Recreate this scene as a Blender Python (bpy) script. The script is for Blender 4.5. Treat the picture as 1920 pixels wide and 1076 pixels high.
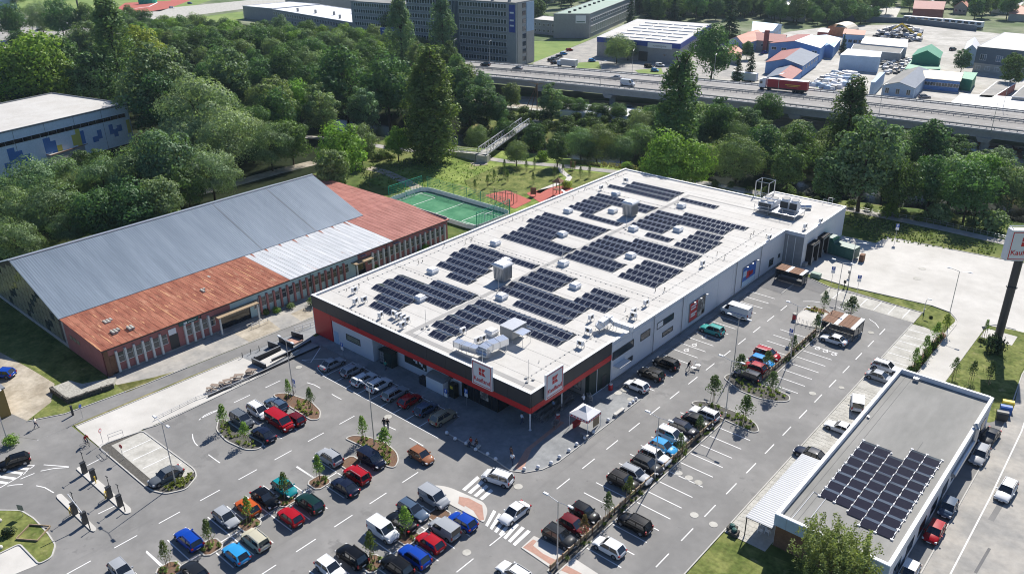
import bpy, bmesh, math, random
import numpy as np
from mathutils import Vector, Matrix
S = bpy.context.scene
for o in list(bpy.data.objects): bpy.data.objects.remove(o)
random.seed(7); RNG = np.random.default_rng(7)
R = math.radians
# ------------------------------------------------------------------ camera
CAMP = np.array([105.574,-69.451,64.777]); YAW, PITCH, ROLL = -0.72369,0.43527,-0.01472
FPX, W0, H0 = 1532.8,1920.0,1076.0
_f = np.array([math.sin(YAW)*math.cos(PITCH), math.cos(YAW)*math.cos(PITCH),-math.sin(PITCH)])
_r = np.array([math.cos(YAW),-math.sin(YAW),0.0]); _u = np.cross(_r, _f)
_rt = _r*math.cos(ROLL)+_u*math.sin(ROLL); _up = -_r*math.sin(ROLL)+_u*math.cos(ROLL)
cam = bpy.data.cameras.new('camera'); camo = bpy.data.objects.new('camera', cam); S.collection.objects.link(camo)
camo.matrix_world = Matrix(((_rt[0], _up[0],-_f[0], CAMP[0]),(_rt[1], _up[1],-_f[1], CAMP[1]),(_rt[2], _up[2],-_f[2], CAMP[2]),(0,0,0,1)))
cam.sensor_fit = 'HORIZONTAL'; cam.sensor_width = 36; cam.lens = 36*FPX/W0; cam.clip_start = .5; cam.clip_end = 9000
S.camera = camo
# ------------------------------------------------------------------ sky, sun, exposure
SUN_EL, SUN_TO = R(42.8), Vector((-.239,.971,0)).normalized()
wd = bpy.data.worlds.new('World'); S.world = wd; wd.use_nodes = True
nt = wd.node_tree; sky = nt.nodes.new('ShaderNodeTexSky'); sky.sky_type = 'NISHITA'; sky.sun_disc = False
sky.sun_elevation = SUN_EL; sky.sun_rotation = math.atan2(SUN_TO.x, SUN_TO.y)
sky.air_density = 1.0; sky.dust_density = .6; sky.ozone_density = 1.2
tn = nt.nodes.new('ShaderNodeVectorMath'); tn.operation = 'MULTIPLY'; tn.inputs[1].default_value = (.78,.96,1.24); nt.links.new(sky.outputs[0], tn.inputs[0])
bg = nt.nodes['Background']; nt.links.new(tn.outputs[0], bg.inputs[0]); bg.inputs[1].default_value = 0.056
sl = bpy.data.lights.new('sun', 'SUN'); sl.energy = 4.8; sl.angle = R(.5); sl.color = (1,.945,.87)
so = bpy.data.objects.new('sun', sl); S.collection.objects.link(so)
dv = Vector((SUN_TO.x*math.cos(SUN_EL), SUN_TO.y*math.cos(SUN_EL), math.sin(SUN_EL)))
so.rotation_euler = (-dv).to_track_quat('-Z', 'Y').to_euler(); so.location = (0,0,200)
S.view_settings.view_transform = 'Standard'; S.view_settings.look = 'None'
S.view_settings.exposure = 0.58; S.view_settings.gamma = 1
S.render.engine = 'CYCLES'
S.cycles.max_bounces = 6; S.cycles.diffuse_bounces = 3; S.cycles.glossy_bounces = 2; S.cycles.transparent_max_bounces = 6; S.cycles.filter_width = 1.05
HAZE = .00007
# ------------------------------------------------------------------ where a point of the photographed ground lies
def G(x, y, z=0.0):
 d = _f+_rt*(x-960)/FPX-_up*(y-538)/FPX
 return Vector(CAMP+d*((z-CAMP[2])/d[2]))
TL = dict(tl=(0,0), tm=(640,0), tr=(1280,0), ml=(0,360), mm=(640,360), mr=(1280,360), bl=(0,716), bm=(640,716), br=(1280,716))
def A(t, x, y, z=0.0):
 o = TL[t]; s = 640/1913
 return G(o[0]+x*s, o[1]+y*s, z)
def A2(t, pts, z=0.0): return [tuple(A(t, x, y, z)[:2]) for x, y in pts]
def G2(pts, z=0.0): return [tuple(G(x, y, z)[:2]) for x, y in pts]
def px_size(p):   # metres per reference pixel at p
 return float(np.dot(np.array(p)-CAMP, _f))/FPX
# ------------------------------------------------------------------ materials
def lin(h):
 if not isinstance(h, str): return h
 h = h.lstrip('#'); v = [int(h[i:i+2], 16)/255 for i in (0, 2, 4)]
 return tuple(c/12.92 if c <= .04045 else ((c+.055)/1.055)**2.4 for c in v)
M = {}
def mat(name, col, rough=.8, metal=0.0, var=0.0, scale=1.0, col2=None, stretch=None, bump=0.0, bscale=20, spec=.4, coat=0, objcol=False, thr=None, spots=()):
 m = bpy.data.materials.new(name); m.use_nodes = True; t = m.node_tree; N, L = t.nodes, t.links
 b = N['Principled BSDF']; b.inputs['Roughness'].default_value = rough; b.inputs['Metallic'].default_value = metal
 b.inputs['Specular IOR Level'].default_value = spec; b.inputs['Coat Weight'].default_value = coat
 c = (*lin(col),1); b.inputs['Base Color'].default_value = c
 src = None
 if objcol:
  oi = N.new('ShaderNodeObjectInfo'); src = oi.outputs['Color']
 if var or col2 or bump:
  tc = N.new('ShaderNodeTexCoord'); mp = N.new('ShaderNodeMapping'); L.new(tc.outputs['Object'], mp.inputs[0])
  if stretch: mp.inputs['Scale'].default_value = stretch
 if var or col2:
  no = N.new('ShaderNodeTexNoise'); no.inputs['Scale'].default_value = scale; no.inputs['Detail'].default_value = 6
  no.inputs['Roughness'].default_value = .62
  L.new(mp.outputs[0], no.inputs['Vector'])
  if col2:
   rp = N.new('ShaderNodeValToRGB'); lo, hi = thr or (.38,.62)
   rp.color_ramp.elements[0].position = lo; rp.color_ramp.elements[1].position = hi
   L.new(no.outputs[0], rp.inputs[0]); mx = N.new('ShaderNodeMix'); mx.data_type = 'RGBA'
   L.new(rp.outputs[0], mx.inputs[0]); mx.inputs[6].default_value = c; mx.inputs[7].default_value = (*lin(col2),1)
   if src: L.new(src, mx.inputs[6])
   src = mx.outputs[2]
  if var:
   mr = N.new('ShaderNodeMapRange'); n2 = N.new('ShaderNodeTexNoise'); n2.inputs['Scale'].default_value = scale*5.3
   n2.inputs['Detail'].default_value = 5; L.new(mp.outputs[0], n2.inputs['Vector'])
   ad = N.new('ShaderNodeMath'); ad.operation = 'ADD'; L.new(no.outputs[0], ad.inputs[0]); L.new(n2.outputs[0], ad.inputs[1])
   mr.inputs[1].default_value = .7; mr.inputs[2].default_value = 1.3; mr.inputs[3].default_value = 1-var; mr.inputs[4].default_value = 1+var
   L.new(ad.outputs[0], mr.inputs[0]); vm = N.new('ShaderNodeVectorMath'); vm.operation = 'SCALE'
   if src: L.new(src, vm.inputs[0])
   else: vm.inputs[0].default_value = c[:3]
   L.new(mr.outputs[0], vm.inputs['Scale']); src = vm.outputs[0]
 for k, (sc, lo, hi, cc, st) in enumerate(spots):   # stains: (scale, from, to, colour, stretch)
  m3 = N.new('ShaderNodeMapping'); m3.inputs['Scale'].default_value = st; m3.inputs['Location'].default_value = (k*7.3+3, k*3.1,0); L.new(tc.outputs['Object'], m3.inputs[0])
  n3 = N.new('ShaderNodeTexNoise'); n3.inputs['Scale'].default_value = sc; n3.inputs['Detail'].default_value = 5; n3.inputs['Roughness'].default_value = .65; L.new(m3.outputs[0], n3.inputs['Vector'])
  r3 = N.new('ShaderNodeMapRange'); r3.inputs[1].default_value = lo; r3.inputs[2].default_value = hi; r3.clamp = True; L.new(n3.outputs[0], r3.inputs[0])
  x3 = N.new('ShaderNodeMix'); x3.data_type = 'RGBA'; L.new(r3.outputs[0], x3.inputs[0]); x3.inputs[7].default_value = (*lin(cc),1); L.new(src, x3.inputs[6]); src = x3.outputs[2]
 if src: L.new(src, b.inputs['Base Color'])
 if bump:
  nb = N.new('ShaderNodeTexNoise'); nb.inputs['Scale'].default_value = bscale; nb.inputs['Detail'].default_value = 4
  L.new(mp.outputs[0], nb.inputs['Vector']); bp = N.new('ShaderNodeBump'); bp.inputs['Strength'].default_value = bump
  L.new(nb.outputs[0], bp.inputs['Height']); L.new(bp.outputs[0], b.inputs['Normal'])
 M[name] = m; return m
mat('grass', (.075,.12,.028),.95, var=.35, scale=.09, col2=(.15,.165,.055), bump=.5, bscale=2.2, spec=.1)
mat('lawn', (.105,.14,.036),.95, var=.4, scale=.35, col2=(.17,.185,.06), spots=((.5,.60,.72,(.27,.25,.12),(1,1,1)),), bump=.4, bscale=2.5, spec=.1)
mat('meadow', (.13,.20,.04),.95, var=.4, scale=.16, col2=(.21,.26,.07), spots=((.2,.6,.7,(.3,.28,.13),(1,1,1)),), bump=.8, bscale=1.6, spec=.1)
mat('dry_grass', (.11,.12,.035),.95, var=.35, scale=.3, col2=(.25,.22,.11), bump=.6, bscale=3, spec=.1)
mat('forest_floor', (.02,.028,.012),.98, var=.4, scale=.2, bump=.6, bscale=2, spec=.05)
mat('asphalt', (.198,.196,.19),.86, var=.10, scale=.13, col2=(.232,.228,.22), spots=((1.1,.64,.78,(.135,.133,.13),(1,1,1)),(.55,.60,.85,(.155,.153,.15),(1,.06,1)),(.16,.62,.66,(.18,.178,.173),(1,1,1))), thr=(.42,.66), bump=.15, bscale=9, spec=.3)
mat('asphalt_dark', (.145,.147,.152),.88, var=.12, scale=.2, col2=(.155,.153,.15), bump=.15, bscale=9, spec=.3)
mat('old_asphalt', (.30,.295,.28),.9, var=.14, scale=.22, col2=(.38,.36,.325), bump=.2, bscale=6, spec=.2)
mat('highway_asphalt', (.27,.262,.25),.9, var=.08, scale=.2, col2=(.32,.31,.295), stretch=(.15,1,1), spec=.2)
mat('concrete', (.49,.475,.44),.88, var=.07, scale=.1, col2=(.55,.535,.5), bump=.1, bscale=5, spec=.2)
mat('concrete_block', (.40,.39,.35),.9, var=.12, scale=.5, col2=(.47,.46,.42), bump=.3, bscale=8, spec=.2)
mat('pavement', (.215,.225,.232),.86, var=.12, scale=.3, col2=(.27,.28,.285), bump=.2, bscale=6, spec=.25)
mat('red_paving', (.42,.255,.20),.88, var=.12, scale=.8, spec=.2)
mat('kerb', (.47,.46,.43),.88, var=.12, scale=.6, spec=.2)
mat('dirt', (.33,.29,.225),.95, var=.2, scale=.3, col2=(.42,.38,.31), bump=.5, bscale=3, spec=.1)
mat('gravel', (.36,.35,.31),.95, var=.45, scale=3, bump=1, bscale=12, spec=.1)
mat('mulch', (.20,.12,.08),.95, var=.4, scale=1.5, col2=(.13,.09,.065), bump=.8, bscale=9, spec=.1)
mat('paint_white', (.74,.74,.73),.75, var=.10, scale=1.6, spec=.3)
mat('paint_yellow', (.72,.5,.05),.7, spec=.3)
mat('water', (.012,.018,.013),.2, bump=.25, bscale=1.1, spec=.22)
mat('rapids', (.5,.5,.48),.6, var=.3, scale=2, col2=(.12,.12,.1), bump=.8, bscale=3)
mat('white_wall', (.62,.64,.68),.6, var=.03, scale=.4, spec=.3)
mat('roof_membrane', (.50,.485,.455),.8, var=.06, scale=.16, col2=(.52,.51,.485), spots=((.22,.62,.85,(.43,.41,.37),(1,1,1)),(1.0,.68,.85,(.38,.36,.31),(1,.35,1))), stretch=(1,1,1), bump=.05, bscale=3, spec=.3)
mat('roof_grey', (.235,.235,.222),.88, var=.08, scale=.2, col2=(.275,.272,.258), stretch=(1,.35,1), bump=.1, bscale=5, spec=.2)
mat('walkway_grey', (.33,.325,.315),.85, var=.06, scale=.6, spec=.2)
mat('white_metal', (.72,.73,.74),.45, var=.04, scale=.8, spec=.5)
mat('fascia_dark', (.035,.037,.044),.45, var=.05, scale=.5, spec=.5)
mat('fascia_red', (.52,.016,.02),.45, var=.04, scale=.5, spec=.5)
mat('sign_white', (.72,.73,.75),.4, spec=.5)
mat('sign_red', (.55,.02,.03),.4, spec=.5)
mat('sign_blue', (.03,.10,.42),.45, spec=.5)
mat('dark_glass', (.012,.015,.02),.08, spec=.8, coat=.3)
mat('window_glass', (.045,.06,.075),.1, spec=.8)
mat('cloud_glass', (.24,.235,.17),.35, var=.45, scale=.9, spec=.6)
mat('dark_metal', (.035,.037,.04),.5, spec=.5)
mat('green_metal', (.022,.10,.085),.5, var=.1, scale=.8, spec=.5)
mat('galv', (.48,.49,.51),.38, metal=.65, var=.08, scale=2)
mat('silver_duct', (.66,.69,.73),.28, metal=.85, var=.06, scale=1.5)
mat('grey_metal', (.27,.28,.29),.5, metal=.3, var=.05, scale=1)
mat('solar', (.014,.016,.032),.06, var=.15, scale=.25, spec=.4, coat=.12)
mat('solar_sky_sheen', (.03,.04,.06),.05, spec=1, coat=1)  # rear slopes: lighter bluish copy of solar, sky sheen put into the colour
mat('solar_back_sheen', (.055,.062,.085),.06, spec=.3)  # panels facing away on the small building, sky sheen painted as paler colour
mat('solar_dull', (.026,.025,.038),.05, spec=.25)
mat('solar_frame', (.5,.52,.55),.4, metal=.5)
mat('cabinet_green', (.022,.04,.036),.5, spec=.4)
mat('hall_steel', (.15,.195,.25),.6, metal=.0, var=.05, scale=.25, col2=(.19,.24,.30), stretch=(.25,2.2,.25), spec=.25)
mat('rust_roof', (.26,.085,.052),.85, var=.3, scale=.35, col2=(.30,.12,.075), spots=((.9,.58,.7,(.46,.27,.17),(.4,3,1)),(.5,.6,.75,(.15,.06,.04),(.5,2,1))), stretch=(.5,2.4,1), spec=.25)
mat('rust_pale', (.50,.26,.14),.85, var=.3, scale=1.2, spec=.2)
mat('white_tin', (.46,.48,.50),.5, var=.1, scale=.5, col2=(.55,.56,.57), spots=((.7,.64,.7,(.34,.19,.12),(.4,3,1)),), stretch=(.3,2.5,1), spec=.5)
mat('red_tin', (.29,.10,.075),.65, var=.16, scale=.4, col2=(.35,.14,.11), spots=((.8,.6,.75,(.42,.24,.18),(.4,3,1)),), stretch=(.5,2,1), spec=.35)
mat('pink_wall', (.36,.155,.145),.85, var=.12, scale=.7, spec=.2)
mat('mint_wall', (.42,.56,.56),.8, var=.08, scale=.8, spec=.2)
mat('pilaster_white', (.6,.62,.6),.8, var=.1, scale=1.2, spec=.2)
mat('ochre_wall', (.30,.21,.075),.85, var=.08, scale=.5, spec=.2)
mat('grey_wall', (.30,.305,.31),.85, var=.10, scale=.25, spec=.2)
mat('beige_wall', (.40,.385,.36),.85, var=.10, scale=.3, spec=.2)
mat('office_wall', (.35,.355,.36),.85, var=.14, scale=.6, spec=.2)
mat('mural_white', (.80,.86,.90),.8, var=.08, scale=.4, spec=.2)
mat('mural_blue', (.09,.22,.5),.7, var=.06, scale=.6, spec=.2)
mat('mural_yellow', (.68,.6,.12),.7, spec=.2)
mat('band_blue', (.02,.055,.30),.5, var=.05, scale=.5, spec=.4)
mat('solar_grey', (.17,.20,.25),.7, var=.1, scale=.3, spec=.2)
mat('blue_wall', (.16,.30,.58),.75, var=.08, scale=.4, spec=.3)
mat('pale_blue_wall', (.40,.52,.66),.75, var=.08, scale=.4, spec=.3)
mat('pale_blue_roof', (.40,.55,.68),.5, var=.06, scale=.3, spec=.4)
mat('salmon_roof', (.50,.23,.16),.7, var=.1, scale=.5, spec=.3)
mat('brick_red_roof', (.30,.10,.085),.7, var=.12, scale=.5, spec=.3)
mat('green_roof', (.06,.27,.16),.6, var=.1, scale=.4, spec=.3)
mat('pale_green_roof', (.27,.36,.30),.7, var=.08, scale=.4, spec=.3)
mat('cream_roof', (.62,.56,.46),.7, var=.06, scale=.4, spec=.3)
mat('bare_white', (.74,.75,.77),.6, var=.03, scale=.3, spec=.3)
mat('slate_wall', (.10,.135,.175),.6, var=.08, scale=.3, spec=.3)
mat('wood', (.20,.11,.07),.8, var=.2, scale=1.2, spec=.2)
mat('wood_grey', (.27,.215,.175),.85, var=.2, scale=1.2, spec=.2)
mat('wood_pale', (.34,.26,.17),.8, var=.2, scale=1.2, spec=.2)
mat('bark', (.07,.055,.04),.95, var=.3, scale=3, spec=.1)
mat('stone_dark', (.10,.095,.085),.9, var=.35, scale=2.5, bump=.6, bscale=6, spec=.2)
mat('turf', (.055,.20,.105),.9, var=.14, scale=.3, col2=(.085,.235,.13), spec=.1)
mat('play_red', (.42,.13,.105),.9, var=.1, scale=.6, spec=.1)
mat('net_green', (.02,.30,.20),.8, spec=.2)
mat('rubber', (.02,.02,.022),.8, spec=.3)
mat('rim', (.32,.33,.35),.35, metal=.7)
mat('car_glass', (.014,.018,.024),.03, spec=.9, coat=.5)
mat('trim_black', (.022,.022,.024),.6, spec=.4)
mat('lamp_clear', (.6,.6,.6),.15, spec=.8)
mat('lamp_red', (.35,.01,.01),.2, spec=.8)
mat('car_paint', (.5,.5,.5),.4, metal=0, objcol=True, coat=.55, spec=.06)
mat('tarp_red', (.38,.025,.035),.55, var=.06, scale=.6, spec=.4)
mat('fabric_white', (.68,.68,.70),.8, var=.04, scale=1, spec=.2)
mat('bin_blue', (.03,.12,.42),.5, spec=.4); mat('bin_yellow', (.68,.5,.04),.5, spec=.4); mat('bin_red', (.42,.02,.03),.5, spec=.4)
mat('skin', (.45,.27,.19),.6, spec=.3); mat('hair', (.035,.022,.015),.7, spec=.3)
mat('cloth', (.3,.3,.3),.85, objcol=True, spec=.2); mat('denim', (.05,.065,.11),.85, spec=.2)
mat('scrap', (.34,.33,.32),.6, var=.6, scale=1.2, metal=.2, spec=.4)
mat('ground_yard', (.40,.385,.345),.92, var=.16, scale=.08, col2=(.48,.465,.43), spec=.15)
mat('far_ground', (.10,.15,.06),.95, var=.3, scale=.03, col2=(.22,.23,.16), spec=.1)
mat('sport_grass', (.17,.25,.075),.95, var=.16, scale=.05, col2=(.21,.27,.09), spec=.1)
mat('viaduct_concrete', (.32,.335,.35),.85, var=.12, scale=.3, spec=.2)
mat('poster_art', (.10,.32,.45),.5, var=.35, scale=.7, col2=(.45,.12,.10), thr=(.58,.62), spec=.4)
mat('poster_photo', (.16,.14,.13),.5, var=.5, scale=1.1, col2=(.42,.38,.34), thr=(.5,.55), spec=.4)
mat('panel_black', (.018,.022,.02),.4, spec=.5)
mat('green_plastic', (.05,.33,.06),.5, spec=.4)
mat('corrugated_white', (.56,.57,.58),.5, var=.05, scale=.6, spec=.4)
# leaves: colour from the object, chance differences from leaf to leaf, painted shade in inner crown leaves
def leafmat(name, trans=.34):
 m = bpy.data.materials.new(name); m.use_nodes = True; t = m.node_tree; N, L = t.nodes, t.links
 for n in list(N): N.remove(n)
 out = N.new('ShaderNodeOutputMaterial'); d = N.new('ShaderNodeBsdfDiffuse'); tr = N.new('ShaderNodeBsdfTranslucent'); mx = N.new('ShaderNodeMixShader')
 oi = N.new('ShaderNodeObjectInfo'); at = N.new('ShaderNodeAttribute'); at.attribute_name = 'rnd'
 mr = N.new('ShaderNodeMapRange'); mr.inputs[3].default_value = .6; mr.inputs[4].default_value = 1.6; L.new(at.outputs['Fac'], mr.inputs[0])
 vm = N.new('ShaderNodeVectorMath'); vm.operation = 'SCALE'; L.new(oi.outputs['Color'], vm.inputs[0]); L.new(mr.outputs[0], vm.inputs['Scale'])
 v2 = N.new('ShaderNodeVectorMath'); v2.operation = 'MULTIPLY'; v2.inputs[1].default_value = (1.25,1.35,.6); L.new(vm.outputs[0], v2.inputs[0])
 L.new(vm.outputs[0], d.inputs[0]); L.new(v2.outputs[0], tr.inputs[0]); mx.inputs[0].default_value = trans
 gl = N.new('ShaderNodeBsdfGlossy'); gl.inputs[0].default_value = (.5,.55,.5,1); gl.inputs[1].default_value = .5
 m2 = N.new('ShaderNodeMixShader'); m2.inputs[0].default_value = .035
 L.new(d.outputs[0], mx.inputs[1]); L.new(tr.outputs[0], mx.inputs[2]); L.new(mx.outputs[0], m2.inputs[1]); L.new(gl.outputs[0], m2.inputs[2]); L.new(m2.outputs[0], out.inputs[0])
 M[name] = m
leafmat('leaf')
# ------------------------------------------------------------------ mesh helpers
COL = S.collection
def link(o, parent=None):
 COL.objects.link(o)
 if parent is not None: o.parent = parent
 return o
def tag(o, label=None, cat=None, group=None, kind=None):
 if label: o['label'] = label
 if cat: o['category'] = cat
 if group: o['group'] = group
 if kind: o['kind'] = kind
 return o
def empty(name, loc=(0,0,0), rz=0.0, label=None, cat=None, group=None):
 o = bpy.data.objects.new(name, None); o.empty_display_size = .2; link(o); o.location = loc; o.rotation_euler = (0,0, rz)
 return tag(o, label, cat, group)
class MB:
 def __init__(s): s.v = []; s.f = []; s.m = []
 def add(s, vs, fs, mi=0):
  b = len(s.v); s.v += [tuple(v) for v in vs]; s.f += [tuple(b+i for i in f) for f in fs]; s.m += [mi]*len(fs); return s
 def box(s, x0, x1, y0, y1, z0, z1, mi=0, top=None):
  tx0, tx1, ty0, ty1 = top or (x0, x1, y0, y1)
  return s.add([(x0, y0, z0),(x1, y0, z0),(x1, y1, z0),(x0, y1, z0),(tx0, ty0, z1),(tx1, ty0, z1),(tx1, ty1, z1),(tx0, ty1, z1)],
      [(0,3,2,1),(4,5,6,7),(0,1,5,4),(1,2,6,5),(2,3,7,6),(3,0,4,7)], mi)
 def prism(s, pts, z0, z1, mi=0):
  n = len(pts); a = sum(pts[i][0]*pts[(i+1) % n][1]-pts[(i+1) % n][0]*pts[i][1] for i in range(n))
  if a < 0: pts = pts[::-1]
  vs = [(x, y, z0) for x, y in pts]+[(x, y, z1) for x, y in pts]
  s.add(vs,[tuple(range(n-1,-1,-1)), tuple(range(n,2*n))]+[(i,(i+1) % n, n+(i+1) % n, n+i) for i in range(n)], mi); return s
 def tube(s, a, b, r, n=6, r2=None, mi=0, cap=True):
  a = Vector(a); b = Vector(b); d = (b-a)
  if d.length < 1e-6: return s
  q = d.to_track_quat('Z', 'Y'); r2 = r if r2 is None else r2; vs = []
  for c, rr in ((a, r),(b, r2)):
   for i in range(n):
    t = 2*math.pi*i/n; vs.append(c+q @ Vector((rr*math.cos(t), rr*math.sin(t),0)))
  fs = [(i,(i+1) % n, n+(i+1) % n, n+i) for i in range(n)]
  if cap: fs += [tuple(range(n-1,-1,-1)), tuple(range(n,2*n))]
  return s.add(vs, fs, mi)
 def path(s, pts, r, n=6, mi=0):
  for a, b in zip(pts[:-1], pts[1:]): s.tube(a, b, r, n, mi=mi)
  return s
 def beam(s, a, b, w, h, mi=0):
  a = Vector(a); b = Vector(b); d = (b-a).normalized(); up = Vector((0,0,1)) if abs(d.z) < .95 else Vector((0,1,0))
  sx = d.cross(up).normalized()*w/2; sy = sx.cross(d).normalized()*h/2
  vs = [p+i*sx+j*sy for p in (a, b) for i, j in ((-1,-1),(1,-1),(1,1),(-1,1))]
  return s.add(vs,[(3,2,1,0),(4,5,6,7),(0,1,5,4),(1,2,6,5),(2,3,7,6),(3,0,4,7)], mi)
 def quad(s, a, b, c, d, mi=0): return s.add([a, b, c, d],[(0,1,2,3)], mi)
 def dome(s, c, r, rz=None, n=10, m=5, mi=0, full=True):
  rz = rz or r; vs = []; fs = []
  lo = -math.pi/2 if full else 0
  for j in range(m+1):
   t = lo+(math.pi/2-lo)*j/m
   for i in range(n):
    p = 2*math.pi*i/n; vs.append((c[0]+r*math.cos(t)*math.cos(p), c[1]+r*math.cos(t)*math.sin(p), c[2]+rz*math.sin(t)))
  for j in range(m):
   for i in range(n): fs.append((j*n+i, j*n+(i+1) % n,(j+1)*n+(i+1) % n,(j+1)*n+i))
  return s.add(vs, fs, mi)
 def mesh(s, name, mats, smooth=False):
  me = bpy.data.meshes.new(name); me.from_pydata(s.v,[], s.f)
  for m in (mats if isinstance(mats,(list, tuple)) else [mats]): me.materials.append(M[m])
  if max(s.m or [0]) > 0: me.polygons.foreach_set('material_index', s.m)
  if smooth:
   me.polygons.foreach_set('use_smooth', [True]*len(s.f)); me.set_sharp_from_angle(angle=R(smooth if smooth is not True else 40))
  me.update(); return me
 def build(s, name, mats, parent=None, smooth=False, **k):
  o = bpy.data.objects.new(name, s.mesh(name, mats, smooth)); link(o, parent); tag(o, **k); return o
def obj(name, me, parent=None, loc=(0,0,0), rz=0.0):
 o = bpy.data.objects.new(name, me); link(o, parent); o.location = loc; o.rotation_euler = (0,0, rz); return o
def kids(o): return CH.get(o.name,[])
def copy_tree(root, loc, rz=0.0, label=None, group=None, color=None):
 def rec(o, par):
  c = o.copy(); COL.objects.link(c); c.parent = par
  if color is not None: c.color = color
  for ch in list(o.children): rec(ch, c)
  return c
 r = rec(root, None); r.location = loc; r.rotation_euler = (0,0, rz)
 if label: r['label'] = label
 if group: r['group'] = group
 return r
def tri_poly(name, pts, z, m, t=0.0, kind='structure', parent=None, label=None):
 """flat sheet (or slab of thickness t below z) from an outline"""
 bm = bmesh.new(); vs = [bm.verts.new((x, y, z)) for x, y in pts]; f = bm.faces.new(vs)
 if f.normal.z == 0: f.normal_update()
 bm.normal_update()
 if f.normal.z < 0: f.normal_flip()
 if t:
  r = bmesh.ops.extrude_face_region(bm, geom=[f]); nv = [g for g in r['geom'] if isinstance(g, bmesh.types.BMVert)]
  for v in bm.verts:
   v.co.z = z-t
  for v in nv: v.co.z = z
  for g in r['geom']:
   pass
  bmesh.ops.recalc_face_normals(bm, faces=bm.faces)
 bmesh.ops.triangulate(bm, faces=bm.faces)
 me = bpy.data.meshes.new(name); bm.to_mesh(me); bm.free(); me.materials.append(M[m])
 o = obj(name, me, parent)
 if kind and parent is None: o['kind'] = kind
 if label: o['label'] = label
 return o
def strip(mb, pts, w, z0, z1, mi=0, closed=False):
 """a kerb-like ribbon of width w along pts"""
 P = [Vector((p[0], p[1])) for p in pts]; n = len(P); L = []; Rr = []
 for i in range(n):
  a = P[i-1] if (i > 0 or closed) else P[i]; b = P[(i+1) % n] if (i < n-1 or closed) else P[i]
  d = (b-a); d = d.normalized() if d.length > 1e-9 else Vector((1,0)); nn = Vector((-d.y, d.x))*w/2
  L.append(P[i]+nn); Rr.append(P[i]-nn)
 m = n if closed else n-1
 for i in range(m):
  j = (i+1) % n
  mb.add([(L[i].x, L[i].y, z0),(L[j].x, L[j].y, z0),(Rr[j].x, Rr[j].y, z0),(Rr[i].x, Rr[i].y, z0),(L[i].x, L[i].y, z1),(L[j].x, L[j].y, z1),(Rr[j].x, Rr[j].y, z1),(Rr[i].x, Rr[i].y, z1)],
    [(7,6,5,4),(0,1,5,4),(2,3,7,6)]+([(3,0,4,7)] if i == 0 and not closed else [])+([(1,2,6,5)] if i == m-1 and not closed else []), mi)
 return mb
def rounded(pts, r=1.0, seg=4):
 """outline with rounded corners"""
 out = []; n = len(pts)
 for i in range(n):
  p = Vector(pts[i]); a = Vector(pts[i-1])-p; b = Vector(pts[(i+1) % n])-p
  k = min(r, a.length*.45, b.length*.45); a = p+a.normalized()*k; b = p+b.normalized()*k
  for j in range(seg+1):
   t = j/seg; q = (1-t)**2*a+2*t*(1-t)*p+t*t*b; out.append((q.x, q.y))
 return out
# ================================================================== terrain
RIV = [(-420,20),(-260,70),(-160,92),(-106,103),(-75,111),(-42,121),(-12,127),(26,131),(63,142),(100,150),(180,165),(400,190)]
def dist_path(x, y, P):
 best = 1e9
 for (ax, ay),(bx, by) in zip(P[:-1], P[1:]):
  dx, dy = bx-ax, by-ay; t = max(0, min(1,((x-ax)*dx+(y-ay)*dy)/(dx*dx+dy*dy)))
  best = min(best, math.hypot(x-ax-t*dx, y-ay-t*dy))
 return best
def ground_h(x, y):
 d = dist_path(x, y, RIV)
 if d > 13: return 0.0
 if d < 6: return -3.0
 t = (13-d)/7; return -3.0*t*t*(3-2*t)
FOREST = G2([(-250,60),(0,40),(330,35),(560,60),(760,60),(880,130),(960,200),(830,255),(700,262),(600,320),(380,392),(180,420),(20,480),(-300,640)])
def inside(x, y, P):
 c = False; n = len(P)
 for i in range(n):
  x1, y1 = P[i]; x2, y2 = P[i-1]
  if (y1 > y) != (y2 > y) and x < (x2-x1)*(y-y1)/(y2-y1)+x1: c = not c
 return c
SPORT = [tuple(p) for p in G2([(60,12),(60,-14),(400,-14),(700,-20),(560,10),(330,18),(130,30)])]
xs = [-3000,-2000,-1400,-1000,-800,-650]+list(np.arange(-540,-240,12))+list(np.arange(-240,132,4.0))+list(np.arange(140,420,20))+[500,800,1500,3000]
ys = [-1500,-600,-300,-200,-150]+list(np.arange(-120,60,10))+list(np.arange(60,176,4.0))+list(np.arange(180,700,14))+[800,1000,1400,2000,3500]
V = []; F = []; FM = []
for y in ys:
 for x in xs: V.append((x, y, ground_h(x, y)-.03))
nx = len(xs)
for j in range(len(ys)-1):
 for i in range(nx-1):
  F.append((j*nx+i, j*nx+i+1,(j+1)*nx+i+1,(j+1)*nx+i)); cx = (xs[i]+xs[i+1])/2; cy = (ys[j]+ys[j+1])/2
  m = 0
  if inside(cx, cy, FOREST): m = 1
  elif cy > 170+.1*cx: m = 2
  elif dist_path(cx, cy, RIV) < 12: m = 3
  elif -60 < cx < 48 and 55 < cy < 112: m = 4
  FM.append(m)
me = bpy.data.meshes.new('ground'); me.from_pydata(V,[], F)
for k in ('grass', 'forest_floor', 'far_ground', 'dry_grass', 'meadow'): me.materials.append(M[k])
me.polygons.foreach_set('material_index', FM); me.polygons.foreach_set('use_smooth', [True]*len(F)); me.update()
tag(obj('ground', me), kind='structure')
mb = MB(); strip(mb, RIV,24,-2.5,-2.42); mb.build('river_water', 'water', kind='structure')
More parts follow.
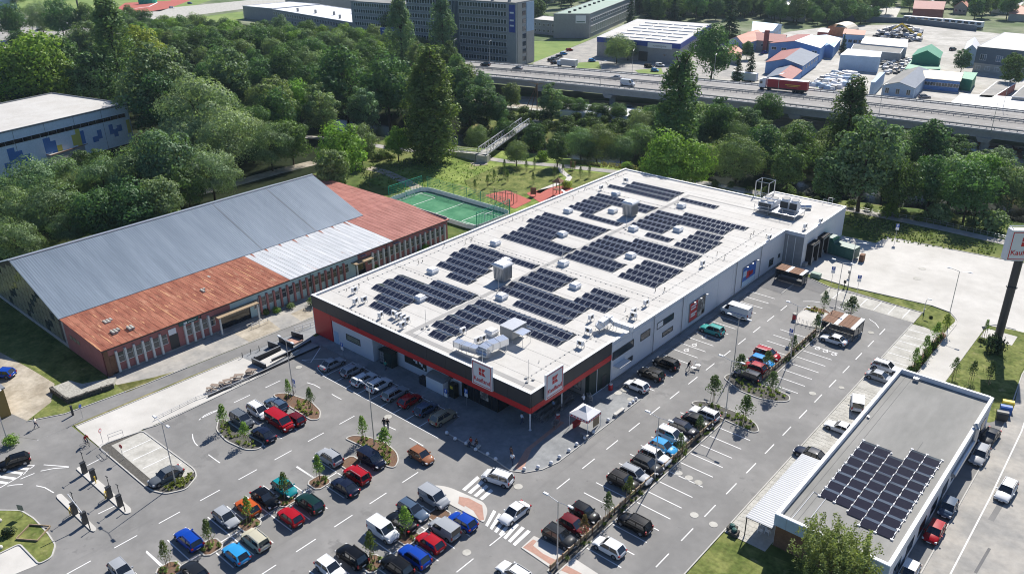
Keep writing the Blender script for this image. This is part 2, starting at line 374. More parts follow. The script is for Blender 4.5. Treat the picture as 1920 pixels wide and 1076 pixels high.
# ------------------------------------------------------------------ paved surfaces
tri_poly('car_park_asphalt', [(-60,-120),(75.2,-120),(75.2,72.2),(53.5,73.8),(46,74),(46,-1),(4.3,-1),(4.3,-12.4),(5,-31),(4.3,-38.5),(-4,-38.7),(-4.1,-43.1),(-9.4,-46),(-30,-56),(-60,-70)],.012, 'asphalt')
tri_poly('footpath', [(-9.4,-46),(-4,-43),(-3.9,-38.5),(-3.3,-25),(-3,-12.9),(-2.9,1.6),(-2.9,62),(-4.6,62),(-5.2,3.4),(-6.4,-26.5),(-7.6,-38),(-9.9,-42.2),(-14,-43),(-30,-52),(-30,-56)],.02, 'asphalt')
tri_poly('plaza', [(-3.4,-38.4),(4.25,-38.4),(4.8,-31),(4.9,-16),(4.2,-12.6),(0,-12.4),(-2.7,-12.7),(-3.1,-25)],.03, 'concrete')
tri_poly('step_yard', [(-2.95,-13),(4.3,-12.5),(4.3,-.9),(.1,-.9),(.1,91),(-2.85,91),(-2.85,1.6)],.018, 'pavement')
tri_poly('hall_apron', [(-13,-29.5),(-6.9,-29.6),(-6.4,-22),(-5.4,1),(-5.3,8),(-7.5,8.5),(-13,8.6)],.016, 'old_asphalt')
tri_poly('sand_patch', [(-12.9,-9),(-6.1,-9),(-5.9,-3),(-12.9,-2)],.022, 'dirt')
tri_poly('sand_patch', [(-9.5,1.5),(-5.7,1),(-5.6,8),(-9.6,9)],.022, 'dirt')
tri_poly('side_lane', [(-14.6,-45.5),(-10,-42.4),(-12.5,-38),(-17.5,-35.5),(-24,-36),(-60,-40),(-60,-46),(-26,-43),(-18,-44)],.008, 'dirt')
tri_poly('yard', [(51.1,76.5),(50.4,99.1),(57.9,99.3),(58.6,104.6),(80.3,106.6),(118,112),(125,80),(96,78),(90.3,75.2),(84.9,74.2),(84.9,50.8),(84.9,43),(80.2,43),(80.4,71),(79,75.2),(75.8,76),(61.7,74.6),(55.8,75)],.02, 'concrete')
tri_poly('concrete_bays', [(75.35,0.6),(80.3,0.6),(80.3,66.9),(78.5,66.9),(75.35,66.7)],.024, 'concrete_block')
tri_poly('concrete_bays', [(58.9,67.9),(75.2,67.3),(75.2,72.1),(58.9,72.1)],.024, 'concrete_block')
tri_poly('concrete_bays', [(5.0,-37.2),(18.3,-37.3),(18.9,-32.7),(5.1,-32.75)],.05, 'concrete_block')
tri_poly('shop_pavement', [(1,-2.1),(36,-2.1),(36.6,-5.6),(37.4,-6.1),(46.5,-6.3),(49.5,-6.7),(51.0,-5.8),(52.3,-4),(52.95,-1.5),(53,17.6),(48.4,17.8),(48.4,75),(46.5,75),(46.5,2),(39.5,2),(39.5,.2),(1,.2)],.05, 'pavement', t=.05)
tri_poly('trolley_bay_floor', [(39.5,2),(46.45,2),(46.45,13.2),(39.5,13.2)],.045, 'pavement')
tri_poly('entrance_floor', [(.5,.2),(39.5,.2),(39.5,2.3),(.5,2.3)],.045, 'pavement')
tri_poly('tactile_paving', [(49.6,-6.2),(50.6,-5.6),(48.6,-1.5),(48.2,6),(47.6,6),(48,-2)],.056, 'red_paving')
tri_poly('shelter_pavement', [(48.4,64.4),(53.3,64.1),(53.3,69.1),(58.8,68.6),(58.8,72),(53.8,73.7),(48.4,73.8)],.035, 'asphalt_dark')
# grass pavers along the small building: joints as cut blocks
mb = MB()
for i in range(11):
 for j in range(52):
  x = 75.45+i*.44; y = 1.0+j*.78+(i % 2)*.1; mb.box(x, x+.38, y, y+.66,.024,.045)
mb.build('paver_blocks', 'concrete_block', kind='stuff', label='pale paver blocks laid in rows beside the flat roofed building')
# crossing isles
c1 = rounded(A2('bm', [(505,576),(600,588),(800,675),(822,720),(800,792),(760,765),(600,683)]),1.0)
tri_poly('traffic_island', c1,.08, 'concrete', t=.08)
tri_poly('tactile_paving', A2('bm', [(660,640),(715,650),(790,690),(800,770),(775,775),(740,720),(690,690)],.08),.086, 'red_paving')
tri_poly('tactile_paving', A2('bm', [(660,640),(700,655),(690,700),(655,680)],.08),.09, 'red_paving')
c2 = [tuple(p) for p in A2('bm', [(1008,930),(1080,863),(1200,920),(1440,1076),(1700,1260),(1500,1300),(1250,1095)])]
tri_poly('traffic_island', c2,.08, 'concrete', t=.08)
tri_poly('tactile_paving', A2('bm', [(1018,925),(1075,880),(1095,890),(1075,915),(1130,960),(1230,1010),(1440,1120),(1420,1135),(1200,1040),(1080,960)],.08),.086, 'red_paving')
# street on the right
tri_poly('street', [(94.3,-60),(112,-60),(112,120),(93.5,120),(93,70),(93.0,60),(94.2,50),(94.2,10)],.03, 'old_asphalt')
tri_poly('street_shoulder', [(92.2,-60),(94.35,-60),(94.3,46),(93.2,47),(92.2,43)],.022, 'asphalt')
mb = MB(); strip(mb,[(96.7,-60),(96.7,26),(96.4,44),(95.2,60),(94,75)],.16,.031,.042); 0
mb.build('edge_line', 'paint_white', kind='structure')
tri_poly('tar_patch', [(97.5,22),(98.1,22),(98.4,30),(97.8,30)],.037, 'asphalt'); tri_poly('tar_patch', [(98.5,12),(98.8,12),(99,17),(98.7,17)],.037, 'asphalt_dark')
tri_poly('tar_patch', [(95.2,-3),(96.0,-3),(96.1,4),(95.3,4)],.037, 'asphalt')
# lawns
tri_poly('lawn', [(75.4,-60),(92.1,-60),(92.2,1.8),(80.2,.4),(75.4,.5)],.004, 'lawn')
tri_poly('lawn', rounded([(84.95,43),(93,43),(93.6,52),(92.8,60),(93,72),(92,74.8),(89,75.3),(84.95,73.6)],1.6),.035, 'lawn')
tri_poly('lawn', rounded([(76,67.2),(80,66),(80.6,72.8),(79,74.8),(76.2,75.6),(75.4,73.8),(75.4,67.6)],1.4),.04, 'lawn')
tri_poly('planting_strip', [(79.7,44),(80.9,44),(80.9,66),(79.9,67)],.045, 'mulch')
tri_poly('planting_strip', [(55.8,74.7),(61.7,74.3),(75.6,75.9),(75.4,72.3),(62.3,73.2),(59.1,72.3),(53.9,73.9)],.035, 'lawn')
tri_poly('lawn', [(-57,-29.4),(-13,-29.5),(-7,-29.5),(-8,-38),(-10.3,-42),(-16,-37.5),(-24,-36.3),(-60,-40.2)],.004, 'lawn')
tri_poly('lawn', [(-30,-46),(-14.6,-45.8),(-9.6,-46.2),(-30,-55.5)],.015, 'lawn')
tri_poly('verge', [(-3.9,-38.4),(-3.45,-38.4),(-3.1,-22),(-2.75,-12.8),(-3.0,-12.8),(-3.5,-22)],.04, 'dry_grass')
tri_poly('verge', [(-9.8,-29.6),(-6.5,-29.6),(-6.3,-22),(-6.7,-22),(-7.6,-25)],.026, 'dry_grass')
tri_poly('verge', [(-12.9,8.8),(-5.4,8.2),(-5.2,44),(-12.9,44)],.012, 'dry_grass')
# park paths
riverpath = G2([(560,256),(640,262),(720,276),(790,285),(850,289),(905,296),(950,303),(1050,311),(1160,323),(1340,346),(1400,358),(1500,376),(1600,394),(1680,410),(1780,431),(1890,456),(2000,480)])
mb = MB(); strip(mb, riverpath,3.0,-.02,.03); mb.build('riverside_path', 'old_asphalt', kind='structure')
for pts, w, m in (([(690,315),(720,322),(760,340),(800,362)],3.0, 'dirt'),([(1050,311),(1054,322),(1068,333),(1062,342),(1045,345),(1020,355),(1008,362)],1.5, 'concrete'),([(1340,346),(1395,362)],1.2, 'concrete'),
     ([(330,372),(420,350),(520,322),(590,305)],4.5, 'dirt')):
 mb = MB(); strip(mb, G2(pts), w,-.02,.035 if w < 2 else .02); mb.build('park_path', m, kind='structure')
tri_poly('mown_grass', G2([(870,340),(930,312),(1050,318),(1045,345),(1000,365),(900,372)]),.006, 'lawn')
tri_poly('mown_grass', G2([(1060,318),(1160,330),(1130,352),(1085,372),(1070,350)]),.007, 'lawn')
# ------------------------------------------------------------------ painted lines
def ln(mb, a, b, w=.13, z=.017, h=.008):
 return strip(mb,[a, b], w, z-h+.001, z+.001)
MK = MB()
for x, y0, y1 in ((56.15,-5.8,61),(72.4,-14.4,61),(40.7,-64.6,-12.5),(24.5,-67,-14),(56.5,-60.5,-15.5),(8.3,-26,-13)):
 y = y0
 while y < y1: ln(MK,(x, y),(x, y+2.65)); y += 5.27
for k in range(-18,30):
 y = 1.0+2.52*k
 if y < 19.5 and (y > -14 or y < -20): 
  if y > -14: ln(MK,(65.0, y),(69.6, y))
 if 32 < y < 52: ln(MK,(65.0, y),(69.6, y))
 if -6.5 < y < 19: ln(MK,(59.1, y-.15),(63.8, y-.15))
 if 34 < y < 53.5: ln(MK,(59.1, y-.6),(63.6, y-.6))
for k in range(0,17):
 y = 21.0+2.52*k
 if 28 > y or y > 30: ln(MK,(48.6, y),(53.3, y))
for k in range(9): ln(MK,(75.4,44.2+2.52*k),(79.5,44.3+2.52*k), z=.034)
for k in range(6): ln(MK,(61.2+2.42*k,67.9),(61.2+2.42*k,72.0), z=.034)
for k in range(4): ln(MK,(7.7+2.7*k,-36.9),(7.8+2.7*k,-33.1), z=.062)
for x0 in (27.9,44.2,11.6):
 ys_ = {27.9: [-56.5+2.52*k for k in range(0,15)],44.2: [-61.5+2.52*k for k in range(0,18)],11.6: [-24.0+2.52*k for k in range(0,3)]}[x0]
 for y in ys_:
  if x0 == 44.2 and y > -17.5: continue
  ln(MK,(x0, y),(x0+4.8, y)); ln(MK,(x0+5.1, y),(x0+9.6, y))
 if x0 != 11.6: ln(MK,(x0+4.95, ys_[0]),(x0+4.95, ys_[-1]))
for k in range(9): ln(MK,(12.4+2.63*k,-2.3),(12.4+2.63*k,-7.7))
ln(MK,(12.4,-7.75),(37.4,-7.75)); ln(MK,(12.4,-2.25),(36,-2.25))
strip(MK,[(4.6,-2.6),(7.4,-6.6),(5.6,-7.0),(8.6,-4.0),(9.6,-7.0),(12.4,-7.75)],.13,.010,.018)
# zebra crossings
for a, b, c, d, n in (((675,600),(760,525),(805,668),(862,620),4),((805,800),(850,715),(985,925),(1075,845),7)):
 p0, p1, p2, p3 = [A('bm', *q) for q in (a, b, c, d)]
 for i in range(n):
  t = (i+.05)/n; u = (i+.6)/n; q = [p0.lerp(p2, t), p1.lerp(p3, t), p1.lerp(p3, u), p0.lerp(p2, u)]
  MK.add([(v.x, v.y,.018) for v in q],[(0,1,2,3) if (q[1]-q[0]).cross(q[3]-q[0]).z > 0 else (3,2,1,0)])
# curved guides and arrows
def curve_line(t, pts, w=.13): strip(MK, A2(t, pts), w,.010,.018)
curve_line('bl', [(1115,213),(1145,188),(1180,170),(1217,158)]); curve_line('bl', [(1078,292),(1082,318),(1092,340),(1108,357)]); curve_line('bl', [(1168,406),(1200,430),(1233,453)])
curve_line('bl', [(1720,3),(1760,15),(1795,34)]); curve_line('bl', [(1860,68),(1890,85),(1913,97)])
curve_line('mr', [(675,613),(730,613),(780,620)]); curve_line('mr', [(868,645),(910,662)]); curve_line('mr', [(1045,712),(1080,735),(1100,762)])
curve_line('bl', [(245,463),(310,468),(385,474)]); curve_line('bl', [(228,498),(300,484),(386,477)]); curve_line('bl', [(203,580),(250,590),(302,620)]); curve_line('bl', [(42,582),(85,575),(128,573)])
curve_line('bl', [(115,543),(150,528),(193,511)]); curve_line('bl', [(0,592),(100,535),(195,466)]); curve_line('bl', [(195,466),(100,470),(0,492)])
for a_, b_ in (((105,483),(165,489)),((40,500),(138,514)),((-40,524),(85,541)),((-60,552),(40,566))): curve_line('bl', [a_, b_],.42)
curve_line('bl', [(490,467),(566,428)]); curve_line('bl', [(550,738),(650,690)]); curve_line('bl', [(210,325),(400,245)])
curve_line('bm', [(382,312),(460,358)]); curve_line('bm', [(245,240),(305,268)])
curve_line('bl', [(820,945),(915,1030)]); curve_line('bl', [(700,1012),(765,1076)])
curve_line('bl', [(1660,475),(1762,540)])
MK.build('road_markings', 'paint_white', kind='structure')
# blue-badge symbols as flat paint
PB = MB()
for t, x, y in (('mr', 120,815),('mr', 65,858),('mr', 20,887),('mr', 755,877),('mr', 800,893),('mr', 848,910)):
 p = A(t, x, y)
 for q in range(10):
  a = q*.628; b = a+.628; PB.add([(p.x+.42*math.cos(a), p.y+.42*math.sin(a),.018),(p.x+.42*math.cos(b), p.y+.42*math.sin(b),.018),(p.x+.28*math.cos(b), p.y+.28*math.sin(b),.018),(p.x+.28*math.cos(a), p.y+.28*math.sin(a),.018)],[(0,1,2,3)])
 PB.box(p.x-.07, p.x+.07, p.y+.2, p.y+.8,.010,.0185)
PB.build('bay_symbols', 'paint_white', kind='structure')
# manholes
def manhole(x, y, r=.45, z=.02, m='concrete_block'):
 q = MB(); q.tube((x, y, z-.01),(x, y, z+.012), r,14); o = q.build('manhole_cover', [m]); tag(o, kind='structure'); return o
for t, x, y, r in (('bm', 262,195,.55),('bm', 992,586,.55),('bm', 703,955,.5),('br', 65,745,.5),('br', 172,798,.5),('br', 728,65,.5),('br', 890,32,.4),('mr', 1055,788,.5),('bm', 1590,45,.6),('bm', 1550,62,.6),('bm', 1620,98,.45),('ml', 1675,982,.5),('mr', 1342,430,.7),('mr', 1312,486,.7),('bm', 1890,510,.5),('br', 35,537,.5),('br', 88,563,.5)):
 p = A(t, x, y); manhole(p.x, p.y, r,.055 if t == 'bm' and 1500 < x < 1700 else .03)
# ------------------------------------------------------------------ kerbed beds
def bed(name, pts, soil='mulch', z=.09, kw=.16, tuft=0, col=(.300,.360,.075), seed=1):
 tri_poly(name, pts, z, soil, t=z)
 q = MB(); strip(q, pts, kw,.0,.125, closed=True); tag(q.build('kerb', 'kerb'), kind='structure')
 if tuft: tufts(name, pts, tuft, z, col, seed)
def tufts(name, pts, n, z, col, seed, h=.38):
 rr = random.Random(seed); x0, x1 = min(p[0] for p in pts), max(p[0] for p in pts); y0, y1 = min(p[1] for p in pts), max(p[1] for p in pts)
 vs = []; fs = []; rn = []; k = 0; c = (sum(p[0] for p in pts)/len(pts), sum(p[1] for p in pts)/len(pts))
 inner = [(c[0]+(p[0]-c[0])*.86, c[1]+(p[1]-c[1])*.86) for p in pts]
 while k < n:
  x = rr.uniform(x0, x1); y = rr.uniform(y0, y1); k += .15
  if not inside(x, y, inner): continue
  k += .85; hh = h*rr.uniform(.6,1.2); tint = rr.random()
  for b in range(16):
   a = rr.uniform(0,6.28); r0 = rr.uniform(0,.12); r1 = r0+rr.uniform(.12,.42)*hh/.5; w = .05; dx, dy = math.cos(a), math.sin(a); zz = hh*rr.uniform(.5,1)
   i = len(vs); vs += [(x+dx*r0-dy*w, y+dy*r0+dx*w, z),(x+dx*r0+dy*w, y+dy*r0-dx*w, z),(x+dx*r1*.6+dy*w, y+dy*r1*.6-dx*w, z+zz),(x+dx*r1*.6-dy*w, y+dy*r1*.6+dx*w, z+zz),(x+dx*r1, y+dy*r1, z+zz*.7)]
   fs += [(i, i+1, i+2, i+3),(i+3, i+2, i+4)]; rn += [tint*.7+.3*rr.random()]*2
 me = bpy.data.meshes.new('ornamental_grass'); me.from_pydata(vs,[], fs); me.materials.append(M['leaf'])
 at = me.attributes.new('rnd', 'FLOAT', 'FACE'); at.data.foreach_set('value', rn)
 o = obj('ornamental_grass', me); o.color = (*col,1); tag(o, kind='stuff')
bed('planting_bed', rounded(A2('bl', [(1225,213),(1262,215),(1390,300),(1482,350),(1450,378),(1380,382),(1270,332),(1213,270)]),.8), 'stone_dark', tuft=27, col=(.285,.345,.075), seed=2)
bed('planting_bed', rounded(A2('bl', [(1525,72),(1600,62),(1740,108),(1798,165),(1790,210),(1745,215),(1600,125)]),.8), tuft=30, col=(.255,.300,.075), seed=3)
bed('planting_bed', rounded(A2('bm', [(22,318),(60,302),(130,305),(240,335),(310,395),(322,440),(300,482),(255,475),(150,378)]),.9), tuft=36, col=(.240,.300,.075), seed=4)
bed('planting_bed', rounded(A2('br', [(42,120),(90,106),(190,128),(345,190),(415,240),(427,280),(390,284),(235,213)]),.8), 'stone_dark', tuft=42, col=(.225,.285,.060), seed=5)
bed('planting_bed', rounded(G2([(1356,708),(1368,701),(1405,714),(1445,728),(1480,742),(1481,752),(1462,754),(1425,748),(1385,732)]),.8), 'stone_dark', tuft=42, col=(.225,.285,.060), seed=6)
bed('planting_bed', rounded(A2('mr', [(672,662),(700,645),(790,655),(830,680),(800,700)]),.5), tuft=18, col=(.330,.315,.075), seed=7)
bed('bicycle_island', rounded(A2('mr', [(620,732),(632,700),(680,662),(800,680),(1000,742),(1006,790),(930,838),(780,772)]),.5), 'concrete', z=.11)
bed('planting_bed', rounded(A2('bl', [(556,368),(600,345),(695,310),(800,275),(1090,490),(1104,530),(1045,602),(930,628),(860,612),(820,590)]),.6), 'stone_dark', z=.04, tuft=0)
tufts('x', A2('bl', [(890,595),(1085,505),(1095,540),(1040,590),(940,615)]),40,.05,(.22,.25,.05),8)
bed('planting_bed', [(63.9,-17.2),(64.85,-17.2),(64.85,20.6),(63.9,20.6)], 'stone_dark', tuft=42, col=(.135,.180,.053), seed=9)
bed('planting_bed', [(63.9,33.5),(64.85,33.5),(64.85,54.3),(63.9,54.3)], 'stone_dark', tuft=30, col=(.150,.195,.053), seed=10)
tufts('x', [(79.7,44.5),(80.9,44.5),(80.9,66),(79.9,66.5)],60,.05,(.08,.12,.03),11,.8)
PITS = [('bl', 1398,795),('bl', 1602,660),('bl', 1790,563),('bl', 1180,925),('bl', 950,1055),('bm', 372,868),('bm', 175,1018),('bm', 548,748),('bm', 50,455)]
for i,(t, x, y) in enumerate(PITS):
 p = A(t, x, y); w = 1.15
 bed('tree_pit', [(p.x-w, p.y-.7),(p.x-.7, p.y-w),(p.x+.7, p.y-w),(p.x+w, p.y-.7),(p.x+w, p.y+.7),(p.x+.7, p.y+w),(p.x-.7, p.y+w),(p.x-w, p.y+.7)], tuft=9 if i not in (7,8) else 0, col=(.195,.255,.075), seed=20+i)
# barrier isles
for pts in ([(318,635),(345,628),(542,822),(532,842),(508,835),(318,650)],[(428,490),(440,478),(470,482),(735,710),(735,735),(705,743),(690,730)]):
 P_ = rounded(A2('bl', pts),.35); tri_poly('barrier_island', P_,.13, 'concrete', t=.13)
# lower-left lawn island
P_ = rounded(A2('bl', [(-150,722),(0,720),(120,722),(190,765),(270,850),(312,915),(290,985),(220,1022),(110,908),(0,962),(-150,1040)]),.5)
tri_poly('lawn_island', P_,.10, 'lawn', t=.1); q = MB(); strip(q, P_,.16,0,.13, closed=True); tag(q.build('kerb', 'kerb'), kind='structure')
tri_poly('concrete_bays', A2('bl', [(0,965),(110,912),(215,1022),(0,1110),(-150,1180),(-150,1040)]),.03, 'concrete')
# long kerbs
for pts in ([(4.9,-12.4),(5.15,-31),(4.6,-32.6)],[(75.28,-60),(75.28,66.7)],[(-3.35,-38.4),(-3.0,-25),(-2.75,-12.6)],[(46.6,76.3),(51,76.4)],[(50.3,99.2),(57.9,99.4),(58.5,104.7),(80.3,106.7),(118,112.2)],
   [(81,44),(81,71),(80.7,72.9),(79,75.3),(75.8,76.1),(61.7,74.7),(55.8,75.1)],[(84.9,44),(84.9,73.6),(86,75.2),(89,75.4)],[(48.4,74),(53.9,74),(59.1,72.2),(75.3,72.2),(75.3,67)],
   [(53.02,17.6),(53.02,-1.5),(52.4,-4),(51.1,-5.9),(49.5,-6.8),(46.5,-6.4),(37.2,-6.2)],[(94.3,-60),(94.3,10),(94.25,45),(93.1,60),(93.1,72),(96,78)],[(53.3,64.1),(53.3,69.1)],
   [(-9.9,-42.3),(-7.7,-38),(-6.5,-26.5),(-6.3,-20)],[(-9.4,-46.1),(-30,-55.6)]):
 q = MB(); strip(q, pts,.14,0,.11); tag(q.build('kerb', 'kerb'), kind='structure')
# ================================================================== supermarket
sm = empty('supermarket', (0,0,0), label='large white supermarket with flat pale roof and black and red fascia', cat='supermarket')
def part(name, mb, m, parent=sm, smooth=False, **k): return mb.build(name, m, parent, smooth, **k)
RZ = 6.9
q = MB()   # outer walls
q.box(.15,.45,.1,91.8,0,6.95); q.box(.45,35.2,91.5,91.8,0,6.95); q.box(46.85,47.15,18.5,77.6,0,6.45)
part('side_wall', q, 'white_wall')
q = MB(); q.box(47.15,51.05,77.45,77.75,0,6.3); q.box(50.75,51.05,77.75,98.2,0,6.3); q.box(35.2,50.75,97.9,98.2,0,6.3); q.box(35.2,35.5,91.8,97.9,0,6.3); part('delivery_wing_wall', q, 'white_wall')
# recessed joints of the wall cladding
for i in range(11):
 y0 = 18.6+i*5.36
 q = MB(); q.box(47.15,47.2, y0+.02, y0+5.33,.45,6.4); part('wall_panel', q, 'white_wall')
q = MB(); q.box(47.15,47.24,18.6,77.4,.05,.42); part('plinth', q, 'grey_metal')
for i in range(4):
 q = MB(); q.box(51.05,51.1,77.8+i*5.1,82.86+i*5.1,.3,6.28); part('wall_panel', q, 'white_wall')
q = MB(); q.box(47.2,51.0,77.40,77.45,.3,6.28); part('wall_panel', q, 'grey_wall')
for x in (47.9,49.4): q = MB(); q.tube((x,77.35,0),(x,77.35,6),.06); part('downpipe', q, 'white_metal')
# roof deck, split where the membrane sheets meet
q = MB(); q.box(.3,47.0,.2,91.6,6.5, RZ); part('roof_deck', q, 'roof_membrane')
q = MB(); q.box(35.3,50.9,77.6,98.05,6.5, RZ-.25) if False else q.box(47.0,50.9,77.6,98.05,6.5,6.88).box(35.3,47.0,91.6,98.05,6.5,6.88); part('roof_deck', q, 'roof_membrane')
# welded seams
q = MB()
for y in np.arange(3.4,91,2.95): q.box(.7,46.6, y, y+.05, RZ, RZ+.012)
part('roof_seam', q, 'walkway_grey', kind='stuff')
q = MB(); q.box(21.45,22.3,2.0,84.6, RZ, RZ+.02).box(21.45,46.5,1.2,2.0, RZ, RZ+.02).box(22.3,41.0,84.0,84.6, RZ, RZ+.02).box(40.4,41.0,80.5,84, RZ, RZ+.02).box(41,46.5,80.5,81.1, RZ, RZ+.02)
part('roof_walkway', q, 'walkway_grey')
# parapets with metal caps
q = MB(); q.box(0.0,.5,0,92,7.15,7.22).box(.5,35.1,91.45,91.95,7.05,7.12).box(.0,47.3,-.12,.32,7.22,7.27).box(46.85,47.32,.32,18.6,7.22,7.27).box(46.75,47.25,18.6,77.4,6.98,7.03)
q.box(46.9,51.15,77.35,77.8,6.98,7.03).box(50.7,51.15,77.8,98.3,6.98,7.03).box(35.1,50.7,97.85,98.3,6.98,7.03).box(35.05,35.5,92,97.85,6.98,7.03); part('parapet_cap', q, 'white_metal')
q = MB(); q.box(.15,.45,.3,91.8,6.95,7.15).box(.45,35.2,91.5,91.8,6.95,7.05).box(46.85,47.15,18.6,77.4,6.45,6.98).box(47.0,51.05,77.45,77.75,6.3,6.98).box(50.75,51.05,77.75,98.2,6.3,6.98).box(35.2,50.75,97.9,98.2,6.3,6.98).box(35.15,35.45,92,97.9,6.3,6.98)
part('parapet', q, 'white_wall')
q = MB()
for y in np.arange(2,90,1.0): q.box(-.06,0.0, y, y+.12,7.05,7.2)
part('parapet_bracket', q, 'grey_metal', kind='stuff')
q = MB(); q.box(47.05,50.7,77.9,97.8,6.12, RZ-.2) if False else None
# fascia: black panels over a red band
def fascia_x(x0, x1, z0, z1, m, name, y=-.1):
 q = MB(); q.box(x0+.015, x1-.015, y,.1, z0, z1); part(name, q, m)
n = 12
for i in range(n):
 a, b = i*47.2/n,(i+1)*47.2/n
 fascia_x(a, b,5.02,7.2, 'fascia_dark', 'black_fascia_panel')
 if i >= 1: fascia_x(max(a,4.75), b,4.12,5.0, 'fascia_red', 'red_fascia_panel', -.12)
fascia_x(0.1,4.7,.12,5.0, 'fascia_red', 'red_wall_panel', -.11)
q = MB(); q.box(4.68,4.78,-.12,.1,.1,4.12); part('corner_trim', q, 'sign_red')
q = MB(); q.box(-.02,.15,-.1,.12,0,7.2); part('corner_trim', q, 'white_metal')
for i in range(4):
 a, b = .15+i*18.35/4,.15+(i+1)*18.35/4
 q = MB(); q.box(46.9,47.2, a, b-.03,5.02,7.2); part('black_fascia_panel', q, 'fascia_dark')
 q = MB(); q.box(46.9,47.22, a, b-.03,4.12,5.0); part('red_fascia_panel', q, 'fascia_red')
q = MB(); q.box(.3,46.9,.1,2.3,4.0,4.12).box(39.4,46.9,2.3,13.4,4.0,4.12); part('canopy_soffit', q, 'grey_metal')
# front ground floor
q = MB(); q.box(4.9,15,.0,.3,0,4.12); q.box(14.7,15,.3,2.1,0,4.0); q.box(15,32.6,1.8,2.1,0,4.0); part('front_wall', q, 'white_wall')
q = MB(); q.box(5.2,6.3,-.03,.0,0.05,2.3); part('door', q, 'pale_blue_wall')
q = MB(); q.box(8.4,11.9,-.06,.0,1.75,1.87).box(8.4,11.9,-.06,0,2.75,2.87).box(8.4,8.5,-.06,0,1.87,2.75).box(11.8,11.9,-.06,0,1.87,2.75); part('window_frame', q, 'dark_metal')
q = MB(); q.box(8.5,11.8,-.02,0,1.87,2.75); part('window', q, 'cloud_glass')
q = MB(); q.box(32.6,39.5,1.85,2.0,.1,4.0); part('entrance_glazing', q, 'dark_glass')
q = MB()
for x in np.arange(32.6,39.6,1.15): q.box(x, x+.08,1.78,1.85,.1,4.0)
q.box(32.6,39.6,1.78,1.85,2.5,2.6); part('entrance_frame', q, 'dark_metal')
q = MB(); q.box(33.6,35.2,1.70,1.77,2.75,3.7); part('entrance_poster', q, 'sign_red'); q = MB(); q.box(36.4,37.9,1.70,1.77,1.3,2.9); part('entrance_poster', q, 'poster_photo')
q = MB(); q.box(39.4,39.55,2.0,13.3,.1,4.0); part('trolley_bay_wall', q, 'dark_glass')
q = MB(); q.box(39.55,46.4,13.2,13.4,.1,4.0); part('trolley_bay_wall', q, 'beige_wall')
q = MB(); q.box(41.8,45.6,13.12,13.2,.9,3.7); part('trolley_bay_poster', q, 'poster_photo')
q = MB(); q.box(41.7,45.7,13.15,13.19,.8,3.8); part('poster_frame', q, 'dark_metal')
q = MB(); q.box(46.4,47.1,13.2,18.5,.05,4.12); part('corner_block_wall', q, 'cabinet_green')
q = MB(); q.box(47.1,47.14,15.0,15.1,.1,4.1).box(47.1,47.16,13.2,18.5,.05,.14); part('wall_trim', q, 'white_metal')
q = MB(); q.box(47.1,47.15,16.4,17.3,.1,2.2); part('door', q, 'dark_metal')
for x, y in ((45.7,1.6),(45.9,8.3)):
 q = MB(); q.tube((x, y,.05),(x, y,4.05),.11,10).tube((x, y,.05),(x, y,.09),.22,10); part('canopy_column', q, 'white_metal', smooth=True)
for (x0, x1) in ((12.9+8.3,24.6),):
 q = MB(); q.box(20.4,25.2,1.70,1.8,1.35,3.95); part('advertising_panel', q, 'panel_black')
 q = MB()
 for i,(a, b, c, d) in enumerate(((21.0,21.5,3.1,3.7),(22.4,22.8,2.3,3.0),(22.9,23.3,2.0,2.6),(23.7,24.1,2.2,2.9),(24.1,24.5,1.9,2.4),(20.8,22.0,3.45,3.55),(24.6,25.0,1.45,1.8))):
  q.box(a, b,1.675,1.7, c, d)
 part('panel_graphic', q, 'sign_white')
# right wall: windows
def side_window(y0, y1, z0, z1, split=0.0):
 q = MB(); t = .09; q.box(47.19,47.27, y0, y1, z0, z0+t).box(47.19,47.27, y0, y1, z1-t, z1).box(47.19,47.27, y0, y0+t, z0+t, z1-t).box(47.19,47.27, y1-t, y1, z0+t, z1-t)
 f = part('window', q, 'dark_metal')
 q = MB(); q.box(47.2,47.23, y0+t, y1-t, z0+t, z1-t); part('pane', q, 'window_glass', f)
 if split: q = MB(); q.box(47.235,47.26, y0+t, y0+(y1-y0)*split, z0+(z1-z0)*.15, z1-t); part('blind', q, 'bare_white', f)
side_window(18.7,24.3,3.85,5.2,.0); side_window(26.2,28.9,3.9,5.15,.0); side_window(30.9,35.9,4.0,5.15,.35); side_window(21.0,24.2,1.6,2.4); side_window(32.7,35.9,1.9,2.75)
side_window(71.3,73.1,1.15,2.65); side_window(75.2,76.1,1.75,2.55)
for y in (29.9,38.6,57.2,67.0): q = MB(); q.tube((47.32, y,0),(47.32, y,6.9),.055,6); part('downpipe', q, 'grey_metal')
q = MB(); q.box(47.22,48.4,19.0,22.0,2.75,2.83).tube((48.3,19.2,2.8),(47.25,19.2,3.4),.02).tube((48.3,21.8,2.8),(47.25,21.8,3.4),.02); part('glass_awning', q, 'lamp_clear')
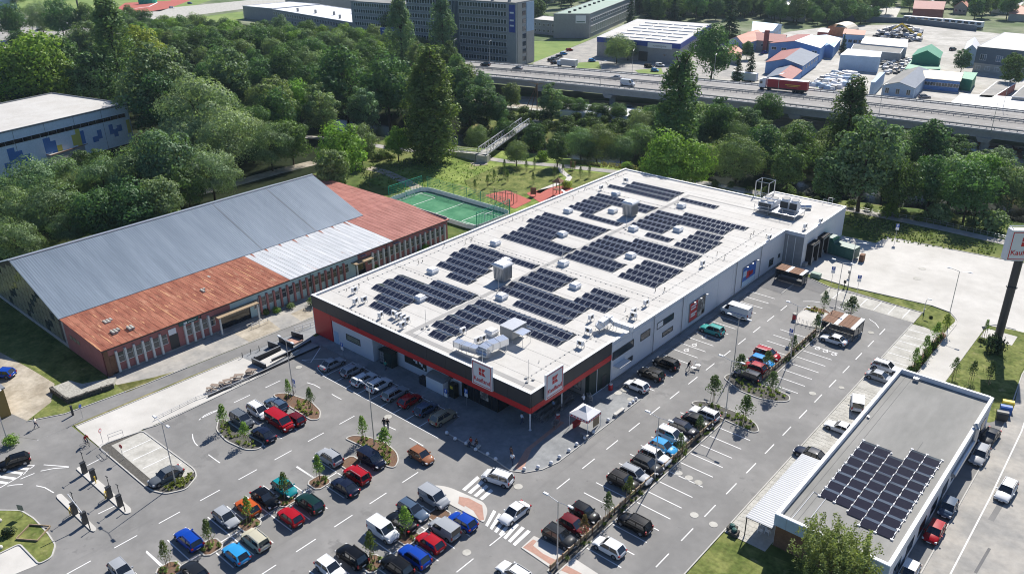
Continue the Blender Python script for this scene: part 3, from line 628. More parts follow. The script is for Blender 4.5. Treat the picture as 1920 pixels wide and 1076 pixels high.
# pitched rooflights, one thing each
def rooflight():
 t = empty('rooflight'); q = MB(); q.box(-.75,.75,-.75,.75,0,.45); q.build('upstand', 'white_metal', t)
 q = MB(); q.box(-.85,.85,-.85,.85,.45,.55).box(-.78,.78,-.78,.78,.55,.85, top=(-.6,.6,-.6,.6)); q.build('dome', 'bare_white', t); return t
RL = rooflight(); first = True
names = {}
RLP = [(15.0,10.5, 'front left corner of the roof, in the notch of the first solar block'),(8.5,19.5, 'near the left roof edge between the first two solar blocks'),(8.3,36.1, 'near the left roof edge between the second and third solar blocks'),
       (15.5,30.9, 'behind the nearer tall steel vent'),(31.5,30.3, 'in the white gap of the second solar block right of the walkway'),(15.3,47.7, 'in the notch of the third solar block left of the walkway'),
       (24.2,36.5, 'beside the walkway behind the second right hand solar block'),(24.8,19.4, 'beside the walkway behind the nearest right hand solar block'),(31.4,47.1, 'in the white gap of the third solar block right of the walkway'),
       (8.0,59.0, 'near the left roof edge before the fourth solar block'),(15.2,64.8, 'between the fourth solar block and the farther tall vent'),(24.2,58.8, 'beside the walkway before the fourth right hand block'),
       (31.2,63.9, 'in the white gap of the fourth solar block right of the walkway'),(31.8,9.3, 'behind the silver air duct near the front edge'),(9.4,74.3, 'near the far left corner of the roof'),(24.6,76.4, 'beside the far end of the walkway')]
for x, y, w in RLP:
 lb = 'white rooflight '+w
 if first: RL.location = (x, y, RZ); RL.rotation_euler = (0,0,0); tag(RL, lb, 'rooflight', 'white rooflights on the supermarket roof'); first = False
 else: copy_tree(RL,(x, y, RZ),0, lb)
# air conditioners
def ac_unit():
 t = empty('air_conditioner'); q = MB(); q.box(-.2,.2,-.5,.5,.45,1.15); q.build('casing', 'bare_white', t)
 q = MB(); q.tube((.205,0,.8),(.215,0,.8),.28,12); q.build('fan_grille', 'dark_metal', t)
 q = MB()
 for a in (-.45,.45): q.beam((-.3, a,.42),(.3, a,.42),.05,.05).tube((-.28, a,0),(-.28, a,.42),.03).tube((.28, a,0),(.28, a,.42),.03)
 q.tube((-.25,.55,0),(-.25,.55,.9),.03).tube((-.25,.55,.9),(-.25,.3,1.0),.03); q.build('stand', 'galv', t); return t
AC = ac_unit(); first = True
ACP = [((665,545), 'alone beside the front left solar block'),((667,566), 'left of the pair by the front left solar block'),((683,563), 'right of the pair by the front left solar block'),((740,590), 'first of the row of four by the front edge'),((748,594), 'second of the row of four by the front edge'),((756,597), 'third of the row of four by the front edge'),((763,601), 'last of the row of four by the front edge'),
       ((714,592), 'small one before the front left solar block'),((755,611), 'below the row of four at the front edge'),((868,622), 'above the left end of the silver duct'),((895,640), 'left one standing inside the silver duct'),((906,636), 'right one standing inside the silver duct'),
       ((1088,646), 'near the right edge above the second sign'),((1103,622), 'near the right edge behind the second sign'),((1108,597), 'left of the bent white duct'),((1211,569), 'near the right edge before the red poster'),((1188,585), 'front one of two behind the bent white duct'),((1187,593), 'close to the elbow of the bent white duct'),((1317,495), 'near the right edge above the blue poster'),((1442,446), 'near the step of the right wall'),((1509,425), 'on the delivery wing roof'),((1538,415), 'far one on the delivery wing roof'),((1173,338), 'at the far left corner of the roof'),((1127,352), 'by the left edge near the far corner')]
for (x, y), w in ACP:
 p = G(x, y+5, RZ); lb = 'white air conditioner '+w; z = RZ-.01
 if first: AC.location = (p.x, p.y, z); tag(AC, lb, 'air conditioner', 'air conditioners on the supermarket roof'); first = False
 else: copy_tree(AC,(p.x, p.y, z), random.choice((0,0,.3,-1.57)), lb)
# tall steel extract vents
def vent(px, py, label):
 p = G(px, py, RZ); t = empty('roof_vent', (p.x, p.y, RZ),0, label, 'roof vent', 'tall steel vents on the roof'); q = MB()
 q.box(-1.1,1.1,-1.1,1.1,.2,2.9, top=(-1.15,1.15,-1.15,1.15)); q.build('casing', 'galv', t)
 q = MB()
 for k in range(-3,4): q.box(k*.33-.03, k*.33+.03,-1.2,-1.13,.3,2.4).box(1.13,1.2, k*.33-.03, k*.33+.03,.3,2.4)
 q.build('louvre', 'grey_metal', t, kind='stuff'); q = MB(); q.box(-1.35,1.35,-1.35,1.35,2.75,2.95).box(-1.35,1.35,-1.35,1.35,2.95,3.2, top=(-1.1,1.1,-1.1,1.1)); q.build('cap', 'white_metal', t)
 q = MB(); q.box(-.9,.9,-.9,.9,0,.2); q.build('base', 'grey_metal', t)
vent(943,524, 'tall steel vent nearer the shop front beside the roof walkway'); vent(1181,404, 'tall steel vent farther back between the solar blocks')
# lightning rods
q0 = None
for i,(x, y, w) in enumerate(((22.9,4.3, 'by the front corner of the walkway'),(22.7,21.0, 'beside the nearer tall vent'),(22.7,38.2, 'before the third right hand solar block'),(22.7,58.6, 'beside the farther tall vent'),(23.0,77.7, 'beside the farthest walkway stretch'),(44.5,2.8, 'at the front corner behind the second sign'),(37.8,.9, 'behind the first sign'))):
 if q0 is None:
  t = empty('lightning_rod'); q = MB(); q.tube((0,0,0),(0,0,3.2),.03,5); q.build('rod', 'galv', t); q = MB()
  for k in range(3): q.tube((.6*math.cos(k*2.1),.6*math.sin(k*2.1),0),(.6*math.cos(k*2.1),.6*math.sin(k*2.1),.18),.22,8).tube((0,0,.5),(.6*math.cos(k*2.1),.6*math.sin(k*2.1),.1),.02,4)
  q.build('foot', 'grey_metal', t); q0 = t; t.location = (x, y, RZ); tag(t, 'thin lightning rod '+w, 'lightning rod', 'lightning rods on the roof')
 else: copy_tree(q0,(x, y, RZ), i, 'thin lightning rod '+w)
# roof wires with little feet
rr = random.Random(5)
for y, x0, x1, w in ((17.4,1,46, 'nearest'),(34.8,1,46, 'second'),(56.0,1,46, 'third'),(74.5,1,40, 'fourth'),(1.0,6,21, 'front')):
 q = MB(); q.tube((x0, y, RZ+.09),(x1, y, RZ+.09),.012,4)
 for x in np.arange(x0, x1,1.05): q.box(x-.08, x+.08, y-.08, y+.08, RZ, RZ+.09)
 q.build('earthing_wire', 'grey_metal', tag(empty('earthing_line'), w+' earthing wire on small feet crossing the roof from side to side' if w != 'front' else 'short earthing wire on small feet at the front roof edge', 'earthing wire', 'earthing wires on the roof'))
for x, y0, y1, w in ((44.0,4,76, 'right edge'),(2.2,4,90, 'left edge')):
 q = MB(); q.tube((x, y0, RZ+.09),(x, y1, RZ+.09),.012,4)
 for y in np.arange(y0, y1,1.05): q.box(x-.08, x+.08, y-.08, y+.08, RZ, RZ+.09)
 q.build('earthing_wire', 'grey_metal', tag(empty('earthing_line'), 'earthing wire on small feet along the %s of the roof' % w, 'earthing wire', 'earthing wires on the roof'))
q = MB()
for k in range(34):
 x, y = (rr.uniform(1.2,4), rr.uniform(4,88)) if k % 2 else (rr.uniform(42.5,46), rr.uniform(4,76)); h = rr.uniform(.25,.8)
 q.tube((x, y, RZ),(x, y, RZ+h),.05,5)
 if k % 3 == 0: q.tube((x, y, RZ+h),(x+.3, y-.1, RZ+h-.1),.05,5)
part('vent_pipe', q, 'dark_metal', kind='stuff')
# silver duct at the front
def duct(name, pts, w, h, label, z, mm='silver_duct', legs=True):
 t = empty(name,(pts[0][0], pts[0][1], RZ),0, label, 'air duct'); o = pts[0]; q = MB()
 for i,(a, b) in enumerate(zip(pts[:-1], pts[1:])):
  d = Vector((b[0]-a[0], b[1]-a[1])).normalized()*w*.28
  q.beam((a[0]-o[0]-d.x*(i > 0), a[1]-o[1]-d.y*(i > 0), a[2]),(b[0]-o[0]+d.x, b[1]-o[1]+d.y, b[2]), w, h)
 q.build('casing', mm, t)
 q = MB()
 for a, b in zip(pts[:-1], pts[1:]):
  L = math.hypot(b[0]-a[0], b[1]-a[1]); n = max(1, int(L/1.3)); dd = Vector((b[0]-a[0], b[1]-a[1], b[2]-a[2]))/L
  for k in range(n+1):
   c = Vector(a)-Vector((o[0], o[1],0))+dd*min(L, k*1.3); q.beam(c-dd*.04, c+dd*.04, w+.08, h+.08)
 q.build('flange', 'galv', t, kind='stuff')
 q = MB()
 for p in pts:
  for s in (-.4,.4): q.tube((p[0]-o[0]+s*w, p[1]-o[1],0),(p[0]-o[0]+s*w, p[1]-o[1], max(.1, p[2]-h/2)),.035,4)
 q.build('support', 'galv', t); return t
def GR(x, y, z): p = G(x, y, RZ+z); return (p.x, p.y, z)
a = [GR(855,642,1.1), GR(870,648,1.15), GR(893,655,1.2)]; duct('air_duct', a,1.15,.9, 'wide silver air duct bending round two air conditioners, left arm', 0)
a = [GR(906,666,.5), GR(908,655,1.3), GR(918,648,1.4), GR(944,638,1.5)]; duct('air_duct', a,1.5,1.0, 'wide silver air duct dropping into the roof near the first sign', 0)
p = G(946,635, RZ); t = empty('air_handler', (p.x+.7, p.y+1.2, RZ),0, 'grey box air handling unit at the head of the silver duct', 'air handler')
q = MB(); q.box(-1.2,1.2,-1.6,1.6,.7,2.2); q.build('casing', 'grey_metal', t); q = MB(); q.box(-1.25,1.25,-1.65,1.65,2.2,2.28); q.build('lid', 'galv', t)
q = MB(); q.box(1.25,3.1,-1.5,.4,1.9,1.97); q.build('rain_hood', 'silver_duct', t); q = MB()
for s in (-1.4,1.4):
 for r in (-1.8,1.8): q.tube((s, r,0),(s, r,.7),.05,4)
q.tube((3.0,-1.4,0),(3.0,-1.4,1.9),.04,4).tube((3.0,.3,0),(3.0,.3,1.9),.04,4); q.build('support', 'galv', t)
a = [GR(1121,612,.7), GR(1128,606,1.3), GR(1142,596,1.5)]; duct('air_duct', a,1.0,.9, 'white boxed duct at the right roof edge, wide end', 0, 'bare_white')
a = [GR(1143,596,1.5), GR(1153,605,1.2), GR(1184,616,1.0)]; duct('air_duct', a,.7,.7, 'long bluish white duct joining the boxed duct at the right roof edge', 0, 'bare_white')
# chillers on the delivery wing
p = G(1455,405, RZ); cx, cy = 42.2,85.6
t = empty('chiller_platform', (cx, cy, RZ),0, 'galvanised steel platform with railing carrying the chillers', 'platform')
q = MB(); q.box(-4.6,4.2,-2.6,2.6,.9,1.0); q.build('grating', 'galv', t); q = MB()
for x in (-4.5,-1.5,1.5,4.1):
 for y in (-2.5,2.5): q.tube((x, y,0),(x, y,2.0),.05,4)
for z in (1.5,2.0): q.path([(-4.5,-2.5, z),(4.1,-2.5, z),(4.1,2.5, z),(-4.5,2.5, z)],.03,4)
for z in (.6,): q.path([(-4.5,-2.5, z),(4.1,-2.5, z),(4.1,2.5, z)],.05,4)
q.build('railing', 'galv', t)
def chiller(x, y, w, d, h, nf, lab):
 t = empty('chiller', (x, y, RZ+1.0),0, lab, 'chiller', 'chillers on the roof platform'); q = MB(); q.box(-w, w,-d, d,.25, h); q.build('casing', 'bare_white', t)
 q = MB(); q.box(-w*.9, w*.9,-d-.03,-d,.4, h-.25); q.build('grille', 'dark_metal', t)
 for i in range(nf[0]):
  for j in range(nf[1]):
   fx = (i+.5)/nf[0]*2*w-w; fy = (j+.5)/nf[1]*2*d-d; q = MB(); q.tube((fx, fy, h),(fx, fy, h+.25), min(w/nf[0], d/nf[1])*.85,14); f = q.build('fan', 'dark_metal', t)
   q = MB(); q.tube((fx, fy, h),(fx, fy, h+.28), min(w/nf[0], d/nf[1])*.95,14, cap=False); q.build('fan_ring', 'bare_white', f)
chiller(cx-2.6, cy+.2,1.5,2.0,1.4,(2,2), 'low white chiller with four round fans'); chiller(cx+.7, cy+.8,.9,.9,2.0,(1,1), 'left of the two tall chillers with dark grilles'); chiller(cx+2.6, cy+.8,.85,.9,2.0,(1,1), 'right of the two tall chillers with dark grilles')
t = empty('steel_frame_tower', (34.6,94.4,0),0, 'open galvanised stair tower rising above the far roof edge', 'stair tower'); q = MB()
for x in (-1.5,1.5):
 for y in (-1.5,1.5): q.beam((x, y,0),(x, y,10.3),.16,.16)
for z in (3.5,6.9,10.3): q.path([(-1.5,-1.5, z),(1.5,-1.5, z),(1.5,1.5, z),(-1.5,1.5, z),(-1.5,-1.5, z)],.08,4)
q.build('frame', 'galv', t); q = MB()
for k in range(14): q.box(-1.2+k*.18,-1.0+k*.18,-1.2,-.3,3.6+k*.25,3.65+k*.25)
for z in (7.4,7.9): q.path([(-1.4,-1.4, z),(1.4,-1.4, z),(1.4,1.4, z)],.04,4)
q.build('stair', 'galv', t)
q = MB(); q.path([(47,98.3,3),(47,98.8,7.9),(47.9,98.8,7.9),(47.9,98.3,3)],.04,5)
for k in range(12): q.tube((47,98.6,3+k*.4),(47.9,98.6,3+k*.4),.025,4)
q.path([(46.6,97,6.9),(46.6,97,8),(48.3,97,8),(48.3,98.6,8)],.04,4); part('roof_ladder', q, 'galv')
q = MB(); q.tube((43.6,90.5,7.3),(45.8,92.3,7.3),.75,14).tube((43.6,90.5,7.0),(43.6,90.5,6.8),.6,10); o = q.build('round_air_duct', 'silver_duct', smooth=True); tag(o, 'short round silver duct behind the chillers', 'air duct')
# loading docks
for i, y in enumerate((79.2,84.2)):
 q = MB(); q.box(51.1,52.3, y, y+.5,.3,4.0).box(51.1,52.3, y+2.9, y+3.4,.3,4.0).box(51.1,52.3, y, y+3.4,4.0,4.5); d = part('dock_shelter', q, 'rubber'); q = MB(); q.box(51.12,51.2, y+.5, y+2.9,.3,4.0)
 part('dock_door', q, 'grey_metal', d); q = MB(); q.box(52.3,52.36, y+.1, y+.4,.3,4.3).box(52.3,52.36, y+3.0, y+3.3,.3,4.3).box(52.3,52.36, y+.4, y+3.0,4.1,4.3); part('dock_trim', q, 'grey_metal', d)
q = MB(); q.box(51.1,51.8,78.0,96,.02,.9); part('dock_plinth', q, 'grey_wall')
# posters on the side wall
def poster(y0, y1, z0, z1, m, label, blocks):
 t = empty('wall_poster', (47.2,(y0+y1)/2, z0),0, label, 'poster'); h = z1-z0; w = (y1-y0)/2
 q = MB(); q.box(.03,.14,-w, w,0, h); q.build('board', m, t); q = MB(); q.box(.02,.16,-w-.06,-w,-.06, h+.06).box(.02,.16, w, w+.06,-.06, h+.06).box(.02,.16,-w, w, h, h+.06).box(.02,.16,-w, w,-.06,0); q.build('frame', 'grey_metal', t)
 for a, b, c, d, mm, nm in blocks: q = MB(); q.box(.14,.155,-w+a*2*w,-w+b*2*w, c*h, d*h); q.build(nm, mm, t)
 q = MB()
 for s in (-.8,0,.8): q.tube((.1, s*w, h),(.7, s*w, h+.35),.03,4).box(.6,.8, s*w-.2, s*w+.2, h+.3, h+.38)
 q.build('spotlight', 'galv', t); return t
poster(41.0,46.1,1.3,4.7, 'sign_red', 'red billboard with white lettering and a photo of people', [(.5,1,0,1, 'poster_photo', 'photo'),(.08,.44,.76,.84, 'sign_white', 'lettering'),(.08,.4,.62,.70, 'sign_white', 'lettering'),(.08,.46,.34,.42, 'sign_white', 'lettering'),(.08,.38,.22,.30, 'sign_white', 'lettering'),(.82,.96,.05,.2, 'sign_white', 'small_logo_box')])
poster(59.9,65.1,.9,4.7, 'bin_blue', 'blue billboard with a red berry picture on the side wall', [(.3,.55,.35,.7, 'sign_red', 'berry_picture'),(.5,.8,.4,.62, 'tarp_red', 'berry_picture'),(0,1,0,.28, 'pale_blue_roof', 'picture_band'),(.05,.3,.5,.8, 'pale_blue_roof', 'picture_band')])
# store signs
def text_mesh(txt, size, depth=.02, mat_='sign_red', bold=.0):
 c = bpy.data.curves.new('lettering', 'FONT'); c.body = txt; c.size = size; c.extrude = depth; c.align_x = 'CENTER'; c.offset = bold; c.resolution_u = 3
 o = bpy.data.objects.new('tmp', c); COL.objects.link(o); bpy.context.view_layer.update()
 me = bpy.data.meshes.new_from_object(o.evaluated_get(bpy.context.evaluated_depsgraph_get())); bpy.data.objects.remove(o); me.materials.clear(); me.materials.append(M[mat_]); me.name = 'lettering'; return me
TXT = text_mesh('Kaufland', .88,.02, 'sign_red', .008)
def brand_face(t, w, h, s=1.0, y=-.0):
 """red border, divided K emblem and lettering on the plane facing -Y, origin at bottom centre"""
 q = MB(); b = .10*s; m_ = .16*s
 x0, x1, z0, z1 = -w/2+m_, w/2-m_, m_, h-m_
 q.box(x0, x1, y-.02, y, z0, z0+b).box(x0, x1, y-.02, y, z1-b, z1).box(x0, x0+b, y-.02, y, z0+b, z1-b).box(x1-b, x1, y-.02, y, z0+b, z1-b); q.build('border', 'sign_red', t)
 q = MB(); c = h*.63; u = h*.125; g = u*.11; xl = -u*1.08
 q.box(xl, xl+u, y-.025, y, c+g, c+g+u*1.05).box(xl, xl+u, y-.025, y, c-g-u*1.05, c-g)
 for sg in (1,-1):
  za, zb = c+sg*g, c+sg*(g+u*1.05); xa = xl+u+2*g
  P_ = [(xa, za),(xa+u*.55, za),(xa+u*1.35, zb),(xa, zb)]
  vs = [(px_, y-.025, pz) for px_, pz in P_]+[(px_, y, pz) for px_, pz in P_]
  q.add(vs,[(0,1,2,3) if sg > 0 else (3,2,1,0),(0,4,5,1),(1,5,6,2),(2,6,7,3),(3,7,4,0)])
 q.build('emblem', 'sign_red', t)
 o = obj('lettering', TXT, t); o.rotation_euler = (R(90),0,0); o.location = (0, y-.02, h*.20); o.scale = (s, s,1)
for (x, y, rz, lab) in ((38.85,-.14,0, 'square white shop sign with red emblem on the front fascia'),(47.34,4.5, R(90), 'square white shop sign with red emblem on the side fascia')):
 t = empty('shop_sign', (x, y,5.1), rz, lab, 'sign', 'white and red shop signs on the fascia'); q = MB(); q.box(-1.87,1.87,0,.3 if rz == 0 else .3,0,3.8)
 t.location.y += 0; q = MB(); q.box(-1.87,1.87,-.28,0,0,3.8); q.build('board', 'sign_white', t); brand_face(t,3.74,3.8,1.0,-.28)
# ------------------------------------------------------------------ roof solar blocks
PW, PD, TLT = 1.05,1.12,.34
def panel_mesh(front):
 q = MB(); z0, z1 = .12,.12+TLT; y0, y1 = (0, PD) if front else (2*PD+.04, PD+.04)
 g = .018
 a, b, c, d = (g, y0, z0),(PW-g, y0, z0),(PW-g, y1, z1),(g, y1, z1)
 L = (a, b, c, d) if front else (b, a, d, c)
 q.add([L[0], L[1], L[2], L[3]]+[(p[0], p[1], p[2]-.04) for p in L],[(0,1,2,3),(7,6,5,4),(0,4,5,1),(1,5,6,2),(2,6,7,3),(3,7,4,0)],1)
 ins = .03; sg = 1 if front else -1; dz = .006
 i0, i1 = y0+sg*ins, y1-sg*ins; za, zb = z0+(z1-z0)*ins/PD+dz, z1-(z1-z0)*ins/PD+dz
 a, b, c, d = (g+ins, i0, za),(PW-g-ins, i0, za),(PW-g-ins, i1, zb),(g+ins, i1, zb); L = (a, b, c, d) if front else (b, a, d, c)
 q.add(list(L),[(0,1,2,3)],0)
 return q.mesh('solar_panel', ['solar' if front else 'solar_sky_sheen', 'solar_frame'])
PF, PB_ = panel_mesh(True), panel_mesh(False)
BLK = [('front left of the walkway', [(10.2,15,3.7),(8.6,15,6.0),(5.3,15,8.3),(5.2,21.3,10.8),(5.3,21.3,13.1),(11.7,21.3,15.5)]),
       ('second left of the walkway around the nearer tall vent', [(11.6,16.5,19.7),(6.8,16.3,22.0),(6.7,16.3,24.4),(5.4,15,26.8),(5.3,15,29.1),(5.3,21.3,31.6)]),
       ('third left of the walkway', [(6.7,21,39.4),(6.7,21,41.8),(6.6,14.7,44.3),(6.6,14.7,46.7),(4.9,21.1,49.2),(4.9,21.1,51.6),(4.9,21.1,54.0)]),
       ('fourth left of the walkway by the farther tall vent', [(11.2,20.9,58.6),(6.3,12.9,61.0),(6.3,12.9,63.3),(6.3,12.9,65.7),(6.2,20.9,68.4),(6.3,20.9,70.9)]),
       ('farthest left of the walkway', [(4.7,20.6,77.7),(7.6,20.6,80.4),(7.6,20.6,82.8)]),
       ('nearest right of the walkway behind the silver duct', [(24.7,28.1,3.0),(22.9,28.1,5.4),(22.9,28.1,7.9),(22.9,28.1,10.3),(22.8,41.8,12.5),(22.8,41.8,14.9)]),
       ('second right of the walkway', [(27.8,38.1,18.6),(22.4,38.0,21.2),(22.3,38.0,23.6),(22.3,29.4,26.4),(22.3,29.4,28.8),(22.3,29.4,31.2),(34.5,41.2,25.7),(34.5,41.2,28.0),(34.5,41.2,30.4)]),
       ('third right of the walkway, the largest', [(22.3,32.8,39.3),(22.3,32.8,41.6),(22.2,29.3,44.3),(22.2,29.3,46.8),(22.2,41.4,48.8),(22.2,41.4,51.2),(27.5,41.4,53.4),(34.5,41.4,38.5),(34.5,41.4,40.8),(34.5,41.4,43.2),(34.5,41.4,45.5)]),
       ('fourth right of the walkway', [(27.6,32.8,57.5),(22.3,29.4,60.5),(22.3,29.4,62.9),(22.3,29.4,65.3),(22.3,39.5,67.3),(22.3,39.5,69.7),(27.4,41.1,72.0),(34.5,41.3,56.8),(34.5,41.3,59.2),(34.5,41.3,61.6),(34.5,39.5,64.3)]),
       ('single row at the far end right of the walkway', [(22.1,30.7,79.7)])]
for w, rows in BLK:
 t = empty('solar_array', (rows[0][0], rows[0][2], RZ),0, 'tilted solar panel block '+w, 'solar array', 'solar panel blocks on the supermarket roof'); ox, oy = rows[0][0], rows[0][2]
 q = MB()
 for x0, x1, y in rows:
  n = max(1, round((x1-x0)/PW))
  for k in range(n):
   for me in (PF, PB_): obj('solar_panel', me, t,(x0-ox+k*PW, y-oy,0))
  for yy in (0, PD,2*PD): q.box(x0-ox-.1, x0-ox+n*PW+.1, y-oy+yy-.03, y-oy+yy+.03,.0,.07)
  for k in range(n+1): q.tube((x0-ox+k*PW, y-oy,.05),(x0-ox+k*PW, y-oy+PD,.09+TLT-.06),.02,3)
 q.build('mounting_rail', 'galv', t, kind='stuff')
# ================================================================== long hall with low wing
hl = empty('long_hall', (0,0,0), label='long old hall with grey blue steel gable roof and rusty low front wing', cat='hall')
RX, RH, EX, EZ = -44.0,11.25,-27.2,5.5
q = MB(); q.add([(RX-.1,-29.7, RH),(EX,-29.7, EZ),(EX,33.2, EZ),(RX-.1,33.2, RH),(RX-.1,-29.7, RH-.12),(EX,-29.7, EZ-.12),(EX,33.2, EZ-.12),(RX-.1,33.2, RH-.12)],[(0,1,2,3),(7,6,5,4),(0,4,5,1),(1,5,6,2),(2,6,7,3)])
q.add([(RX-.1,-29.7, RH),(-61,-29.7, EZ),(-61,33.2, EZ),(RX-.1,33.2, RH)],[(3,2,1,0)]); mr_ = part('main_roof', q, 'hall_steel', hl)
q = MB()
dx, dz = EX-RX, EZ-RH
for y in np.arange(-29.6,33.2,.42):
 q.add([(RX, y, RH),(EX, y, EZ),(EX, y+.10, EZ+.016),(RX, y+.10, RH+.016),(EX, y+.2, EZ),(RX, y+.2, RH)],[(0,1,2,3),(3,2,4,5)])
part('roof_rib', q, 'hall_steel', mr_, kind='stuff')
q = MB(); q.box(RX-.35, RX+.2,-29.8,33.3, RH-.02, RH+.09); part('ridge_cap', q, 'galv', mr_)
for y in (8.3,20.9): q = MB(); q.add([(RX, y, RH+.07),(EX, y, EZ+.07),(EX, y+.09, EZ+.09),(RX, y+.09, RH+.09)],[(0,1,2,3)]); part('sheet_lap', q, 'grey_metal', mr_)
q = MB(); q.box(EX-.05, EX+.25,-29.7,33.2, EZ-.3, EZ-.1); part('gutter', q, 'dark_metal', hl)
# gable with tall glazing in a dark frame
yg = -29.15
q = MB(); q.add([(-60.6, yg,0),(-27.0, yg,0),(-27.0, yg, EZ-.15),(RX, yg, RH-.2),(-60.6, yg, EZ-.15),(-60.6, yg+.3,0),(-27.0, yg+.3,0),(-27.0, yg+.3, EZ-.15),(RX, yg+.3, RH-.2),(-60.6, yg+.3, EZ-.15)],[(0,1,2,3,4),(9,8,7,6,5),(0,5,6,1),(1,6,7,2),(4,9,5,0)]); part('gable_wall', q, 'stone_dark', hl)
def roof_z(x): return EZ+(RH-EZ)*(1-abs(x-RX)/(EX-RX))-.25 if x > RX else EZ+(RH-EZ)*(1-abs(x-RX)/16.8)-.25
gm = {}
for i in range(20):
 x0 = -60.2+i*1.64; x1 = x0+1.56
 if x1 > -27.6: break
 zt = min(roof_z(x0), roof_z(x1))-.15; z = .75; k = 0
 while z+.5 < zt:
  h = 1.25 if (i+k) % 3 else 1.85; z2 = min(z+h, zt); s = .22*(1 if i % 2 else -1)
  q = MB(); q.box(x0+.05, x1-.05, yg-.05, yg, z, z2-.1); pn = part('gable_pane', q, 'cloud_glass' if (i*7+k*3) % 5 else 'window_glass', hl); z = z2; k += 1
q = MB(); q.box(-60.6,-27.0, yg-.12, yg,0,.65); part('plinth', q, 'beige_wall', hl); q = MB(); q.box(-27.9,-26.9, yg-.1, yg,.65,5.2); part('corner_pier', q, 'beige_wall', hl)
q = MB(); q.box(-60.6,-60.3, yg+.3,33,0, EZ-.2).box(-60.3,-27,32.8,33.1,0, EZ-.2).add([(-60.6,33.0, EZ-.2),(-27,33.0, EZ-.2),(RX,33.0, RH-.15)],[(2,1,0)]); part('rear_wall', q, 'beige_wall', hl)
# low wing roof: one sheet per seam
n = 70; y0, dy = -29.6,(44.6+29.6)/70
for i in range(n):
 a, b = y0+i*dy, y0+(i+1)*dy; m = 'rust_roof' if a < 4.0 else ('white_tin' if a < 28.2 else 'red_tin')
 q = MB(); x1, z1, x0, z0 = -12.65,4.72,-27.35,5.42
 q.add([(x0, a, z0),(x1, a, z1),(x1, b, z1),(x0, b, z0),(x0, a, z0-.08),(x1, a, z1-.08),(x1, b, z1-.08),(x0, b, z0-.08)],[(0,1,2,3),(1,5,6,2)] + ([(0,4,5,1)] if i == 0 else [])+([(2,6,7,3)] if i == n-1 else []))
 q.add([(x0, a, z0),(x1, a, z1),(x1, a+.04, z1+.035),(x0, a+.04, z0+.035),(x1, a+.08, z1),(x0, a+.08, z0)],[(0,1,2,3),(3,2,4,5),(1,4,2)])
 s_ = part('roof_sheet', q, m, hl)
 if a < 4:    # pale worn streaks along some seams
  rr = random.Random(i); L = rr.uniform(.5,4) if i not in (0,12,24,28) else 9; c = rr.uniform(.1,.7); q = MB()
  fx = lambda t: (x0+(x1-x0)*t, z0+(z1-z0)*t+.006); t0, t1 = c, min(.99, c+L/14.7); (xa, za),(xb, zb) = fx(t0), fx(t1)
  q.add([(xa, a+.1, za),(xb, a+.1, zb),(xb, a+.22, zb),((xa+xb)/2, a+.34,(za+zb)/2),(xa, a+.16, za)],[(0,1,2,3,4)]); part('worn_streak', q, 'rust_pale', s_)
 if 4 <= a < 28 and i % 3 == 0: 
  rr = random.Random(i); q = MB(); L = rr.uniform(1,3.4); q.add([(x0, a+.1, z0+.006),(x0+L, a+.1, z0+.006-L*.0476),(x0+L*.4, a+.45, z0+.006-L*.4*.0476),(x0, a+.6, z0+.006)],[(0,1,2,3)]); part('rust_stain', q, 'rust_roof', s_)
q = MB()   # far roof behind the gable
for k in range(14):
 x0 = -60+k*2.34; q = MB(); q.box(x0, x0+2.28,33.25,44.6,5.2+.0,5.42, top=(x0, x0+2.28,33.25,44.6)); part('roof_sheet', q, 'red_tin', hl)
q = MB(); q.box(-60,-13.2,44.2,44.4,0,5.2).box(-60,-59.8,33.1,44.2,0,5.2); part('rear_wall', q, 'beige_wall', hl)
for (x, y, nn) in ((-16.5,-23.5,3),(-17.2,-25.8,4),(-21.5,-25.0,4),(-24.4,-4.8,1),(-20.2,-8.6,2)):
 q = MB()
 for k in range(nn*2): q.box(x+(k % 3)*.45-.15, x+(k % 3)*.45+.18, y+(k//3)*.5-.2, y+(k//3)*.5+.15,4.95,5.3, top=None)
 tag(q.build('rubble_pile', 'concrete_block', kind='thing'), 'small pile of concrete lumps on the rusty roof, '+{(-16.5): 'nearest the eave corner', -17.2: 'at the near end', -21.5: 'up the slope at the near end', -24.4: 'small one midway', -20.2: 'midway near the seams'}[x], 'rubble')
# front wall in three colours, pilasters and windows between
for (a, b, m) in ((-29.3,-7.7, 'pink_wall'),(-7.7,19.9, 'mint_wall'),(19.9,44.2, 'pink_wall')):
 q = MB(); q.box(-13.3,-13.0, a, b,0,4.7); part('front_wall', q, m, hl)
q = MB(); q.add([(-27.0,-29.3,0),(-13.0,-29.3,0),(-13.0,-29.3,4.7),(-27.0,-29.3,5.35),(-27.0,-29.0,0),(-13.3,-29.0,0),(-13.3,-29.0,4.7),(-27.0,-29.0,5.35)],[(0,1,2,3),(7,6,5,4)]); part('side_wall', q, 'pink_wall', hl)
q = MB(); q.box(-13.0,-12.93,-29.3,44.2,0,.3); part('plinth', q, 'old_asphalt', hl)
q = MB(); q.box(-12.75,-12.6,-29.6,44.5,4.5,4.62); part('gutter', q, 'dark_metal', hl)
for k in range(3): q = MB(); q.box(-25.2+k*1.3,-24.2+k*1.3,-29.36,-29.3,2.5,3.2); part('window', q, 'cloud_glass', hl)
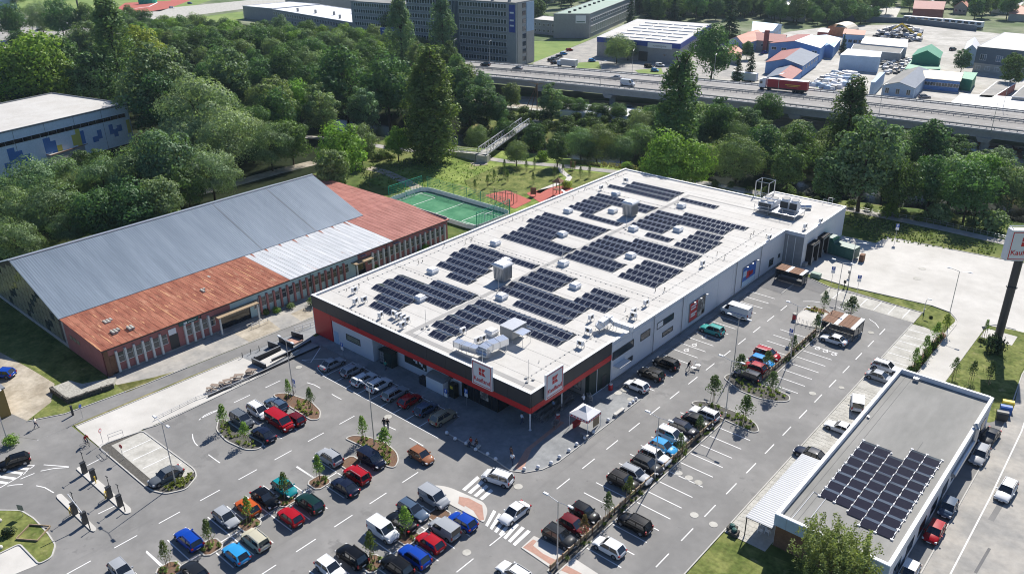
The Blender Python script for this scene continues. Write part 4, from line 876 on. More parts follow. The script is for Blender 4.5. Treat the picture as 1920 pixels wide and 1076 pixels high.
def hall_window(y0, y1, fr):
 q = MB(); q.box(-13.0,-12.95, y0, y1,1.72,3.35); w = part('window', q, 'window_glass', hl)
 q = MB(); q.box(-12.95,-12.9, y0, y1,1.66,1.76).box(-12.95,-12.92, y0, y1,2.7,2.77).box(-12.95,-12.92, y0, y0+.06,1.76,3.35).box(-12.95,-12.92, y1-.06, y1,1.76,3.35); part('frame', q, fr, w)
k = 0; y = -27.47
while y < 43.5:
 pink = y < -7.7 or y > 19.9
 if not (-19.4 < y < -17.0) and not (-11 < y < -2.6) and not (17.4 < y < 22.6):
  q = MB(); q.box(-13.0,-12.62, y-.16, y+.16,.25,3.85); part('pilaster', q, 'pilaster_white' if pink else 'pink_wall', hl)
 if not (-19.8 < y < -17.5) and not (-11.6 < y < -3.5) and not (17 < y < 21.8) and y < 42.5: hall_window(y+.2, y+1.2, 'pilaster_white')
 y += 1.413
q = MB(); q.box(-13.0,-12.94,-18.9,-17.4,.1,2.9); part('door', q, 'dark_metal', hl); q = MB(); q.box(-12.94,-12.9,-18.9,-17.6,2.9,3.9); part('fanlight', q, 'bare_white', hl)
q = MB(); q.box(-13.0,-12.9,-29.25,-28.6,.0,4.5); part('downpipe', q, 'wood', hl); q = MB(); q.box(-13.0,-12.93,-28.55,-27.7,.1,3.3); part('door', q, 'wood', hl)
for y in (-13.2,8.7,27.0): q = MB(); q.tube((-12.75, y,0),(-12.75, y,4.6),.07,6); part('downpipe', q, 'dark_metal', hl)
q = MB(); q.box(-12.92,-12.84,-17.0,-13.6,3.75,4.4); sg = part('shop_board', q, 'green_metal', hl, label='green name board over the windows'); q = MB(); q.box(-12.84,-12.82,-16.2,-15.6,3.85,4.2).box(-12.84,-12.82,-15.4,-14.0,4.0,4.12); part('lettering', q, 'sign_white', sg)
# two entrance porches
for (a, b, m, lab) in ((-10.9,-3.1, 'wood_pale', 'weathered flat porch roof'),(18.2,22.6, 'wood_pale', 'smaller flat porch roof')):
 q = MB(); q.box(-13.0,-11.4+(.0 if a > 0 else -.0), a, b,3.15,3.32); pr = part('porch_roof', q, m, hl, label=lab)
 q = MB(); q.box(-13.0,-12.94, a+1.0, b-1.0,.2,2.9); part('porch_glazing', q, 'dark_glass', hl)
 for yy in (a+.3, b-.3): q = MB(); q.box(-11.7,-11.45, yy-.12, yy+.12,0,3.15); part('porch_post', q, 'pilaster_white', hl)
 q = MB(); q.box(-13.0,-11.2, a, b,.0,.25).box(-11.2,-10.8, a+1.5, b-1.0,0,.12); part('porch_step', q, 'old_asphalt', hl)
t = empty('hand_rail', (-9.7,-4.6,0),0, 'white ramp railing by the hall porch', 'railing'); q = MB()
for z in (.5,.9): q.tube((0,-1.6, z),(0,1.6, z),.03,5)
for yy in (-1.6,0,1.6): q.tube((0, yy,0),(0, yy,.9),.03,5)
q.build('rail', 'white_metal', t)
for i,(y, w) in enumerate(((20.6, 'nearer'),(29.1, 'middle'),(38.6, 'farther'))):
 t = empty('wall_solar_panel', (-12.6, y,4.05),0, w+' small tilted solar panel bracketed on the pink wall', 'solar panel'); q = MB(); q.box(0,.8,-.65,.65,.2,.26, top=(0.05,.85,-.65,.65)); q.build('panel', 'solar', t)
 q = MB(); q.tube((-.4,-.4,-.3),(.5,-.4,.2),.03,4).tube((-.4,.4,-.3),(.5,.4,.2),.03,4); q.build('bracket', 'galv', t)
# low stone wall bed
t = empty('gabion_wall', (0,0,0),0, 'low angled dry stone wall holding pale gravel at the lawn corner', 'stone wall')
gw = A2('ml', [(285,1100-0)],0); ga = [A('bl', 288,52), A('bl', 385,118), A('bl', 640,32)]
q = MB(); strip(q,[(p.x, p.y) for p in ga],.35,0,.75); q.build('wall', 'stone_dark', t)
rr = random.Random(3)
for i in range(90):
 s = rr.random(); a, b = (ga[0], ga[1]) if s < .3 else (ga[1], ga[2]); c = a.lerp(b, rr.random()); q = MB(); e = rr.uniform(.1,.2)
 q.box(-e, e,-e*.7, e*.7,-e*.5, e*.5, top=(-e*.7, e*.8,-e*.5, e*.6)); o = q.build('stone', 'stone_dark', t); o.location = (c.x+rr.uniform(-.2,.2), c.y+rr.uniform(-.2,.2), rr.uniform(.1,.78)); o.rotation_euler = (0,0, rr.uniform(0,3))
P_ = [tuple(p[:2]) for p in (A('bl', 300,45), A('bl', 385,112), A('bl', 638,26), A('ml', 655,1055), A('ml', 480,1090), A('bl', 470,30), A('bl', 395,10))]
tri_poly('pale_gravel', P_,.6, 'gravel', t=.6)
# ------------------------------------------------------------------ ochre house at the left edge
oh = empty('ochre_house', (0,0,0), label='ochre walled house cut off at the left edge of the picture', cat='house'); p = A('bl', 65,185); p2 = A('bl', 0,200)
q = MB(); q.box(p.x-9, p.x, p.y-12+4, p.y+4.0,0,4.6) if False else q.box(p.x-9, p.x, p.y-.0-9, p.y,0,4.4); q.build('wall', 'ochre_wall', oh); q = MB(); q.box(p.x-9.3, p.x+.2, p.y-9.3, p.y+.2,4.4,4.6); q.build('roof', 'grey_metal', oh)
# ================================================================== small flat building
sb = empty('flat_roofed_building', (0,0,0), label='flat grey roofed building with white parapet beside the street', cat='building')
q = MB(); q.box(80.45,92.4,2.2,42.3,0,3.78); part('wall', q, 'white_wall', sb)
q = MB(); q.box(80.7,92.12,2.28,42.02,3.78,3.84); part('roof', q, 'roof_grey', sb)
for k in range(3): q = MB(); q.box(81.5+k*.85+(k > 1)*5,81.55+k*.85+(k > 1)*5,2.6,41.9-(k > 1)*15,3.84,3.855); part('roof_seam', q, 'asphalt_dark', sb)
q = MB(); q.box(80.3,80.72,2.3,42.4,3.7,4.5).box(92.1,92.5,2.3,42.4,3.7,4.42).box(80.72,92.1,42.0,42.4,3.7,4.5).box(80.3,92.5,1.9,2.3,3.0,4.5); part('parapet', q, 'bare_white', sb)
for i in range(9): q = MB(); q.box(80.35+i*1.35,81.66+i*1.35,1.84,1.9,3.0,4.46); part('cladding_panel', q, 'pale_blue_wall', sb)
q = MB(); q.box(80.5,92.3,2.14,2.2,0,2.95); part('end_wall', q, 'wood', sb)
for i in range(26): q = MB(); q.box(92.4,92.46,2.6+i*1.52,4.06+i*1.52,.2,3.9); part('cladding_panel', q, 'white_wall', sb)
for i in range(9): q = MB(); q.box(92.46,92.5,4+i*4.2,6.4+i*4.2,1.0,2.6); part('window', q, 'dark_glass', sb)
for i in range(8): q = MB(); q.box(80.4,80.45,18+i*3,19.8+i*3,.8,2.4); part('window', q, 'dark_glass', sb)
q = MB(); q.path([(92.7,24,2.6),(92.7,33,2.6)],.3,8).path([(92.7,33,2.6),(92.7,33.2,4.4),(92.3,33.4,4.9)],.3,8); part('flue', q, 'galv', sb)
q = MB(); q.path([(83.3,3.2,3.9),(83.3,8.6,3.9),(81.8,8.9,3.9),(81.8,3.0,3.9)],.04,4); part('cable_pipe', q, 'bare_white', sb)
q = MB(); q.box(81.0,81.3,27.7,28.0,3.84,4.1).box(82.6,83.3,40.9,41.4,3.84,4.35); part('vent', q, 'galv', sb)
sa = empty('solar_array', (82.55,6.6,3.84),0, 'dense block of dark solar panels with white joints on the small building', 'solar array')
CW = 1.72
def sbpanel(fr):
 q = MB(); y0, y1 = (0,1.2) if fr else (1.95,1.22); L = [(.04, y0,.1),(CW-.04, y0,.1),(CW-.04, y1,.3),(.04, y1,.3)]
 if not fr: L = [L[1], L[0], L[3], L[2]]
 q.add(L+[(a, b, c-.04) for a, b, c in L],[(0,1,2,3),(7,6,5,4),(0,4,5,1),(1,5,6,2),(2,6,7,3),(3,7,4,0)],0); return q.mesh('solar_panel', ['solar' if fr else 'solar_sky_sheen'])
s1, s2 = sbpanel(True), sbpanel(False); s2.materials[0] = M['solar_back_sheen']; s1.materials[0] = M['solar_dull']; q = MB()
for c in range(5):
 ya, nr = ((2.0,7),(2.0,7),(1.0,7),(.0,9),(.0,9))[c]
 for r in range(nr):
  for me in (s1, s2): obj('solar_panel', me, sa,(c*CW, ya+r*1.97,0))
for c in range(6):
 ya, nr = ((2.0,7),(2.0,7),(1.5,7),(.0,9),(.0,9),(0,9))[c]
 for r in range(nr+1): q.box(c*CW-(.16 if c in (0,5) or r in (0, nr) else .07), c*CW+(.16 if c in (0,5) or r in (0, nr) else .07), ya+r*1.97-.09, ya+r*1.97+.09,0,.16)
 q.box(c*CW-.025, c*CW+.025, ya, ya+nr*1.97,.06,.14)
 for r in range(nr): q.box(c*CW-.035, c*CW+.035, ya+r*1.97+.7, ya+r*1.97+1.2,.26,.33)
q.build('clamp_rail', 'bare_white', sa, kind='stuff')
cp = empty('carport', (77.4,1.3,0),0, 'white corrugated carport along the small building', 'carport'); q = MB()
for y in np.arange(0,15.0,.37): q.add([(-.1, y,2.78),(3.0, y,2.86),(3.0, y+.2,2.93),(-.1, y+.2,2.85),(3.0, y+.37,2.86),(-.1, y+.37,2.78)],[(0,1,2,3),(3,2,4,5)])
q.build('corrugated_roof', 'corrugated_white', cp)
for y in (.2,5,10,14.7): q = MB(); q.tube((0, y,0),(0, y,2.8),.07,6); q.build('post', 'dark_metal', cp)
q = MB(); q.beam((0,0,2.72),(0,15,2.72),.1,.14).beam((0,.1,2.72),(3,.1,2.8),.1,.14); q.build('beam', 'dark_metal', cp)
for i,(x, y) in enumerate(((76.4,.9),(75.9,1.4))):
 t = empty('planter', (x, y,0),0,('dark square planter at the carport corner', 'dark square planter nearest the lane by the carport')[i], 'planter'); q = MB(); q.box(-.45,.45,-.45,.45,0,.5, top=(-.5,.5,-.5,.5)); q.build('box', 'stone_dark', t); q = MB(); q.dome((0,0,.6),.35,.3,8,4); q.build('plant', 'green_metal', t)
t = empty('garden_chairs', (78.3,2.8,0),0, 'white plastic chairs under the carport end', 'chair'); q = MB()
for dx, dy in ((0,0),(.7,.4),(.2,1.0)): q.box(dx, dx+.45, dy, dy+.45,.4,.45).box(dx, dx+.05, dy, dy+.45,.45,.9).tube((dx, dy,0),(dx, dy,.4),.03,4).tube((dx+.45, dy,0),(dx+.45, dy,.4),.03,4).tube((dx, dy+.45,0),(dx, dy+.45,.4),.03,4).tube((dx+.45, dy+.45,0),(dx+.45, dy+.45,.4),.03,4)
q.build('seat', 'bare_white', t)
# ================================================================== background buildings
WM = {}
def window_mesh(w, h, glass='window_glass', fr='bare_white', mull=1):
 k = (round(w,2), round(h,2), glass, fr, mull)
 if k not in WM:
  q = MB(); q.box(-w/2, w/2,-.06,0,0, h,0); t = .09
  q.box(-w/2-t,-w/2,-.14,0,-t, h+t,1).box(w/2, w/2+t,-.14,0,-t, h+t,1).box(-w/2, w/2,-.14,0,-t,0,1).box(-w/2, w/2,-.14,0, h, h+t,1)
  for i in range(mull): x = -w/2+w*(i+1)/(mull+1); q.box(x-.04, x+.04,-.12,-.06,0, h,1)
  WM[k] = q.mesh('window', [glass, fr])
 return WM[k]
def facade(par, a, b, zs, n, w, h, glass='window_glass', fr='bare_white', mull=1, inset=.0, skip=()):
 """windows along the wall a->b (outside on the right of the walking direction)"""
 a, b = Vector(a[:2]), Vector(b[:2]); d = (b-a); L = d.length; d.normalize(); ang = math.atan2(d.y, d.x)
 for z in zs:
  for i in range(n):
   if i in skip: continue
   c = a+d*(L*(i+.5)/n); o = obj('window', window_mesh(w, h, glass, fr, mull), par,(c.x, c.y, z), ang)
def blk(name, label, cat, corners, h, wall, roof, par_h=.4, cap='bare_white', z0=0):
 """flat-roofed block on a four-cornered plan (counter-clockwise)"""
 c = [tuple(p[:2]) for p in corners]
 if sum(c[i][0]*c[(i+1) % len(c)][1]-c[(i+1) % len(c)][0]*c[i][1] for i in range(len(c))) < 0: c = c[::-1]
 t = empty(name,(0,0,0),0, label, cat); q = MB(); q.prism(c, z0, h); part('wall', q, wall, t)
 q = MB(); q.prism([((x-sum(p[0] for p in c)/len(c))*.985+sum(p[0] for p in c)/len(c),(y-sum(p[1] for p in c)/len(c))*.985+sum(p[1] for p in c)/len(c)) for x, y in c], h, h+.06); part('roof', q, roof, t)
 if par_h: q = MB(); strip(q, c,.35, h-.02, h+par_h, closed=True); part('parapet', q, cap, t)
 return t
def V2(p): return Vector(p[:2])
# hall with coloured blocks on its side
Z = 11.6; r1 = G(238,196, Z); bk = G(112,173, Z); fl = G(0,251, Z); d = (V2(fl)-V2(r1)).normalized(); nn = Vector((-d.y, d.x)); nn = nn if nn.dot(V2(bk)-V2(r1)) > 0 else -nn
c0 = V2(r1); c1 = c0+d*70; c2 = c1+nn*36; c3 = c0+nn*36.5
mh = blk('mural_hall', 'white hall with flat roof and blue and yellow stepped blocks on its long side', 'hall', [c0, c1, c2, c3], Z, 'mural_white', 'roof_membrane', .4, 'grey_metal')
al = math.atan2(-d.y, -d.x)   # along the wall seen from outside
def wallbox(s0, s1, z0, z1, m, name, th=.05):
 a, b = c0+d*s1, c0+d*s0; q = MB(); L = s1-s0; q.box(0, L,-th,0, z0, z1); o = part(name, q, m, mh); o.location = (a.x, a.y,0); o.rotation_euler = (0,0, al); return o
wallbox(1.5,66,8.1,9.2, 'dark_glass', 'window_band', .12)
for k in range(26): wallbox(1.5+k*2.5,1.62+k*2.5,8.1,9.2, 'grey_metal', 'window_post', .2)
mpx = 1/ px_size(r1)
for s0, s1, z0, z1, m in ((.4,1.6,3.0,7.1, 'mural_yellow'),(3.4,5.0,4.3,6.2, 'mural_blue'),(5.0,6.4,3.0,5.3, 'mural_blue'),(6.4,7.7,4.0,6.9, 'mural_blue'),(10.4,11.8,3.6,6.2, 'mural_blue'),(11.8,13.6,3.0,4.6, 'mural_blue'),(16.0,17.2,3.4,7.2, 'mural_blue'),(17.2,18.6,2.0,8.0, 'mural_yellow'),
       (18.6,20.0,3.5,6.6, 'mural_yellow'),(23.5,25,1.4,4.8, 'mural_yellow'),(25,26.5,2.5,6.4, 'mural_blue'),(26.5,28.6,3.4,7.6, 'mural_blue'),(33,35,1,4.6, 'mural_blue'),(35,37,2,6.0, 'mural_blue'),(37,39,3,7.2, 'mural_blue'),(39,40.6,1,3.6, 'mural_blue'),(43,45,3,6.4, 'mural_blue'),(45,48,2.6,4.6, 'mural_blue'),(48,50.5,3.4,5.4, 'mural_blue'),(50.5,53,4,7, 'mural_blue'),(56,58,1,4.4, 'mural_yellow')):
 wallbox(s0, s1, z0, z1, m, 'painted_block')
for k in range(7): wallbox(.2+k*9,.3+k*9,0, Z-.1, 'grey_wall', 'wall_joint', .03)
q = MB(); q.path([(c0.x-1, c0.y+1, Z),(c0.x-1, c0.y+1, Z+1.8),(c0.x-3, c0.y+.5, Z+1.8),(c0.x-3, c0.y+.5, Z)],.08,4).path([(c0.x-1, c0.y+1, Z+.9),(c0.x-3, c0.y+.5, Z+.9)],.08,4); part('roof_ladder', q, 'dark_metal', mh)
sh_ = [V2(G(96,292,3)), V2(G(196,260,3))]; a = sh_[0]; b = sh_[1]; dd = (b-a).normalized(); n2 = Vector((-dd.y, dd.x))
blk('low_annex', 'low flat roofed annex below the painted wall between the trees', 'annex', [a, b, b+n2*6, a+n2*6],3.0, 'beige_wall', 'concrete_block', .15, 'wood')
# office block
Z = 26.7; fr = V2(G(967,7, Z)); rr_ = V2(G(1001,0, Z)); d = Vector((-1,-.16)).normalized(); dn = Vector((-d.y, d.x))*-1
d = (V2(G(880,2, Z))-fr).normalized(); dn = Vector((d.y,-d.x)); dn = dn if dn.y > 0 else -dn; OW = 62; OD = 15
oc = [fr, fr+dn*OD, fr+dn*OD+d*OW, fr+d*OW]
ob = blk('office_block', 'tall grey eight storey office block with strips of windows', 'office building', oc, Z, 'office_wall', 'roof_grey', .3, 'grey_wall')
fa = fr+d*OW; zs = [1.6+i*3.25 for i in range(8)]
facade(ob, fr+d*31, fr+d*5.0, zs,17,1.3,1.8, mull=0); facade(ob, fr+d*OW, fr+d*35, zs,17,1.3,1.8, mull=0)
for i in range(8):
 for k in (0,): 
  q = MB(); a_ = fr+d*4.6; L = 26.6; q.box(-L,0,-.3,0,0,.55); o = part('sill_band', q, 'grey_wall', ob); o.location = (a_.x, a_.y, zs[i]-.75); o.rotation_euler = (0,0, math.atan2(-d.y,-d.x))
  q = MB(); a_ = fr+d*34.6; q.box(-27,0,-.3,0,0,.55); o = part('sill_band', q, 'grey_wall', ob); o.location = (a_.x, a_.y, zs[i]-.75); o.rotation_euler = (0,0, math.atan2(-d.y,-d.x))
for k in range(5): a_ = fr+d*(31.5+k*.75); q = MB(); q.box(-.15,.15,-.35,0,1, Z-.5); o = part('stair_fin', q, 'slate_wall', ob); o.location = (a_.x, a_.y,0); o.rotation_euler = (0,0, math.atan2(-d.y,-d.x))
def onwall(org, dirv, s0, s1, z0, z1, m, name, par, th=.15):
 ang = math.atan2(dirv.y, dirv.x); q = MB(); q.box(s0, s1,-th,0, z0, z1); o = part(name, q, m, par); o.location = (org.x, org.y,0); o.rotation_euler = (0,0, ang); return o
onwall(fr,-d,-3.4,-.4,14.5,26, 'band_blue', 'blue_banner', ob,.35)
for z in (22.4,19.2,17.0): onwall(fr,-d,-3.0,-.9, z, z+.7, 'bare_white', 'banner_lettering', ob,.38)
onwall(fr, dn,1.0,4.6,0,26.3, 'beige_wall', 'wall_strip', ob,.2); onwall(fr, dn,8.2,14.4,14,26.4, 'pale_blue_wall', 'white_banner', ob,.3); onwall(fr, dn,8.2,14.4,0,14, 'beige_wall', 'wall_strip', ob,.2)
for i in range(8): onwall(fr, dn,5.2,7.8, zs[i], zs[i]+1.9, 'window_glass', 'window', ob,.12)
for k in range(6): a_ = fr+d*(6+k*9)+dn*4; q = MB(); q.box(a_.x-.5, a_.x+.5, a_.y-.5, a_.y+.5, Z, Z+1.6); part('roof_vent', q, 'grey_wall', ob)
ob2 = blk('office_block', 'grey wing block farther left of the tall office block', 'office building', [V2(G(765,10,20)), V2(G(765,10,20))+dn*14, V2(G(765,10,20))+dn*14+d*40, V2(G(765,10,20))+d*40],20, 'office_wall', 'roof_grey', .3, 'grey_wall')
facade(ob2, V2(G(765,10,20))+d*38, V2(G(765,10,20))+d*2,[1.6+i*3.25 for i in range(6)],22,1.2,1.6, mull=0)
# school behind the wood
Z = 7.4; a = V2(G(455,13, Z)); b = V2(G(510,18, Z)); c_ = V2(G(700,50, Z)); e_ = V2(G(720,35, Z))
d1 = (c_-b).normalized(); n1 = Vector((-d1.y, d1.x)); n1 = n1 if n1.y > 0 else -n1
sc = blk('school', 'long low pale school with rows of windows behind the trees', 'school', [b, c_, c_+n1*34, b+n1*34], Z, 'grey_wall', 'bare_white', .3, 'bare_white')
facade(sc, b+d1*1, c_-d1*6,[4.2],36,1.9,1.9, mull=1); facade(sc, b+d1*2, c_-d1*6,[.6],30,1.9,1.7, mull=1)
d2 = (b-a).normalized(); sc2 = blk('school_wing', 'blank walled left end of the pale school', 'school', [a, b, b+n1*34, a+n1*34], Z+.3, 'grey_wall', 'bare_white', .3, 'bare_white')
q = MB(); p = c_+n1*9-d1*10; q.box(p.x-5, p.x+5, p.y-4, p.y+4, Z, Z+3.2); part('roof_house', q, 'bare_white', sc)
for k in range(6): p = b+d1*(25+k*17)+n1*(5+3*(k % 3)); q = MB(); q.box(p.x-.5, p.x+.5, p.y-.5, p.y+.5, Z, Z+2.2); part('chimney', q, 'grey_wall', sc)
p = G(620,6,0); blk('yellow_block', 'far school block with a yellow stripe at the top edge of the picture', 'school', [V2(G(535,4,6)), V2(G(720,10,6)), V2(G(720,10,6))+n1*20, V2(G(535,4,6))+n1*20],11, 'beige_wall', 'bare_white', .3)
p0 = V2(G(662,20,9)); p1 = V2(G(690,20,9)); blk('white_cube', 'small white cube building behind the pale school', 'building', [p0, p1, p1+n1*12, p0+n1*12],11, 'bare_white', 'bare_white', .2)
# sports hall with green roof
Z = 12.3; a = V2(G(1038,27, Z)); b = V2(G(1106,27, Z)); c_ = V2(G(1176,0, Z)); dl = (c_-b).normalized(); 
gh = blk('sports_hall', 'large grey sports hall with pale green roof', 'sports hall', [a, b, b+dl*95, a+dl*95], Z, 'grey_wall', 'pale_green_roof', .25, 'grey_wall')
facade(gh, b+dl*2, b+dl*92,[8.0],22,3.2,1.6, mull=2); facade(gh, b+dl*2, b+dl*92,[2.2],22,3.6,3.6, glass='cloud_glass', mull=3)
o1 = (b-a).normalized(); onwall(b, o1,-7.5,-2.0,7.6,11.6, 'bare_white', 'name_board', gh,.3); onwall(b, o1,-7.0,-2.5,8.1,8.6, 'green_metal', 'board_lettering', gh,.34)
for k in range(10): p = (a+b)/2+dl*(6+k*9)-o1*3; q = MB(); q.box(p.x-.6, p.x+.6, p.y-.6, p.y+.6, Z, Z+.9); part('roof_vent', q, 'dark_metal', gh)
Z = 7.5; b2 = V2(G(1066,43, Z)); a2 = V2(G(1000,37, Z)); n3 = dl
gl_ = blk('sports_hall_annex', 'lower grey annex with small windows before the sports hall', 'annex', [a2, b2, b2+n3*16, a2+n3*16], Z, 'grey_wall', 'roof_membrane', .25, 'grey_wall')
facade(gl_, a2, b2,[4.6,1.4],8,1.3,1.2, mull=0)
# warehouse with blue band
Z = 8.8; b = V2(G(1275,83, Z)); a = V2(G(1120,70, Z)); dl = (V2(G(1334,45, Z))-b).normalized()
wh = blk('warehouse', 'pale grey warehouse with a blue fascia band and white roof', 'warehouse', [a, b, b+dl*70, a+dl*70], Z, 'grey_wall', 'roof_membrane', .1, 'bare_white')
o1 = (b-a).normalized(); L = (b-a).length
onwall(b, o1,-L,0, Z-2.1, Z+.1, 'band_blue', 'blue_band', wh,.35); onwall(b, dl,0,70, Z-2.1, Z+.1, 'band_blue', 'blue_band', wh,.35); onwall(b, o1,-15.5,-3.6, Z-2.6, Z-.4, 'sign_white', 'name_board', wh,.5)
tx = text_mesh('voestalpine', 1.5,.02, 'grey_metal'); o = obj('lettering', tx, wh); ang = math.atan2(o1.y, o1.x); pp = b-o1*9.6; o.rotation_euler = (R(90),0, ang); o.location = (pp.x+.52*math.sin(ang), pp.y-.52*math.cos(ang), Z-2.0)
onwall(b, o1,-20,-15.5,0,4.2, 'dark_metal', 'gate', wh,.1); onwall(b, o1,-7.5,-6.7,3,3.8, 'dark_glass', 'window', wh,.1)
for r in range(6):
 for k in range(4): p = a+o1*(7+k*8.2+r*.3)+dl*(7+r*10); q = MB(); q.beam((p.x, p.y, Z+.25),(p.x+o1.x*7, p.y+o1.y*7, Z+.25),1.4,.5); part('rooflight_strip', q, 'bare_white', wh)
# gabled sheds of the trading estate: (ridge pixels, eave pixels) turned into plans
def gable(name, label, cat, corners, zw, zr, wall, roof, roof2=None, axis=0, over=.3, win=None):
 """corners = front-left, front-right, back-right, back-left; axis 0: gable faces front"""
 c = [V2(p) for p in corners]; t = empty(name,(0,0,0),0, label, cat)
 if axis == 1: c = c[1:]+c[:1]
 A_, B_, C_, D_ = c; F_, K_ = (A_+B_)/2,(D_+C_)/2
 q = MB(); v = lambda p, z: (p.x, p.y, z)
 q.add([v(A_,0), v(B_,0), v(C_,0), v(D_,0), v(A_, zw), v(B_, zw), v(C_, zw), v(D_, zw), v(F_, zr), v(K_, zr)],[(0,1,5,8,4),(1,2,6,5),(2,3,7,9,6),(3,0,4,7)]); part('wall', q, wall, t)
 u = (K_-F_).normalized()*over; w = (B_-A_).normalized()*over; k = (zr-zw)/((B_-A_).length/2)*over; e = .1
 for s,(P, Q, mm) in enumerate(((A_, D_, roof),(B_, C_, roof2 or roof))):
  ww = -w if s == 0 else w
  L = [v(P-u+ww, zw-k+e), v(Q+u+ww, zw-k+e), v(K_+u, zr+e), v(F_-u, zr+e)]; L2 = [(a, b, c_-.15) for a, b, c_ in L]
  f = [(0,1,2,3),(7,6,5,4),(0,4,5,1),(1,5,6,2),(3,7,4,0)]
  if s == 0: f = [tuple(reversed(g)) for g in f]
  q = MB(); q.add(L+L2, f); part('roof', q, mm, t)
 if win:
  for (i0, i1, n, z, w_, h_) in win: facade(t, c[i0], c[i1],[z], n, w_, h_, mull=1)
 return t
def quadpx(a, b, c, d, z): return [G(*p, z) for p in (a, b, c, d)]
def rect(a, b, depth_px, z):
 """plan from the two front corners and a pixel on the back edge"""
 A_, B_ = V2(G(*a, z)), V2(G(*b, z)); d_ = (B_-A_).normalized(); n_ = Vector((-d_.y, d_.x)); D_ = V2(G(*depth_px, z)); k = (D_-A_).dot(n_); return [A_, B_, B_+n_*k, A_+n_*k]
gable('blue_workshop', 'blue gabled workshop with half red, half solar roof nearest the highway', 'workshop', quadpx((1436,117),(1505,124),(1535,103),(1466,96),4.6),4.6,6.6, 'blue_wall', 'brick_red_roof', 'solar_grey', win=[(1,2,6,2.6,1.8,1.2)])
gable('blue_workshop', 'large blue gabled workshop with red and white roof behind the first', 'workshop', quadpx((1443,82),(1538,91),(1548,82),(1495,66),6.5),6.6,8.6, 'blue_wall', 'brick_red_roof', 'bare_white', win=[(0,1,5,4.0,2.2,1.2)])
gable('solar_shed', 'low shed with grey solar covered roof beside the highway', 'shed', quadpx((1436,146),(1482,150),(1503,133),(1466,122),3.2),3.2,4.6, 'blue_wall', 'solar_grey', 'brick_red_roof')
gable('salmon_house', 'house with a bright salmon pitched roof beside the big tree', 'house', quadpx((1367,75),(1394,83),(1440,70),(1400,62),5),5,7.5, 'pale_blue_wall', 'salmon_roof', win=[(1,2,4,2.4,1.6,1.2)])
gable('salmon_house', 'long red roofed house with a chimney left of the blue workshops', 'house', quadpx((1394,74),(1470,80),(1475,68),(1410,62),5),5,7, 'beige_wall', 'brick_red_roof', axis=1, win=[(3,0,5,2.4,1.6,1.2)])
q = MB(); p = G(1434,98,0); q.box(p.x-.9, p.x+.9, p.y-.9, p.y+.9,0,10); tag(q.build('brick_chimney', 'brick_red_roof'), 'square brick chimney by the long red roofed house', 'chimney')
gable('salmon_garage', 'low garage with salmon roof left edge of the estate', 'garage', quadpx((1362,103),(1388,110),(1392,96),(1370,85),3),3,4.2, 'beige_wall', 'salmon_roof')
gable('pale_blue_hall', 'pale blue roofed hall behind the red roofed houses', 'hall', quadpx((1410,64),(1448,60),(1466,48),(1412,42),5),5.4,7, 'pale_blue_wall', 'pale_blue_roof', axis=1, win=[(0,1,6,2.4,1.6,1.4)])
q4 = quadpx((1546,87),(1563,89),(1577,72),(1521,68),5); gable('pale_blue_hall', 'pale blue roofed hall right of the big blue workshop', 'hall', [q4[0], q4[1], q4[2], q4[3]],5,6, 'blue_wall', 'pale_blue_roof')
blk('white_storage_hall', 'plain white storage hall with a smooth pale roof', 'storage hall', quadpx((1576,103),(1650,108),(1653,98),(1590,92),6.2),6.2, 'pale_blue_wall', 'bare_white', .05)
blk('grey_roof_store', 'low grey roofed store behind the white storage hall', 'store', quadpx((1596,92),(1688,101),(1695,90),(1601,83),4.5),4.5, 'grey_wall', 'roof_grey', .1)
blk('cream_roof_store', 'long low store with cream roof beyond the grey one', 'store', quadpx((1614,84),(1700,92),(1702,77),(1620,71),4.5),5, 'white_wall', 'cream_roof', .1)
gable('red_roof_office', 'small office with flat red roof behind the pale blue hall', 'office', quadpx((1581,66),(1620,68),(1623,60),(1585,56),6),6.4,7.2, 'pale_blue_wall', 'salmon_roof', axis=1, win=[(3,0,4,2.6,1.6,1.4)])
t = empty('quonset_shed', (0,0,0),0, 'rusty shed with a round arched roof', 'shed'); p = G(1568,68,0); q = MB()
for k in range(10):
 a0, a1 = math.pi*k/10, math.pi*(k+1)/10; r = 6.5
 q.quad((p.x+r*math.cos(a0), p.y,1.5+r*.7*math.sin(a0)),(p.x+r*math.cos(a0), p.y+14,1.5+r*.7*math.sin(a0)),(p.x+r*math.cos(a1), p.y+14,1.5+r*.7*math.sin(a1)),(p.x+r*math.cos(a1), p.y,1.5+r*.7*math.sin(a1)))
q.build('arched_roof', 'cream_roof', t); q = MB(); q.box(p.x-6.4, p.x+6.4, p.y+.2, p.y+13.8,0,1.6).box(p.x-5, p.x+5, p.y+.1, p.y+.3,1.6,4.6); q.build('wall', 'rust_pale', t); blk('rust_shed', 'low shed left of the round roofed one', 'shed', quadpx((1533,60),(1552,62),(1556,55),(1540,53),4),4, 'brick_red_roof', 'cream_roof', .1)
gable('green_house', 'green gabled house with light green roof', 'house', quadpx((1711,105),(1762,110),(1767,98),(1722,93),6.4),6.4,9, 'green_roof', 'green_roof', 'green_roof', win=None)
gl2 = G2([(1697,130),(1763,130),(1760,117),(1710,113)],3.5); blk('green_lean_to', 'dark green flat lean-to before the green house', 'annex', gl2,3.5, 'green_roof', 'green_roof', .1, 'green_roof')
gable('blue_office', 'pale blue single storey office with grey pitched roof and white sign', 'office', quadpx((1655,160),(1715,166),(1748,134),(1695,133),4),4,5.6, 'pale_blue_wall', 'roof_grey', 'solar_grey', win=[(0,1,3,1.4,1.2,1.8)])
